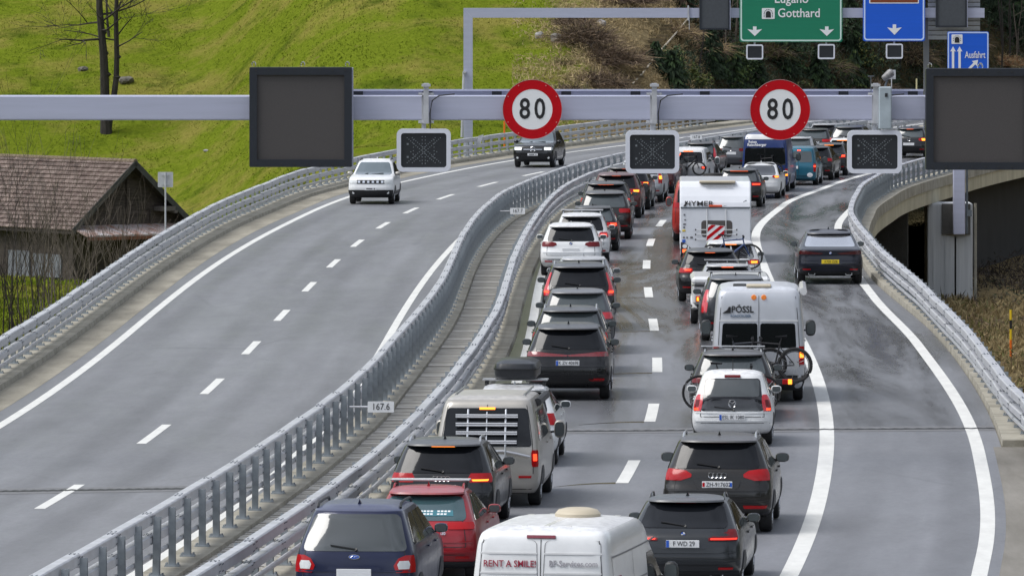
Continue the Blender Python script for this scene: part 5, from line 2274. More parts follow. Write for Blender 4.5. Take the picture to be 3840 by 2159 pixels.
def bicycle(lab, loc, rz, col, r=.345, wbase=1.15, group='bicycles carried on racks', fat=.026, lean=0.0, flip=1):
    """side view lies along local x, front wheel towards +x*flip"""
    t = thing('bicycle', lab, 'bicycle', loc, rz, group)
    t.rotation_euler = (lean, 0, rz)
    f = flip
    for sx in (-1, 1):
        e = bpy.data.objects.new('wheel', None)
        C.objects.link(e)
        e.parent = t
        e.location = (sx * wbase / 2, 0, r)
        mb = MB()
        mb.tube([(r * math.cos(q), 0, r * math.sin(q)) for q in np.linspace(0, 2 * math.pi, 29)], fat, 7, cap=False)
        obj('tyre', mb, rubber, e)
        mb = MB()
        mb.tube([((r - fat * 1.3) * math.cos(q), 0, (r - fat * 1.3) * math.sin(q)) for q in np.linspace(0, 2 * math.pi, 25)], .010, 5, cap=False)
        obj('rim', mb, dark_trim, e)
        mb = MB()
        for k in range(14):
            q = 2 * math.pi * k / 14
            mb.tube([(.02 * math.cos(q + 1), 0, .02 * math.sin(q + 1)), ((r - .03) * math.cos(q), 0, (r - .03) * math.sin(q))], .0035, 3, cap=False)
        mb.lathe([(-.05, .025), (.05, .025)], 'y', 8)
        mb.lathe([(-.03, .085), (-.027, .085)], 'y', 14)
        obj('spokes', mb, alu, e)
    a = f * wbase / 2
    rw = Vector((-a, 0, r))
    fw = Vector((a, 0, r))
    bb = Vector((-a * .22, 0, r * .92))
    st = Vector((-a * .42, 0, r + .46))
    hd = Vector((a * .62, 0, r + .50))
    hd2 = Vector((a * .68, 0, r + .36))
    mb = MB()
    mb.tube([bb, hd2], .032, 7)
    mb.tube([st, hd], .022, 6)
    mb.tube([bb, st + (st - bb) * .12], .022, 6)
    for sy in (-.04, .04):
        o_ = Vector((0, sy, 0))
        mb.tube([rw + o_, bb + o_ * .5], .013, 5)
        mb.tube([rw + o_, st + o_ * .4 - Vector((0, 0, .06))], .012, 5)
        mb.tube([hd2 + o_, fw + o_], .016, 5)
    mb.tube([hd2, hd, hd + (hd - hd2) * .45], .020, 6)
    mb.box(tuple(bb + Vector((0, 0, .02))), (.17, .09, .15), ch=.02)
    obj('frame', mb, col, t)
    mb = MB()
    top = hd + (hd - hd2) * .5
    mb.tube([top + Vector((f * .03, -.33, .02)), top + Vector((f * .05, -.1, .01)), top + Vector((f * .05, .1, .01)), top + Vector((f * .03, .33, .02))], .014, 6)
    for sy in (-.28, .28):
        mb.box(tuple(top + Vector((f * .02, sy, .02))), (.05, .12, .04))
    mb.tube([hd, top + Vector((f * .05, 0, .01))], .016, 5)
    obj('handlebar', mb, black_m, t)
    mb = MB()
    sp = st + (st - bb) * .35
    mb.tube([st, sp], .014, 5)
    mb.add([tuple(sp + Vector(q)) for q in [(f * .14, -.02, .0), (f * .14, .02, .0), (-f * .12, .075, .02), (-f * .12, -.075, .02), (f * .13, 0, -.03), (-f * .11, 0, -.03)]], [(0, 1, 2, 3), (0, 4, 1), (1, 4, 5, 2), (2, 5, 3), (3, 5, 4, 0)])
    obj('saddle', mb, black_m, t)
    mb = MB()
    for sy, dz in ((-.09, -.14), (.09, .14)):
        mb.tube([bb + Vector((0, sy * .5, 0)), bb + Vector((dz * .5, sy, dz))], .012, 5)
        mb.box(tuple(bb + Vector((dz * .5, sy * 1.5, dz))), (.09, .09, .02))
    obj('crank', mb, alu, t)
    return t


def local(rt, p):
    M = Matrix.Translation(rt.location) @ Matrix.Rotation(rt.rotation_euler[2], 4, 'Z')
    return M @ Vector(p)


# paints
P_blue = paint('dark_blue', (0.008, 0.016, 0.070), .3)
P_red = paint('red', (0.30, 0.010, 0.018), .2)
P_grey = paint('dark_grey', (0.022, 0.024, 0.028), .3)
P_beige = paint('silver_beige', (0.40, 0.38, 0.345), .4, .42)
P_white = paint('white', (0.72, 0.73, 0.735), 0.0, .35)
P_white2 = paint('soft_white', (0.62, 0.625, 0.63), 0.0, .35)
P_black = paint('black', (0.004, 0.0043, 0.006), .0, .3)
P_anth = paint('anthracite', (0.012, 0.013, 0.015), .3)
P_brown = paint('brown_grey', (0.026, 0.024, 0.023), .3)
P_silver = paint('silver', (0.40, 0.41, 0.425), .45)
P_navy = paint('navy', (0.009, 0.012, 0.028), .35)
P_teal = paint('teal', (0.016, 0.115, 0.175), .3)
P_vblue = paint('van_blue', (0.010, 0.030, 0.145), .2)
P_maroon = paint('maroon', (0.090, 0.022, 0.022), .3)
P_vred = paint('van_red', (0.36, 0.022, 0.014), .1)
P_slate = paint('slate', (0.030, 0.035, 0.042), .3)
P_mgrey = paint('mid_grey', (0.085, 0.088, 0.098), .4)

VS = [(.545, .62, .95), (.585, .52, .985), (.645, .55, .99)]
AUDI_LIT = ([(.60, .62, .92), (.625, .60, .94)], lit_amber)


def px_at(px, Y):
    return (px - 1288) * Y / 19000


def car(name, lab, px, Y, T, L, W, H, pm, cat='car', **o):
    ya = o.pop('yaw_', 0.0)
    return vehicle(name, lab, cat, px_at(px, Y), Y, T, L, W, H, pm, o, yaw=heading(Y) + ya)


# ---- left lane, nearest first
car('people_carrier', 'dark blue people carrier with curved roof rails at the lower picture edge', 890, 112.6, 'mpv', 4.64, 1.86, 1.74, P_blue,
    rails=black_m, win=(.62, .925), ww=(.91, .93), lights=[(.44, .70, .99), (.50, .66, .995), (.56, .74, .99), (.585, .86, .985)], lens=red_lens, lens2=([(.47, .74, .90), (.51, .72, .92), (.54, .76, .90)], clear_lens),
    emblem='oval', emz=.575, plz=.44, spoiler=False, glass=mat('grey_glass', (.05, .058, .06), rough=.08, coat=.7, spec=.8), gatew=.86, hl=False)
rt, S = car('estate_car', 'bright red estate with two roof bars, between the blue people carrier and a grey car', 1060, 119.6, 'estate', 4.58, 1.80, 1.47, P_red,
            rails=P_red, bars=(.45, .80), win=(.67, .91), ww=(.88, .92), lights=[(.585, .50, .97), (.62, .46, .99), (.655, .52, .985)], plz=.36, plate=('', 'w'), glass=mat('tinted_teal_glass', (.035, .075, .085), rough=.07, coat=.7, spec=.8),
            texts=(('i30', .34, .80, .07, chrome),), spoiler_m=P_red, cladz=.24, clad=True)
mb = MB()
S.rear([(1.05, -.1, .48), (1.13, -.08, .46)], .011, mb, nx=6)
ob = obj('window_sticker', mb, mat('sticker_teal', (.04, .16, .20), rough=.4), rt)
mb = MB()
for zz, n in ((1.115, 9), (1.075, 8)):
    for k in range(n):
        if k != 4:
            S.rear([(zz - .010, -.06 + k * .055, -.06 + k * .055 + .04), (zz + .010, -.06 + k * .055, -.06 + k * .055 + .04)], .014, mb, nx=1)
obj('sticker_print', mb, white_paint, ob)
car('suv', 'dark grey SUV with lit amber brake strip directly behind the beige camper bus', 1109, 129.6, 'suv', 4.5, 1.86, 1.58, P_grey,
    rails=alu, emblem='rings', emz=.60, hlm=lit_amber, hlw=.20, win=(.655, .92), lights=[(.56, .56, .97), (.60, .52, .99), (.655, .60, .985)], lit=([(.575, .62, .90), (.592, .60, .92)], lit_amber), plz=.50, clad=False)
rt, S = car('camper_bus', 'silver beige camper bus with a bar rack across its rear window', 1224, 135.6, 'bus', 4.95, 1.92, 1.98, P_beige, cat='van',
            win=(.555, .90), ww=(.885, .90), wrad=.06, lights=[(.375, .885, .985), (.40, .87, .99), (.50, .865, .99), (.525, .885, .985)], lit=([(.43, .90, .96), (.445, .90, .96), (.475, .90, .96), (.49, .90, .96)], lit_red), plate=('668', 'w'), plz=.46, plx=.10,
            emblem='vw', emz=.525, hlm=lit_amber, hlz=.895, hlw=.14, refl=True, wr=.33, y_rear_wheel=.95, rails=False)
mb = MB()
for sx in (-.34, .34):
    mb.tube([(sx, S.rear_y(sx, 1.76) - .05, 1.76), (sx, S.rear_y(sx, 1.3) - .13, 1.30), (sx, S.rear_y(sx, .98) - .10, .92)], .018, 6)
mb.tube([(0, S.rear_y(0, 1.72) - .07, 1.72), (0, S.rear_y(0, 1.2) - .12, 1.2)], .012, 6)
obj('rack_upright', mb, alu, rt)
for z in (1.19, 1.35, 1.50, 1.65):
    mb = MB()
    y_ = S.rear_y(.3, z) - .13
    for dz in (-.018, .018):
        mb.tube([(-.56 + .03 * (1.65 - z), y_, z + dz), (.56 - .03 * (1.65 - z), y_, z + dz)], .017, 6)
    obj('rack_bar', mb, alu, rt)
mb = MB()
mb.tube([(.02, S.rear_y(0, 1.0) - .06, 1.02), (.30, S.rear_y(.3, 1.04) - .07, 1.03), (.52, S.rear_y(.5, .98) - .08, .99), (.78, S.rear_y(.78, .93) - .05, .93)], .022, 6)
obj('rack_arm', mb, alu, rt)
mb = MB()
mb.tube([(S.hw(1.8) + .02, 1.2, 1.83), (S.hw(1.8) + .03, 3.6, 1.83)], .075, 8)
obj('awning', mb, dark_trim, rt)
for f_ in (-1, 1):
    mb = MB()
    mb.tube([(f_ * .62, .9, 1.985), (f_ * .62, 3.4, 1.985)], .02, 6)
    obj('roof_rail', mb, alu, rt)
rt, S = car('compact_car', 'white car carrying a dark roof box, ahead of the beige camper bus', 1288, 146.2, 'hatch', 4.3, 1.80, 1.54, P_white,
            lights=[(.52, .80, .985), (.58, .78, .99), (.66, .82, .985)], rails=black_m, bars=(.25, .80), lens=red_lens)
bx = thing('roof_box', 'black cargo box strapped on the roof of the white car', 'roof box', tuple(local(rt, (.02, 1.0, 1.63))), rt.rotation_euler[2])
mb = MB()
loops = []
for (z, sx, sy) in ((0, .36, .78), (.05, .42, .86), (.19, .43, .88), (.22, .43, .88), (.31, .40, .82), (.37, .28, .62)):
    loops.append([(sx * p[0], .75 + sy * p[1], z) for p in rrect(2, 2, .35, 4)])
n = len(loops[0])
mb.add([p for l in loops for p in l], [(i * n + k, i * n + (k + 1) % n, (i + 1) * n + (k + 1) % n, (i + 1) * n + k) for i in range(5) for k in range(n)] + [tuple(range(5 * n, 6 * n)), tuple(range(n))[::-1]], 0, True)
obj('shell', mb, mat('box_black', (.022, .024, .028), rough=.35, var=.2), bx)
mb = MB()
mb.ring([(x * .44, z * .89 + .75) for x, z in rrect(2, 2, .35, 4)], [(x * .428, z * .875 + .75) for x, z in rrect(2, 2, .35, 4)], .195, .215)
mb.v = [(a, c_, b_) for a, b_, c_ in mb.v]
obj('lid_seam', mb, black_m, bx)
car('suv', 'black SUV with a red light strip across its tail and a long German plate', 1428, 167.2, 'suv', 4.77, 1.93, 1.66, P_black,
    lights=[(.585, .02, .985), (.605, .0, .99), (.63, .55, .99), (.645, .75, .985)], lens=mat('light_strip', (.20, .012, .016), rough=.15, coat=1), plate=('K ZV 4069E', 'eu'), plz=.50, win=(.675, .915), clad=False, emblem=None, aer_m=ink,
    lens2=([(.26, .55, .85), (.285, .5, .88)], red_dark))
car('suv', 'anthracite SUV with bright roof rails, just ahead of the black light-strip SUV', 1434, 176.3, 'suv', 4.6, 1.87, 1.60, P_anth, rails=alu, spoiler_m=P_black, glass=glass_l)
car('suv', 'grey SUV with a bright red right tail light, behind the black car with tall lights', 1452, 185.8, 'suv', 4.4, 1.85, 1.58, P_mgrey, lens=mat('bright_red_lens', (.5, .01, .02), rough=.2, coat=1), glass=glass_l, lights=[(.55, .66, .985), (.60, .62, .99), (.65, .66, .985)])
car('suv', 'black SUV with tall red lights framing its rear window', 1456, 196.6, 'suv', 4.9, 1.96, 1.76, P_black, rails=alu,
    lights=[(.53, .82, .97), (.585, .80, .985), (.62, .86, .99), (.68, .90, .99), (.76, .915, .99), (.86, .93, .985)], lens=mat('bright_red_lens', (.5, .01, .02)), lit=([(.57, .84, .96), (.60, .86, .97)], lit_red), ww=(.84, .88), plate=None)
car('compact_car', 'silver hatchback with its roof just visible ahead of the tall-light SUV', 1468, 206.8, 'hatch', 4.3, 1.80, 1.50, P_silver, glass=glass_l, lens=mat('bright_red_lens', (.5, .01, .02)))
car('suv', 'white SUV with dark red slim tail lights, first white car in the left lane', 1436, 229.0, 'suv', 4.70, 1.89, 1.58, P_white, lens=red_dark, emblem='roundel', emz=.625, lights=[(.565, .60, .97), (.60, .48, .985), (.635, .52, .99), (.655, .66, .98)], rails=dark_trim, clad=False, plz=.50)
car('suv', 'white crossover with roof bars and round red lights, just ahead of the slim-light white SUV', 1463, 236.6, 'suv', 4.3, 1.80, 1.62, P_white2, rails=alu, bars=(.3, .7), lens=mat('bright_red_lens', (.5, .01, .02)), lit=([(.56, .74, .9), (.60, .72, .92)], lit_red), lights=[(.54, .72, .97), (.57, .66, .985), (.61, .66, .985), (.64, .72, .97)], plate=None)
car('compact_car', 'black hatchback with a glowing red light, ahead of the white crossover', 1490, 247.2, 'hatch', 4.2, 1.78, 1.47, P_black, glass=glass_l, lit=([(.57, .74, .93), (.62, .72, .95)], lit_red))
car('suv', 'dark brown SUV with a chrome tail strip, right of the black hatchback', 1520, 257, 'suv', 4.6, 1.88, 1.64, P_brown, glass=glass_l, clad=True)
car('suv', 'dark SUV with glowing orange brake strip and one lit left lamp', 1523, 267.6, 'suv', 4.6, 1.88, 1.62, P_anth, hlm=lit_brake, hlw=.28, lit=([(.58, .74, .93), (.625, .72, .95)], lit_red), rails=dark_trim)
car('suv', 'maroon SUV with lit amber lamps in the left lane', 1549, 276.5, 'suv', 4.6, 1.90, 1.66, P_maroon, hlm=lit_brake, hlw=.16, lit=([(.58, .74, .93), (.625, .72, .95)], lit_amber))
car('suv', 'black SUV with lit lamps and pale roof rails, ahead of the maroon SUV', 1574, 285, 'suv', 4.6, 1.88, 1.66, P_black, rails=alu, hlm=lit_brake, hlw=.16, lit=([(.58, .78, .93), (.625, .76, .95)], lit_amber))
car('people_carrier', 'silver people carrier with tall lit lamps under the middle lane signal', 1609, 293, 'mpv', 4.4, 1.83, 1.65, P_silver, lights=[(.45, .82, .97), (.55, .82, .985), (.70, .88, .985)], lit=([(.55, .86, .97), (.63, .88, .975)], lit_amber))
car('compact_car', 'dark red hatchback half hidden by the middle lane signal', 1640, 303.5, 'hatch', 4.2, 1.78, 1.47, P_maroon)
car('suv', 'dark SUV hidden behind the middle lane signal, left of the red van', 1655, 312, 'suv', 4.4, 1.84, 1.60, P_slate)
rt, S = car('panel_van', 'white estate van with bicycles on its rear, above the caravan roof', 1730, 315, 'bus', 4.2, 1.62, 1.52, P_white2, cat='van', win=(.60, .88), ww=(.82, .84), lights=[(.42, .70, .985), (.47, .68, .99), (.50, .74, .985)], lit=([(.44, .78, .95), (.475, .78, .95)], lit_red), hlm=lit_brake, hlw=.2, plate=None)
bicycle('bicycle hanging upright on the rear of the white estate van', tuple(local(rt, (.05, -.28, .40))), rt.rotation_euler[2], ink, r=.27, wbase=.92)
car('suv', 'dark SUV with a red curved tail light, left of the grey people carrier', 1757, 326, 'suv', 4.3, 1.62, 1.46, P_black, lens=mat('bright_red_lens', (.5, .01, .02)), lights=[(.55, .86, .985), (.62, .84, .99), (.72, .90, .99), (.82, .93, .985)], rails=P_maroon, glass=glass_l)
car('people_carrier', 'mid grey people carrier with a wide rear window, beside the blue van', 1837, 334, 'mpv', 4.3, 1.42, 1.52, P_mgrey, emblem='ring', emz=.60, win=(.64, .93), ww=(.90, .92), glass=mat('grey_glass', (.05, .058, .06)), lens=red_dark, plz=.50)
car('compact_car', 'silver car half hidden behind the second speed sign', 2003, 338, 'hatch', 4.0, 1.66, 1.37, P_silver, glass=glass_l, lit=([(.58, .74, .93), (.62, .72, .95)], lit_red))
car('compact_car', 'dark car with wide black rear window right of the second speed sign', 2042, 352, 'hatch', 4.2, 1.78, 1.40, P_brown, glass=glass_l)
car('compact_car', 'silver car behind the dark car below the gantry beam', 2066, 363, 'hatch', 4.1, 1.70, 1.36, P_silver)

# ---- right lane
rt, S = car('panel_van', 'white delivery van with red lettering and a roof vent at the lower picture edge', 1358, 104.0, 'van', 5.6, 2.05, 2.08, P_white, cat='van', rear_win=False,
            lights=[(.30, .90, .985), (.44, .89, .99), (.47, .90, .985)], hlm=mat('dull_red_lens', (.16, .012, .03), rough=.3), hlz=.946, hlw=.20, plate=None, mirror_m=black_m, side_win=True, yaw_=-.085,
            texts=(('RENT A SMILE!', -.43, 1.60, .128, mat('print_red', (.28, .015, .04), rough=.5)), ('BF-Services.com', .46, 1.61, .115, mat('print_grey', (.34, .33, .36), rough=.5))))
mb = MB()
for z in (1.745, 1.475):
    for sd in (-1, 1):
        S.rear([(z - .012, sd * .45 - .40, sd * .45 + .40), (z + .012, sd * .45 - .40, sd * .45 + .40)], .010, mb, nx=6)
obj('door_rib', mb, P_white2, rt)
mb = MB()
for sd in (-1, 1):
    rr_ = rounded_rows(1.0, 1.925, .42, .385, .07)
    for (a, b_) in ((-1, 0), (1, 0)):
        S.rear([(z, sd * .445 + a * w - .005, sd * .445 + a * w + .005) for z, w in rr_], .006, mb, nx=1, skirt=0)
obj('door_seam', mb, mat('seam_grey', (.20, .20, .21)), rt)
mb = MB()
for sd in (-1, 1):
    for (z, h_) in ((1.68, .012), (1.25, .014), (1.05, .010)):
        S.side([(z - h_, .35, 4.1), (z + h_, .35, 4.1)], sd, .004, mb, nx=8, skirt=0)
    for yy in (.35, 1.9, 3.3):
        S.side([(z, yy - .008, yy + .008) for z in (1.05, 1.2, 1.5, 1.68)], sd, .004, mb, nx=1, skirt=0)
obj('panel_seam', mb, mat('seam_grey', (.20, .20, .21)), rt)
mb = MB()
S.side([(1.22, .62, .86), (1.40, .66, .90)], 1, .007, mb, nx=3)
obj('side_print', mb, mat('print_red', (.28, .015, .04)), rt)
for k in range(5):
    mb = MB()
    mb.box((-.62 + k * .31, 1.65, 2.086 - .016 * ((k - 2) / 2) ** 2), (.09, 2.3, .018), ch=.006)
    obj('roof_rib', mb, P_white, rt)
vt = MB()
loops = []
for (z, sc) in ((0, 1), (.05, 1.0), (.10, .86), (.125, .55)):
    loops.append([(.32 * sc * math.cos(a), .34 * sc * math.sin(a), z) for a in np.linspace(0, 2 * math.pi, 25)[:-1]])
n = 24
vt.add([p for l in loops for p in l], [(i * n + k, i * n + (k + 1) % n, (i + 1) * n + (k + 1) % n, (i + 1) * n + k) for i in range(3) for k in range(n)] + [tuple(range(3 * n, 4 * n))], 0, True)
obj('roof_vent', vt, mat('cream_plastic', (.50, .44, .33), rough=.5), rt, loc=(.12, 2.35, 2.085))
dr = MB()
for k in range(46):
    x_, y_ = rnd.uniform(-.72, .72), rnd.uniform(.5, 4.2)
    dr.lathe([(0, .028), (.012, .018)], 'z', 6, (x_, y_, 2.083))
0 and tag(obj('roof_droplets', dr, mat('rust_free_white', (.80, .80, .82), rough=.2, coat=1), rt), kind='stuff')

car('estate_car', 'dark grey estate with German plate F WD 29, right of the white lettered van', 1717, 117.6, 'estate', 4.71, 1.86, 1.46, P_slate,
    rails=P_slate, emblem='roundel', emz=.645, plate=('F WD 29', 'eu'), plz=.545, win=(.70, .93), ww=(.88, .92), lens=red_dark, lights=[(.575, .46, .96), (.60, .46, .985), (.66, .82, .99), (.685, .86, .985)],
    lit=([(.583, .50, .95), (.598, .50, .965)], mat('lit_dim_red', (.75, .03, .015), rough=.3, emit=.8)), exh=True, clad=True, cladz=.245)
car('suv', 'brown-grey SUV with Swiss plate ZH 917602 and silver roof rails', 1804, 129.6, 'suv', 4.63, 1.92, 1.65, P_brown,
    rails=alu, emblem='rings', emz=.61, plate=('ZH-917602', 'ch'), plz=.515, win=(.675, .92), lights=[(.555, .70, .975), (.59, .50, .985), (.62, .50, .99), (.655, .62, .985), (.67, .85, .98)], lens=red_lens, clad=False,
    lens2=([(.27, .50, .90), (.30, .48, .92)], red_lens), exh=True, mirror=1.15)
rt, S = car('small_car', 'small white city car with a black glass tailgate', 1842, 152.0, 'mini', 3.57, 1.66, 1.50, P_white, emblem='vw', emz=.575, aerial='rod', aer_m=ink, win=(.475, .90), ww=(.80, .90), wrad=.06,
            lights=[(.475, .80, .975), (.52, .78, .985), (.60, .78, .985), (.66, .80, .975), (.69, .84, .95)], lens=mat('bright_red_lens', (.5, .01, .02)), lens2=([(.53, .87, .95), (.56, .86, .955), (.62, .86, .95)], red_dark), lit=([(.485, .86, .95), (.51, .86, .96)], lit_red),
            spoiler=False, hlm=red_dark, hlz=.925, plate=('ESL IK 1080', 'eu'), plz=.395, refl=False, gate=.40, glass=mat('tailgate_gloss', (.012, .013, .015), rough=.1, coat=.8), clad=False)
mb = MB()
S.rear([(z, -w, w) for z, w in rounded_rows(.665 * 1.5, .885 * 1.5, S.hwe(1.0) * .74, S.hwe(1.33) * .86, .05)], .0095, mb, nx=12)
obj('rear_window', mb, mat('grey_glass', (.05, .058, .06)), rt)
rt, S = car('suv', 'dark car with a bicycle rack, directly ahead of the small white city car', 1843, 159.8, 'suv', 4.3, 1.84, 1.47, P_brown, rails=alu, bars=(.2,), glass=glass_l, lens=red_dark, plate=None, clad=True)
mb = MB()
for z in (.26,):
    mb.box((0, -.25, z), (1.5, .10, .05))
    mb.box((0, -.45, z), (1.5, .10, .05))
mb.box((0, -.2, z - .06), (.1, .7, .08))
mb.tube([(-.25, -.2, .26), (-.25, -.12, 1.0)], .02)
mb.tube([(.25, -.2, .26), (.25, -.12, 1.0)], .02)
mb.tube([(-.3, -.12, 1.0), (.3, -.12, 1.0)], .02)
obj('bicycle_rack', mb, dark_trim, rt)
bicycle('black bicycle on the tail rack of the dark car, directly behind the white city car', tuple(local(rt, (-.02, -.40, .28))), rt.rotation_euler[2], ink, r=.36, wbase=1.34, fat=.020)
rt, S = car('camper_van', 'silver white high-roof camper van with two dark rear windows and black lettering', 1909, 166.6, 'van', 5.99, 2.06, 2.52, paint('van_silver', (.52, .54, .58), .25), cat='van', split=True, win=(.475, .69), ww=(.83, .83),
            lights=[(.325, .895, .99), (.345, .885, .995), (.475, .885, .995), (.49, .895, .99)], lens=red_lens, lit=([(.39, .905, .975), (.405, .90, .98), (.445, .90, .98), (.46, .905, .975)], lit_amber), hl=False, plate=None, mirror_m=black_m, mirror=1.5,
            texts=(('PÖSSL', -.36, 2.04, .20, ink), ('ROADCRUISER', -.40, 1.90, .075, mat('print_blue_grey', (.10, .16, .25))), ('Jumper', .78, .89, .085, ink)), wr=.335)
mb = MB()
mb.prism([(-.80, 1.965), (-.62, 1.965), (-.62, 2.105), (-.665, 2.10), (-.70, 2.03)], S.rear_y(-.7, 2.03) - .03, S.rear_y(-.7, 2.03) - .005)
obj('logo_triangle', mb, ink, rt)
emblem('chevrons', rt, (-.52, S.rear_y(.5, .93) - .012, .98))
mb = MB()
for sx in (-.11, .11):
    mb.lathe([(-.02, .045), (0, .06)], 'y', 12, (sx, S.rear_y(0, 2.31) - .015, 2.31))
obj('high_brake_lamp', mb, mat('lit_brown_lamp', (.55, .16, .03), rough=.3, emit=.25), rt)
mb = MB()
for sd in (-1, 1):
    S.rear([(1.78, sd * .45 - .41, sd * .45 + .41), (1.81, sd * .45 - .41, sd * .45 + .41)], .012, mb, nx=6)
    S.rear([(1.17, sd * .45 - .43, sd * .45 + .43), (1.185, sd * .45 - .43, sd * .45 + .43)], .012, mb, nx=6)
obj('door_rib', mb, P_white2, rt)
z0 = S.z0 + .004
mb = S.rear([(z0, -.95, .95), (.45, -.98, .98), (.60, -.98, .98)], .03, nx=10)
obj('bumper', mb, black_m, rt)
mb = MB()
mb.box((.0, .6, 2.545), (.55, .45, .06), ch=.02)
obj('roof_hatch', mb, mat('cream_plastic', (.50, .44, .33)), rt)
mb = MB()
mb.box((-.42, .9, 2.54), (.3, .6, .05), ch=.02)
obj('solar_panel', mb, black_m, rt)
mb = MB()
mb.tube([(S.hw(2.35) + .06, .5, 2.42), (S.hw(2.35) + .07, 3.9, 2.42)], .085, 8)
obj('awning', mb, P_white2, rt)
mb = MB()
mb.box((.1, -.30, .47), (1.5, .09, .05))
mb.box((.1, -.62, .47), (1.5, .09, .05))
mb.box((0, -.25, .42), (.1, .8, .08))
obj('bicycle_rack', mb, dark_trim, rt)
mb = MB()
mb.box((.10, -.74, .50), (1.28, .05, .13), ch=.01)
p = obj('light_board', mb, dark_trim, rt)
for (xx, m_) in ((.58, red_lens), (.68, lit_amber)):
    mb = MB()
    mb.box((xx, -.775, .50), (.13 if m_ is red_lens else .09, .03, .11), ch=.01)
    obj('rack_lamp', mb, m_, p)
bicycle('black electric mountain bike with fat tyres on the camper van rack', tuple(local(rt, (.22, -.60, .50))), rt.rotation_euler[2], ink, r=.355, wbase=1.14, fat=.042, flip=-1)
bicycle('second black mountain bike half hidden behind the electric one on the camper van', tuple(local(rt, (-.32, -.30, .50))), rt.rotation_euler[2] + .05, mat('bike_grey', (.05, .055, .065), rough=.35), r=.345, wbase=1.14, fat=.034)
car('people_carrier', 'dark blue-grey car with tall red lights, half hidden by the silver camper van', 1852, 191.7, 'mpv', 4.3, 1.84, 1.66, P_slate, rails=alu, bars=(.3,), lights=[(.44, .84, .98), (.55, .82, .985), (.70, .87, .99), (.78, .90, .985)], lens=mat('bright_red_lens', (.5, .01, .02)), plate=('', 'w'), glass=glass_l)

# low white trailer
tr = thing('trailer', 'low white box trailer with amber lamp, behind a pale car', 'trailer', (px_at(1839, 199.5), 199.5, 0), heading(200), 'vehicles queueing on the motorway')
mb = MB()
mb.box((0, 1.6, .83), (2.02, 3.1, .50), ch=.05)
obj('body', mb, P_white2, tr)
mb = MB()
mb.box((0, 1.6, 1.20), (2.08, 3.2, .22), ch=.08)
obj('lid', mb, P_white, tr)
mb = MB()
mb.box((0, .04, 1.075), (2.06, .05, .03))
obj('lid_seam', mb, dark_trim, tr)
for sd in (-1, 1):
    mb = MB()
    mb.box((sd * .82, -.03, .72), (.22, .06, .16), ch=.02)
    l_ = obj('tail_light', mb, red_lens, tr)
    mb = MB()
    mb.box((sd * .82, -.066, .72), (.17, .02, .10), ch=.005)
    obj('lit_lamp', mb, lit_amber, l_)
    e = bpy.data.objects.new('wheel', None)
    C.objects.link(e)
    e.parent = tr
    e.location = (sd * .95, 1.5, .31)
    e.rotation_euler = (0, 0, 0 if sd > 0 else math.pi)
    a_, b_ = wheel_meshes(.31, .2)
    link('tyre', a_, e)
    link('rim', b_, e)
    mb = MB()
    mb.tube([(sd * .95, 1.5 + .40 * math.cos(q), .33 + .40 * math.sin(q)) for q in np.linspace(.2, math.pi - .2, 9)], .10, 6)
    obj('mudguard', mb, P_white2, tr)
mb = MB()
mb.tube([(-.5, 3.1, .5), (0, 4.3, .45), (.5, 3.1, .5)], .04)
obj('drawbar', mb, galv_d, tr)
car('compact_car', 'pale silver car with roof rails and lit brake lamp, towing the low white trailer', 1831, 205.6, 'hatch', 4.0, 1.76, 1.36, P_silver, rails=alu, hlm=lit_brake, hlw=.16, bars=(.5,))
car('suv', 'black SUV with red lamps, left of the pale silver towing car', 1787, 212.6, 'suv', 4.5, 1.86, 1.48, P_black, hlm=lit_brake, hlw=.14, lit=([(.595, .64, .82), (.62, .62, .82)], lit_red), rails=alu, lens=red_lens)
rt, S = car('suv', 'white SUV with lit lamps and a blue bicycle on its tail', 1838, 218.4, 'suv', 4.4, 1.80, 1.48, P_white2, hlm=lit_amber, hlw=.18, lit=([(.57, .70, .90), (.61, .70, .92)], lit_amber), plate=None)
bicycle('blue bicycle on the tail of the white SUV, handlebar above its roof', tuple(local(rt, (.02, -.30, .70))), rt.rotation_euler[2], mat('bike_blue', (.02, .05, .16), rough=.4), r=.35, wbase=1.08, fat=.02)

# caravan
cy = 238.6
cv = thing('caravan', 'large white caravan with a red and white striped board on its rear', 'caravan', (px_at(1800, cy), cy, 0.0), heading(cy), 'vehicles queueing on the motorway')
prof = [(0, .42), (.0, 1.72), (.05, 1.90), (.16, 2.10), (.36, 2.38), (.50, 2.50), (.62, 2.56), (5.7, 2.56), (6.05, 2.2), (6.2, 1.4), (6.2, .42)]
mb = MB()
n = len(prof)
W2 = 1.125
vv = []
for sx, iny in ((-W2, 0), (-W2 + .04, .0), (W2 - .04, .0), (W2, 0)):
    for i, (y_, z_) in enumerate(prof):
        ins = .04 if abs(sx) == W2 else 0
        vv.append((sx, y_ + (ins if y_ < 3 else -ins), z_ - (ins if z_ > 1 else -ins)))
ff = [tuple(range(n)), tuple(range(3 * n, 4 * n))[::-1]]
for k in range(3):
    for i in range(n):
        j = (i + 1) % n
        ff.append((k * n + i, (k + 1) * n + i, (k + 1) * n + j, k * n + j))
mb.add(vv, ff, 0, False)
obj('body', mb, mat('caravan_white', (.68, .70, .74), rough=.35, coat=.4, var=.05, vscale=1.2), cv)
mb = MB()
mb.box((0, -.012, 1.745), (2.2, .03, .045))
for sd in (-1, 1):
    mb.box((sd * 1.125, 3, 1.0), (.02, 6.0, .05))
obj('trim_strip', mb, galv_d, cv)
mb = MB()
mb.box((.06, .46, 2.545), (1.15, .30, .07), ch=.02)
obj('roof_hatch', mb, mat('cream_plastic', (.50, .44, .33)), cv)
mb = MB()
mb.box((.1, .30, 2.43), (.85, .03, .03))
obj('roof_strip', mb, galv, cv)
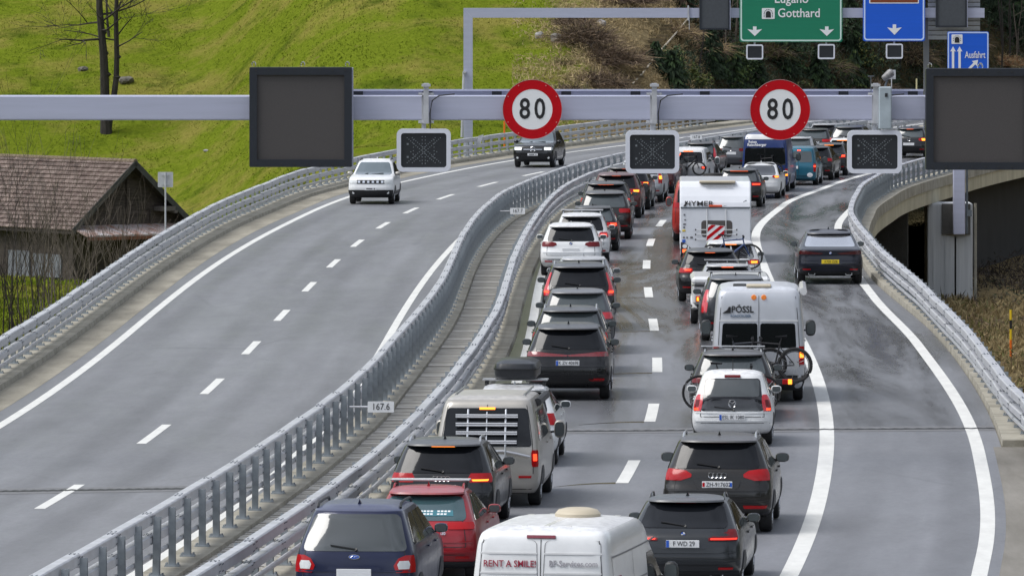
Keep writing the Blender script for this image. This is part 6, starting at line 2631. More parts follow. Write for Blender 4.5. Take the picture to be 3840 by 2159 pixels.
letters('HYMER', .23, ink, cv, (-.52, .005, 1.865), rot=(R(70), 0, 0), sx=1.25, bold=.003)
mb = MB()
mb.prism([(-1.02, 1.79), (-.94, 1.79), (-.86, 1.95), (-.90, 1.95)], -.004, .012)
obj('logo_stroke', mb, ink, cv)
mb = MB()
mb.tube([(.25, .02, 1.80), (.55, .05, 1.82), (.80, .06, 1.87), (.98, .09, 1.97)], [.006, .012, .016, .020], 5)
obj('swoosh', mb, galv_d, cv)
mb = MB()
mb.box((.0, -.03, 1.80), (.42, .06, .06), ch=.01)
obj('high_brake_lamp', mb, mat('dull_orange_red', (.45, .06, .02), rough=.3, emit=.2), cv)
mb = MB()
mb.prism(rrect(.98, .52, .10, 5, .04, 1.08), -.012, .004)
obj('rear_window', mb, mat('brown_glass', (.085, .075, .07), rough=.12, coat=.6), cv)
mb = MB()
for sx in (-.27, .33):
    mb.tube([(sx, -.03, 1.70), (sx, -.06, 1.15), (sx, -.12, .60)], .016, 5)
for z in (.74, .90, 1.05):
    mb.tube([(-.62, -.10, z), (.66, -.10, z)], .014, 5)
obj('bicycle_rack', mb, mat('white_tube', (.60, .61, .62), rough=.4), cv)
mb = MB()
for z in (.74, .90, 1.05):
    for sx in (-.63, .67):
        mb.box((sx, -.10, z), (.04, .05, .05))
obj('rack_end', mb, dark_trim, cv)
wbd = thing('warning_board', 'square red and white diagonally striped warning board on the caravan rack', 'warning board', tuple(Vector(cv.location) + Vector((0.0, -.18, .93))), cv.rotation_euler[2])
mb = MB()
mb.prism(rrect(.54, .54, .02, 2), -.005, .02)
obj('plate', mb, white_paint, wbd)


def clip_stripe(c0, c1, h=.265):
    # band c0 < x - z < c1 within a square
    poly = [(-h, -h), (h, -h), (h, h), (-h, h)]
    for (sgn, c_) in ((1, c0), (-1, -c1)):
        out = []
        for i in range(len(poly)):
            a, b_ = poly[i], poly[(i + 1) % len(poly)]
            fa, fb = sgn * (a[0] - a[1]) - c_, sgn * (b_[0] - b_[1]) - c_
            if fa >= 0:
                out.append(a)
            if fa * fb < 0:
                t_ = fa / (fa - fb)
                out.append((a[0] + (b_[0] - a[0]) * t_, a[1] + (b_[1] - a[1]) * t_))
        poly = out
    return poly


for c0 in (-.42, -.15, .12, .39):
    mb = MB()
    mb.prism(clip_stripe(c0, c0 + .135), -.010, -.004)
    obj('stripe', mb, red_sign, wbd)
wbd.rotation_euler = (0, R(6), cv.rotation_euler[2])
for sd in (-1, 1):
    mb = MB()
    mb.prism([(sd * 1.10, .30), (sd * .74, .30), (sd * .74, .44), (sd * .98, .64), (sd * 1.10, .66)] if sd < 0 else [(.74, .30), (1.10, .30), (1.10, .66), (.98, .64), (.74, .44)], -.045, .01)
    l_ = obj('tail_light', mb, mat('smoked_lens', (.05, .04, .045), rough=.25, coat=.8), cv)
    mb = MB()
    mb.box((sd * .97, -.05, .38), (.14, .02, .10))
    obj('lit_lamp', mb, lit_brake, l_)
    mb = MB()
    mb.prism([(sd * .97 + .075 * math.cos(q), .53 + .065 * math.sin(q)) for q in np.linspace(0, 2 * math.pi, 17)[:-1]], -.05, -.04)
    obj('sticker', mb, white_paint, l_)
    e = bpy.data.objects.new('wheel', None)
    C.objects.link(e)
    e.parent = cv
    e.location = (sd * 1.0, 2.8, .33)
    e.rotation_euler = (0, 0, 0 if sd > 0 else math.pi)
    a_, b_ = wheel_meshes(.33, .2)
    link('tyre', a_, e)
    link('rim', b_, e)
mb = MB()
for (x_, z_, w_, h_) in ((-.98, 1.52, .05, .05), (-.96, 1.36, .05, .04), (-.98, 1.22, .08, .05), (-.99, 1.12, .06, .05), (-1.0, .80, .06, .05), (-.90, .80, .05, .05), (-.76, .80, .08, .06)):
    mb.box((x_, -.006, z_), (w_, .012, h_))
obj('sticker', mb, mat('grey_ink', (.12, .12, .13)), cv)
mb = MB()
mb.box((-1.0, -.006, 1.02), (.10, .012, .05))
obj('sticker', mb, plate_y, cv)
mb = MB()
mb.box((-1.0, -.006, .69), (.10, .012, .09))
obj('sticker', mb, plate_b, cv)
mb = MB()
mb.box((0, -.01, .38), (2.2, .06, .14), ch=.02)
obj('bumper', mb, galv_d, cv)

rt, S = car('bus_van', 'red van towing the caravan, visible along its left side', 1762, 255.0, 'bus', 4.9, 1.95, 2.06, P_vred, cat='van', plate=None, mirror_m=P_vred)
wt = thing('spare_wheel', 'black spare wheel lying on the roof of the red van', 'wheel', tuple(local(rt, (.42, 1.1, 2.09))), rt.rotation_euler[2])
mb = MB()
mb.lathe([(0, .20), (.01, .30), (.05, .33), (.15, .33), (.19, .30), (.20, .20)], 'z', 22)
obj('tyre', mb, rubber, wt)
car('suv', 'dark grey SUV with red brake strip ahead of the caravan, beside the white saloon', 1858, 288, 'suv', 4.5, 1.82, 1.47, P_anth, hlm=lit_brake, hlw=.34, glass=mat('grey_glass', (.05, .058, .06)), lit=([(.58, .62, .93), (.605, .62, .95)], lit_red), clad=False)
car('saloon_car', 'white saloon with smooth tail and amber light, below the blue van', 1907, 297.5, 'coupe', 4.70, 1.76, 1.38, P_white2, lights=[(.60, .72, .97), (.63, .66, .985), (.655, .72, .98)], lit=([(.605, .80, .95), (.64, .78, .96)], lit_amber), wiper=False, spoiler=False, hl=False, refl=False, plz=.42, clad=False)
rt, S = car('panel_van', 'dark blue van with white roof edge and big dark rear window', 1924, 305.5, 'van', 5.3, 1.92, 2.35, P_vblue, cat='van', win=(.46, .76), ww=(.90, .90), lights=[(.27, .88, .985), (.36, .87, .99), (.40, .88, .985)], lit=([(.28, .89, .975), (.36, .89, .98)], lit_amber), hl=False, plate=None, mirror_m=black_m,
            texts=(('Reisen', -.50, 2.02, .14, white_paint), ('Ratschberger', -.33, 1.90, .16, white_paint)), wiper=False)
mb = S.rear([(2.12, -.80, .80), (2.26, -.76, .76), (2.305, -.70, .70)], .02, nx=10)
obj('roof_edge', mb, P_white2, rt)
bicycle('dark bicycle hanging on the rear of the blue van', tuple(local(rt, (.05, -.3, .62))), rt.rotation_euler[2], ink, r=.27, wbase=.85)
rt, S = car('panel_van', 'teal delivery van with two rear windows', 2009, 313.5, 'bus', 4.0, 1.48, 1.60, P_teal, cat='van', split=True, win=(.60, .88), ww=(.80, .82), lights=[(.36, .86, .985), (.50, .86, .99), (.57, .88, .985)], lit=([(.48, .88, .97), (.52, .88, .975)], lit_red), plate=('', 'w'), plz=.47, plx=-.28, glass=glass_l, mirror_m=black_m, hlm=lit_red, hlw=.07)
mb = MB()
S.rear([(.44 - .001 + .09 * math.sin(a), .47 - .12 * max(.02, math.cos(a)), .47 + .12 * max(.02, math.cos(a))) for a in np.linspace(-1.5, 1.5, 9)], .012, mb, nx=3)
obj('sticker', mb, white_paint, rt)
S2 = S
mb = S.rear([(S.z0 + .005, -.70, .70), (.40, -.72, .72)], .014, nx=8)
obj('bumper', mb, paint('teal_dark', (.010, .05, .075), .2), rt)
car('suv', 'dark SUV hidden behind the teal van', 2046, 320.5, 'suv', 4.3, 1.66, 1.44, P_black)
car('estate_car', 'black estate with lit amber strip, right of the teal van', 2081, 326.5, 'estate', 4.6, 1.70, 1.40, P_anth, hlm=lit_amber, hlw=.20, rails=alu, lit=([(.585, .58, .93), (.63, .58, .95)], lit_red), clad=False)
car('compact_car', 'white car with lit brake strip under the gantry beam', 2116, 336.5, 'hatch', 4.1, 1.66, 1.34, P_white, hlm=lit_amber, hlw=.26)
car('people_carrier', 'dark grey people carrier below the gantry beam, left of the grey control box', 2130, 348, 'mpv', 4.5, 1.76, 1.64, P_navy, glass=mat('grey_glass', (.05, .058, .06)))
car('suv', 'black SUV with lit orange lamp between the right lane signal and the right display', 2286, 353, 'suv', 4.3, 1.70, 1.44, P_black, hlm=lit_brake, hlw=.16, lit=([(.56, .76, .95), (.63, .74, .96)], lit_amber), emblem='vw', emz=.60, plz=.45, rails=alu, glass=glass_l)

# ---- exit lane and oncoming cars
car('suv_coupe', 'dark blue sloping-tail SUV with a yellow plate on the exit lane', 2089, 223.6, 'coupe', 4.95, 1.95, 1.56, P_navy, emblem='roundel', emz=.595, plate=('K720 ZZB', 'y'), plz=.43, lens=mat('smoked_red_lens', (.055, .003, .005), rough=.2, coat=.3),
    lights=[(.565, .30, .97), (.59, .22, .985), (.615, .60, .985), (.635, .80, .975)], win=(.70, .90), ww=(.90, .92), glass=mat('sky_sheen_glass', (.62, .63, .66), rough=.12, metal=.9), wiper=False, exh=True, hl=False, clad=True, cladz=.235, wr=.355)  # pale mirror colour of the rear window stands in for bright sky reflection
vehicle('suv', 'white SUV with black bumper coming towards the camera', 'car', px_at(932, 291), 291, 'suv', 4.34, 1.80, 1.68, P_white, dict(rails=black_m, cladz=.33, grw=.62, mirror_m=P_beige, front_glass=mat('screen_glass', (.10, .13, .145), rough=.1, coat=.8)), oncoming=True, yaw=heading(291) + .02, group='oncoming cars')
vehicle('suv', 'black SUV with lit headlights coming towards the camera below the first speed sign', 'car', px_at(1340, 338), 338, 'suv', 4.66, 1.89, 1.64, P_black, dict(beam=True, star=True, rails=alu, clad=True, cladz=.22, grille=(.43, .56), front_glass=mat('screen_glass', (.10, .13, .145))), oncoming=True, yaw=heading(338) + .03, group='oncoming cars')
# ------------------------------------------------------------------ vegetation and rocks
def zg(x, y):
    return float(tz(x, y))


def on_hill(px, py):
    """point where the sight line through a pixel meets the slope"""
    dx, dz = (px - 1288) / 19000, -(py + 151) / 19000
    Y = 395.0
    while Y < 900:
        if CAM_H + dz * Y <= zg(dx * Y, Y):
            break
        Y += .5
    return dx * Y, Y


bark = mat('dark_bark', (0.012, 0.010, 0.009), rough=0.9, col2=(0.042, 0.036, 0.030), vscale=3, stretch=(3, 3, .6), bump=.5, bscale=12)
twig = mat('twig_bark', (0.060, 0.046, 0.036), rough=0.9, col2=(0.15, 0.125, 0.10), vscale=2)
twig_d = mat('dark_twig', (0.025, 0.020, 0.017), rough=0.9, var=.4, vscale=2)


def branch(mb, p, d, L, r, depth, rg, n=5, spread=.55, up=.10, min_r=.006, kids=3):
    pts = [p.copy()]
    rs = [r]
    q = p.copy()
    dd = d.normalized()
    seg = 4
    for i in range(seg):
        dd = (dd + Vector((rg.gauss(0, .14), rg.gauss(0, .14), rg.gauss(0, .08) + up * .4))).normalized()
        q = q + dd * (L / seg)
        pts.append(q.copy())
        rs.append(max(min_r * .7, r * (1 - .62 * (i + 1) / seg)))
    mb.tube(pts, rs, n if r > .03 else 3, cap=False)
    if depth > 0:
        for k in range(kids):
            t = rg.uniform(.35, 1.0)
            i = min(seg - 1, int(t * seg))
            o_ = pts[i].lerp(pts[i + 1], t * seg - i)
            a = Vector((rg.gauss(0, 1), rg.gauss(0, 1), rg.gauss(.25, .6))).normalized()
            nd = (dd * (1 - spread) + a * spread).normalized()
            branch(mb, o_, nd, L * rg.uniform(.5, .78), max(min_r, rs[i + 1] * .68), depth - 1, rg, n, spread, up, min_r, kids)


def bare_tree(lab, x, y, trunks, seed, group=None, depth=3, m=bark, zoff=0.0):
    """trunks: list of (dx, lean_x, height, radius, first_branch)"""
    rg = random.Random(seed)
    z0 = zg(x, y) - .3 + zoff
    t = thing('bare_tree', lab, 'tree', (x, y, z0), 0, group)
    for (dx, lean, H, r, fb) in trunks:
        mb = MB()
        pts = []
        rs = []
        n = 10
        for i in range(n + 1):
            u = i / n
            pts.append(Vector((dx * min(1, u * 4) + lean * u + .10 * math.sin(u * 9 + seed), .05 * math.sin(u * 7), H * u)))
            rs.append(r * (1.25 if i == 0 else 1) * (1 - .62 * u))
        mb.tube(pts, rs, 8)
        for k in range(7):
            i = rg.randint(1, 8)
            mb.lathe([(-r * .5, r * .5), (0, r * 1.15 * (1 - .05 * i)), (r * .5, r * .5)], 'z', 7, tuple(pts[i] + Vector((rg.uniform(-.4, .4) * r, rg.uniform(-.4, .4) * r, 0))))
        obj('trunk', mb, m, t)
        mb = MB()
        for k in range(10):
            u = rg.uniform(fb, .98)
            i = min(n - 1, int(u * n))
            p = pts[i].lerp(pts[i + 1], u * n - i)
            a = rg.uniform(0, 2 * math.pi)
            d = Vector((math.cos(a), .6 * math.sin(a), rg.uniform(-.1, .5)))
            branch(mb, p, d, H * rg.uniform(.16, .30), rs[i] * .34, depth, rg, 5, .5, .05, .010)
        obj('branches', mb, twig_d, t)
    return t


x_, y_ = 0.0, 0.0
x_, y_ = on_hill(272, 336)
bare_tree('tall bare tree with two dark trunks on the meadow above the barn', x_, y_, [(-.22, -.30, 12.0, .30, .42), (.20, .55, 11.5, .20, .40)], 5)
bare_tree('thin straight sapling trunk between the two dark trunks', px_at(272, 440), 440, [(0, .02, 9, .07, .75)], 9, zoff=2.2)


def shrub(lab, x, y, hgt, wid, nst, seed, m, group, r0=.03, depth=2, kids=3):
    rg = random.Random(seed)
    t = thing('bare_shrub', lab, 'shrub', (x, y, zg(x, y) - .1), 0, group)
    mb = MB()
    for k in range(nst):
        a = rg.uniform(0, 2 * math.pi)
        b = rg.uniform(0, 1) ** .6 * wid
        p = Vector((b * math.cos(a) * .45, b * math.sin(a) * .3, 0))
        d = Vector((math.cos(a) * b / hgt * .7 + rg.gauss(0, .12), math.sin(a) * .3, 1))
        branch(mb, p, d, hgt * rg.uniform(.6, 1.0), r0 * rg.uniform(.6, 1.1), depth, rg, 4, .34, .25, .007, kids)
    obj('stems', mb, m, t)
    return t


gl = 'bare shrubs between the barn and the guard rail'
for i, (px, Y, h_, w_, n_, m_, lab) in enumerate([
        (20, 300, 7.4, 1.6, 12, twig_d, 'tall bare shrub at the left picture edge in front of the barn roof'),
        (95, 310, 6.2, 1.6, 14, twig, 'bare shrub with pale twigs before the left wall of the barn'),
        (160, 318, 4.6, 1.5, 14, twig, 'low bare shrub under the barn eaves'),
        (50, 275, 4.6, 2.0, 14, twig_d, 'dense dark bare shrub low at the left picture edge'),
        (250, 330, 4.2, 1.6, 14, twig, 'bare shrub in front of the rusty lean-to roof'),
        (330, 335, 3.6, 1.3, 10, twig, 'small bare shrub beside the guard rail at the right end of the lean-to')]):
    shrub(lab, px_at(px, Y), Y, h_, w_, n_, 20 + i, m_, gl, .035)

# ---- brown brush on the slope


def brush(lab, x, y, w, h, n, seed, cols, group, droop=.7):
    rg = random.Random(seed)
    t = thing('brushwood', lab, 'bush', (x, y, zg(x, y) - .1), 0, group)
    mb = MB()
    for k in range(n):
        a = rg.uniform(0, 2 * math.pi)
        b = rg.random() ** .5
        p = Vector((b * math.cos(a) * w * .6, b * math.sin(a) * w * .35, h * rg.random() * .55 * (1 - b)))
        d = Vector((rg.gauss(0, .8), rg.gauss(-.2, .6), rg.uniform(.2, 1))).normalized()
        L = rg.uniform(.5, 1.15) * h
        pts = []
        for i in range(5):
            u = i / 4
            pts.append(p + d * L * u + Vector((0, 0, -droop * L * u * u * .5)))
        wd = rg.uniform(.008, .022)
        sd = Vector((rg.uniform(-1, 1), rg.uniform(-.3, .3), rg.uniform(-.6, .6))).normalized() * wd
        vv = []
        for i, q in enumerate(pts):
            f_ = 1 - .7 * i / 4
            vv += [q - sd * f_, q + sd * f_]
        mb.add(vv, [(2 * i, 2 * i + 1, 2 * i + 3, 2 * i + 2) for i in range(4)], rg.randint(0, len(cols) - 1))
    obj('stems', mb, cols, t)
    return t


br1 = mat('brush_brown', (0.125, 0.085, 0.058), rough=.9)
br2 = mat('brush_tan', (0.26, 0.19, 0.12), rough=.9)
br3 = mat('brush_dark', (0.045, 0.034, 0.026), rough=.9)
br4 = mat('brush_straw', (0.38, 0.29, 0.15), rough=.9)
br5 = mat('brush_olive', (0.085, 0.090, 0.025), rough=.9)
gb_ = 'tangled brown brushwood on the slope beside the meadow'


for i, (px, py, w, h, n, lab) in enumerate([
        (1470, 112, 2.3, 1.9, 1500, 'brown brushwood mound with a dark hollow just right of the pale rocks'),
        (1525, 165, 3.0, 1.9, 2000, 'widest reddish-brown brushwood mound in the middle of the slope'),
        (1500, 222, 2.8, 1.4, 1500, 'low brown brushwood mound behind the first speed sign'),
        (1445, 66, 1.8, 1.2, 800, 'small dark brushwood mound below the far gantry beam'),
        (1430, 238, 1.6, 1.0, 700, 'brown brush at the foot of the slope, right above the first speed sign'),
        (1560, 240, 1.6, .8, 600, 'straw-coloured brush at the foot of the stepped path'),
        (1560, 12, 3.2, 1.8, 1500, 'brown brushwood above the far gantry beam'),
        (1420, 165, 1.0, .7, 350, 'small olive bush below the pale rocks')]):
    x, y = on_hill(px, py)
    brush(lab, x, y, w, h, n, 50 + i, [br5, br1, br4] if i == 7 else [br1, br2, br3, br1], gb_)


def rock(lab, px, py, sz, seed, m):
    x, y = on_hill(px, py)
    rg = random.Random(seed)
    bm = bmesh.new()
    bmesh.ops.create_icosphere(bm, subdivisions=2, radius=1)
    for v in bm.verts:
        v.co *= rg.uniform(.78, 1.12)
        v.co.x *= sz[0]
        v.co.y *= sz[1]
        v.co.z *= sz[2]
    mb = MB()
    bm.verts.index_update()
    mb.add([v.co.copy() for v in bm.verts], [[v.index for v in f.verts] for f in bm.faces])
    bm.free()
    o = obj('rock', mb, m, loc=(x, y, zg(x, y) + sz[2] * .35), rot=(rg.uniform(-.2, .2), rg.uniform(-.2, .2), rg.uniform(0, 3)))
    tag(o, lab, 'rock', 'rocks on the meadow slope')


rk = mat('pale_rock', (0.30, 0.29, 0.28), rough=.85, var=.35, vscale=3, bump=.5, bscale=7)
rk2 = mat('grey_rock', (0.13, 0.12, 0.10), rough=.9, var=.4, vscale=3, bump=.5, bscale=7)
rock('largest pale rock beside the brown brushwood', 1400, 110, (.42, .35, .34), 1, rk)
rock('smaller pale mossy rock left of the largest pale rock', 1357, 102, (.28, .25, .26), 2, rk)
rock('pale rock above the brushwood near the far gantry beam', 1513, 65, (.30, .3, .28), 3, rk)
rock('dark grey rock at the right foot of the two-trunk tree', 316, 214, (.50, .4, .28), 4, rk2)
rock('flat grey rock left of the two-trunk tree', 208, 178, (.32, .3, .18), 5, rk2)
rock('small white rock in the grass left of the near display panel', 519, 386, (.20, .16, .08), 6, rk)
rock('grey rock between the roots of the two-trunk tree', 262, 205, (.25, .3, .32), 7, rk2)

# ---- conifers and the dark wood on the right
nd1 = mat('needle_dark', (0.016, 0.034, 0.014), rough=.8)
nd2 = mat('needle_mid', (0.034, 0.068, 0.022), rough=.8)
nd3 = mat('needle_light', (0.080, 0.120, 0.030), rough=.8)
iv = mat('ivy_olive', (0.115, 0.120, 0.025), rough=.8)
gf = 'trees of the dark wood behind the signs'


def fir(lab, x, y, h, w, seed, cols, zb=0.0):
    rg = random.Random(seed)
    t = thing('fir_tree', lab, 'tree', (x, y, zg(x, y) - .2 + zb), rg.uniform(0, 6), gf)
    mb = MB()
    mb.tube([(0, 0, 0), (0, 0, h * .95)], [.04 * h / 2 + .03, .015], 6)
    obj('trunk', mb, bark, t)
    mb = MB()
    nl = int(10 + h * 4)
    for i in range(nl):
        u = i / nl
        z = h * (.06 + .92 * u)
        rr = w * (1 - u) ** .8 * rg.uniform(.75, 1.12) + .08
        nb = max(5, int(11 * (1 - u * .5)))
        for k in range(nb):
            a = 2 * math.pi * (k + rg.random()) / nb
            d = Vector((math.cos(a), math.sin(a), 0))
            s_ = Vector((-math.sin(a), math.cos(a), 0))
            L = rr * rg.uniform(.7, 1.15)
            mi = 0 if rg.random() < .4 else rg.randint(0, len(cols) - 1)
            for j in range(5):
                t0 = j / 5
                b = Vector((0, 0, z)) + d * L * t0 + Vector((0, 0, -.30 * L * t0 * t0))
                for sg in (-1, 1):
                    q = (d * .75 + s_ * sg * rg.uniform(.5, 1.0)).normalized() * (.30 * (1 - t0 * .5)) * (.55 + L * .45)
                    nn = Vector((0, 0, .06 + .05 * rg.random()))
                    mb.add([b, b + q * .55 + nn, b + q + Vector((0, 0, -.07)), b + q * .6 - nn], [(0, 1, 2, 3)], mi)
    obj('foliage', mb, cols, t)
    return t


def wood_bush(lab, x, y, w, h, n, seed, cols, zb=0.0):
    rg = random.Random(seed)
    t = thing('evergreen_bush', lab, 'bush', (x, y, zg(x, y) - .1 + zb), 0, 'evergreen bushes in the dark wood')
    mb = MB()
    for k in range(n):
        a, b = rg.uniform(0, 2 * math.pi), rg.random() ** .45
        el_ = rg.uniform(0, math.pi / 2)
        lob = 1 + .3 * math.sin(3 * a + seed) + .25 * math.sin(5 * el_ + seed * 2)
        p = Vector((w * b * lob * math.cos(a) * math.cos(el_), w * .7 * b * math.sin(a) * math.cos(el_), h * b * lob * math.sin(el_)))
        u = Vector((rg.gauss(0, 1), rg.gauss(0, 1), rg.gauss(0, 1))).normalized() * rg.uniform(.06, .15)
        v = u.cross(Vector((rg.gauss(0, 1), rg.gauss(0, 1), rg.gauss(0, 1)))).normalized() * rg.uniform(.03, .06)
        mb.add([p - u, p + v, p + u, p - v], [(0, 1, 2, 3)], rg.randint(0, len(cols) - 1))
    obj('foliage', mb, cols, t)
    return t


firs = [(1690, 225, 2.4, 1.25, [nd1, nd2, nd1, nd2], 'dark green young fir behind the middle near signal bracket'),
        (1650, 170, 1.7, .95, [nd1, nd2], 'small fir at the left end of the dark wood'),
        (1845, 225, 2.9, 1.3, [nd2, nd3, nd1], 'lighter green fir left of the second speed sign'),
        (1790, 190, 3.0, 1.3, [nd1, nd1, nd2], 'very dark fir below the narrow left display panel'),
        (1905, 235, 2.4, 1.2, [nd1, nd2, nd3], 'fir rising behind the top of the second speed sign'),
        (1980, 190, 3.2, 1.5, [nd1, nd1, nd2], 'broad dark fir under the green sign'),
        (2060, 220, 2.6, 1.35, [nd1, nd2], 'dark fir under the right end of the green sign'),
        (2135, 120, 3.8, 1.6, [nd1, nd2, nd2], 'tall fir between the green and the blue sign'),
        (2150, 215, 2.2, 1.1, [nd1, nd2, nd3], 'short fir left of the small lane signal under the blue sign'),
        (2500, 60, 4.0, 1.8, [nd1, nd1, nd2], 'large dark fir right of the exit sign'),
        (2560, 110, 4.0, 1.7, [nd1, nd2], 'dark fir at the right picture edge'),
        (1720, 40, 3.0, 1.1, [nd1, nd2, br1], 'dark fir above the far gantry beam, left of the narrow panel'),
        (1850, 60, 3.2, 1.2, [nd1, nd1, nd2], 'dark fir behind the left edge of the green sign'),
        (2345, 190, 1.3, .7, [nd2, nd3], 'little light green fir behind the pale yellow pole'),
        (2460, -20, 4.0, 1.5, [nd1, nd2], 'fir crown above the ribbed sheet board')]
for i, (px, py, h_, w_, cols, lab) in enumerate(firs):
    x, y = on_hill(px, py)
    fir(lab, x, y, h_, w_, 80 + i, cols)
for i, (px, py, w_, h_, n_, cols, lab) in enumerate([
        (1692, 195, 1.15, 1.35, 2600, [nd2, nd2, nd1, nd3], 'broad dark green evergreen bush behind the middle near signal bracket'),
        (1862, 205, 1.25, 1.7, 3200, [nd2, nd3, nd1, nd2], 'tall green evergreen bush left of the second speed sign'),
        (1985, 150, 1.3, 1.5, 2600, [nd1, nd2, nd1], 'very dark evergreen bush below the middle of the green sign'),
        (1790, 110, 1.2, 1.3, 2200, [nd1, nd1, br3], 'almost black evergreen bush under the narrow left display panel'),
        (2090, 95, 1.3, 1.6, 2200, [nd1, nd2, br3], 'dark evergreen bush behind the right arrow of the green sign'),
        (1745, 215, .9, .9, 1100, [iv, nd3, br5], 'yellow-green bush right of the dark young fir'),
        (2345, 225, .9, .9, 1000, [iv, nd3, br4], 'olive bush left of the right near display panel'),
        (2010, 235, 1.0, .7, 900, [nd2, br5, br1], 'mixed green and brown bush right of the second speed sign'),
        (2530, 25, 1.4, 1.2, 1400, [iv, nd2, nd1], 'olive ivy bush at the upper right picture corner'),
        (2170, 165, 1.1, 1.2, 1200, [iv, nd2, nd1], 'ivy bush between the two signs'),
        (1860, 150, 1.0, 1.0, 900, [nd2, br5, nd1], 'green bush under the left arrow of the green sign')]):
    x, y = on_hill(px, py)
    wood_bush(lab, x, y, w_, h_, n_, 130 + i, cols)
for i, (px, py, w, h, n, cols, lab) in enumerate([
        (1760, 130, 2.4, 1.6, 1100, [br1, br2, br4], 'tan brush under the narrow left display panel'),
        (2200, 230, 2.0, 1.3, 900, [br2, br1, br3], 'brown brush behind the grey control box'),
        (2290, 160, 2.0, 1.9, 1000, [br1, br4, br3], 'brown hanging brush right of the small lane signal'),
        (2520, 170, 2.2, 1.2, 1100, [br4, br2, mat('brush_rust', (.26, .11, .04), rough=.9)], 'rust-brown brush right of the exit sign'),
        (2080, 180, 2.0, 1.5, 900, [br1, br3, br5], 'dark brush behind the right small lane signal'),
        (1930, 150, 2.2, 1.5, 900, [br1, br3, br5], 'dark brown brush under the green sign'),
        (2420, 120, 2.2, 1.6, 1000, [br1, br2, br3], 'brown brush behind the exit sign'),
        (1700, 90, 2.0, 1.2, 900, [br4, br2, br1], 'straw-coloured brush under the far gantry beam')]):
    x, y = on_hill(px, py)
    brush(lab, x, y, w, h, n, 160 + i, cols, 'brown brush in the dark wood', .9)
rg = random.Random(77)
for i in range(26):
    px = rg.choice([rg.uniform(1760, 1870), rg.uniform(1880, 2160), rg.uniform(2160, 2350), rg.uniform(2480, 2590)])
    py = rg.uniform(60, 230)
    x, y = on_hill(px, py)
    t = thing('tree_trunk', 'thin bare trunk in the dark wood behind the signs', 'tree', (x, y, zg(x, y) - .2), 0, 'thin bare trunks in the dark wood')
    mb = MB()
    H = rg.uniform(3.5, 7)
    ln = rg.gauss(0, .06)
    pts = [Vector((ln * H * u + .08 * math.sin(u * 6 + i), 0, H * u)) for u in np.linspace(0, 1, 7)]
    mb.tube(pts, [max(.012, (.05 + .03 * rg.random()) * (1 - .7 * k / 6)) for k in range(7)], 5)
    for k in range(6):
        u = rg.uniform(.15, .9)
        p = pts[int(u * 6)]
        branch(mb, p, Vector((rg.choice([-1, 1]) * rg.uniform(.4, 1), rg.uniform(-.4, .4), rg.uniform(.1, .8))), rg.uniform(.5, 1.3), .018, 1, rg, 3, .5, .1, .006, 3)
    obj('trunk', mb, twig_d if i % 3 else twig, t)
# handrail cable along the path up the slope
mb = MB()
pts = []
for k in range(9):
    u = k / 8
    px, py = 1733 + (1592 - 1733) * u, 62 + (232 - 62) * u
    x, y = on_hill(px, py)
    pts.append(Vector((x, y, zg(x, y) + .40)))
mb.tube(pts, .05, 5)
tag(obj('handrail', mb, mat('pale_cable', (.52, .46, .36), rough=.7)), 'thin pale handrail running diagonally up the dry slope', 'handrail')
# worn steps beside it
st_ = thing('slope_steps', 'worn earth steps climbing the dry slope left of the pale handrail', 'steps', (0, 0, 0))
for k in range(16):
    u = k / 15
    px, py = 1665 + (1575 - 1665) * u, 78 + (226 - 78) * u
    x, y = on_hill(px, py)
    mb = MB()
    mb.box((0, 0, 0), (1.2 + .4 * math.sin(k * 3.1), .30, .12), rz=.1 * math.sin(k * 2.3))
    obj('step', mb, mat('earth_step', (.10, .075, .040), rough=.95, var=.4, vscale=3), st_, loc=(x, y, zg(x, y) + .16))

# ---- grass: blades as real geometry, one mass


def grass(name, lab_m, n, fx, seed, hmin, hmax, wid):
    rs = np.random.RandomState(seed)
    x, y = fx(rs, n)
    z = tz(x, y)
    h = rs.uniform(hmin, hmax, n)
    a = rs.uniform(0, 2 * np.pi, n)
    w = wid * rs.uniform(.6, 1.3, n)
    lx_, ly_ = rs.normal(0, .45, n) * h, rs.normal(-.1, .35, n) * h
    V = np.zeros((n, 4, 3))
    ca, sa = np.cos(a) * w, np.sin(a) * w * .5
    V[:, 0] = np.stack([x - ca, y - sa, z - .03], 1)
    V[:, 1] = np.stack([x + ca, y + sa, z - .03], 1)
    V[:, 2] = np.stack([x + lx_ * .4 + ca * .7, y + ly_ * .4 + sa * .7, z + h * .7], 1)
    V[:, 3] = np.stack([x + lx_, y + ly_, z + h], 1)
    F = np.arange(n * 4).reshape(n, 4)
    me = bpy.data.meshes.new(name)
    me.vertices.add(n * 4)
    me.vertices.foreach_set('co', V.ravel())
    me.loops.add(n * 4)
    me.loops.foreach_set('vertex_index', F.ravel().astype(np.int32))
    me.polygons.add(n)
    me.polygons.foreach_set('loop_start', (np.arange(n) * 4).astype(np.int32))
    me.update(calc_edges=True)
    me.validate()
    me.materials.append(lab_m)
    o = link(name, me)
    o['kind'] = 'stuff'
    return o


gm_ = ground_material('meadow_blades', True)


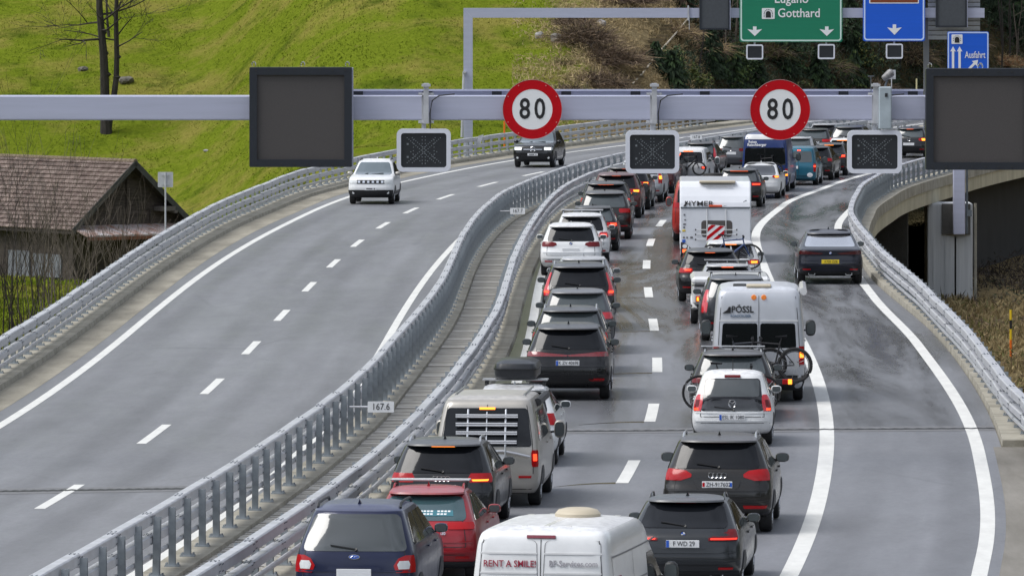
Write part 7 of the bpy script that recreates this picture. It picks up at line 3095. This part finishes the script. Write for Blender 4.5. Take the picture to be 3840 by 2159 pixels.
def undergrowth(name, n, seed, mats, xr, yr, hmax, wid, y0=None):
    rs = np.random.RandomState(seed)
    x = rs.uniform(xr[0], xr[1], n)
    foot = np.interp(x, FX, FY)
    y = (foot - 2 if y0 is None else y0) + rs.uniform(0, yr, n)
    cl = wob(x * 1.7 + 5, y * 1.7) + .6 * wob(x * 5, y * 5 + 9)
    keep = (cl > -.25 + .25 * rs.normal(0, 1, n)) & (x - xr[0] > rs.uniform(0, 1, n) ** 1.5 * 5.0 + 2.2 * wob(x * .8, y * .9) - .8)
    x, y, cl = x[keep], y[keep], cl[keep]
    n = len(x)
    z = tz(x, y) + rs.uniform(0, 1, n) ** 1.6 * hmax * np.clip(.5 + cl, .15, 1.2)
    d = rs.normal(0, 1, (n, 3))
    d[:, 2] = np.abs(d[:, 2]) * 1.2
    d /= np.linalg.norm(d, axis=1)[:, None]
    L = rs.uniform(.08, .30, n)[:, None]
    s_ = rs.normal(0, 1, (n, 3))
    s_ = np.cross(d, s_)
    s_ /= np.linalg.norm(s_, axis=1)[:, None] + 1e-9
    w = (wid * rs.uniform(.4, 1.2, n))[:, None]
    P = np.stack([x, y, z], 1)
    V = np.zeros((n, 4, 3))
    V[:, 0] = P - d * L
    V[:, 1] = P + s_ * w
    V[:, 2] = P + d * L
    V[:, 3] = P - s_ * w
    me = bpy.data.meshes.new(name)
    me.vertices.add(n * 4)
    me.vertices.foreach_set('co', V.ravel())
    me.loops.add(n * 4)
    me.loops.foreach_set('vertex_index', np.arange(n * 4, dtype=np.int32))
    me.polygons.add(n)
    me.polygons.foreach_set('loop_start', (np.arange(n) * 4).astype(np.int32))
    for m in mats:
        me.materials.append(m)
    pick = np.clip(((wob(x * .9 + 3, y * .9 + 1) + .3) * 2.2 + rs.normal(0, 1.1, n)), 0, len(mats) - 1).astype(np.int32)
    me.polygons.foreach_set('material_index', pick)
    me.update(calc_edges=True)
    me.validate()
    o = link(name, me)
    o['kind'] = 'stuff'
    return o


undergrowth('undergrowth', 110000, 11, [nd1, br3, nd2, br3, br1, br5, nd2, br1, iv], (9.8, 34), 62, 1.6, .030)
undergrowth('dry_scrub', 45000, 12, [br4, br2, br4, br4, br2, br1], (0.0, 11.5), 40, .5, .018)


def f_hill(rs, n):
    return rs.uniform(-36, 26, n), rs.uniform(392, 472, n)


def f_flat(rs, n):
    return rs.uniform(-30, -10, n), rs.uniform(285, 405, n)


def f_right(rs, n):
    return rs.uniform(12.5, 27, n), rs.uniform(170, 318, n)


grass('grass', gm_, 150000, f_hill, 1, .02, .085, .04)
grass('grass', gm_, 60000, f_flat, 2, .06, .20, .04)
grass('dry_grass', gm_, 60000, f_right, 3, .08, .40, .022)
for i, (x, y, w, h, n) in enumerate([(20.6, 285, 1.0, 1.0, 350), (19.4, 262, 1.2, .8, 350), (21.5, 300, 1.2, 1.2, 350), (15.8, 235, 1.0, .9, 300), (17.0, 250, .9, .7, 300)]):
    brush(['dark brush beside the drain pipe of the pale pier', 'brown brush at the foot of the snow pole', 'dark brush under the viaduct at the right picture edge', 'dead grass clump just outside the curved guard rail', 'brown grass clump between the guard rail and the snow pole'][i], x, y, w, h, n, 300 + i, [br1, br4, br3], 'brush on the bank below the viaduct', .9)
undergrowth('bank_scrub', 26000, 21, [br5, br1, iv, br4, br3, br2, nd3], (12.0, 26), 110, .55, .025, 205)
undergrowth('shade_scrub', 9000, 22, [br3, nd1, br3, br1], (17.0, 27), 34, .9, .028, 312)
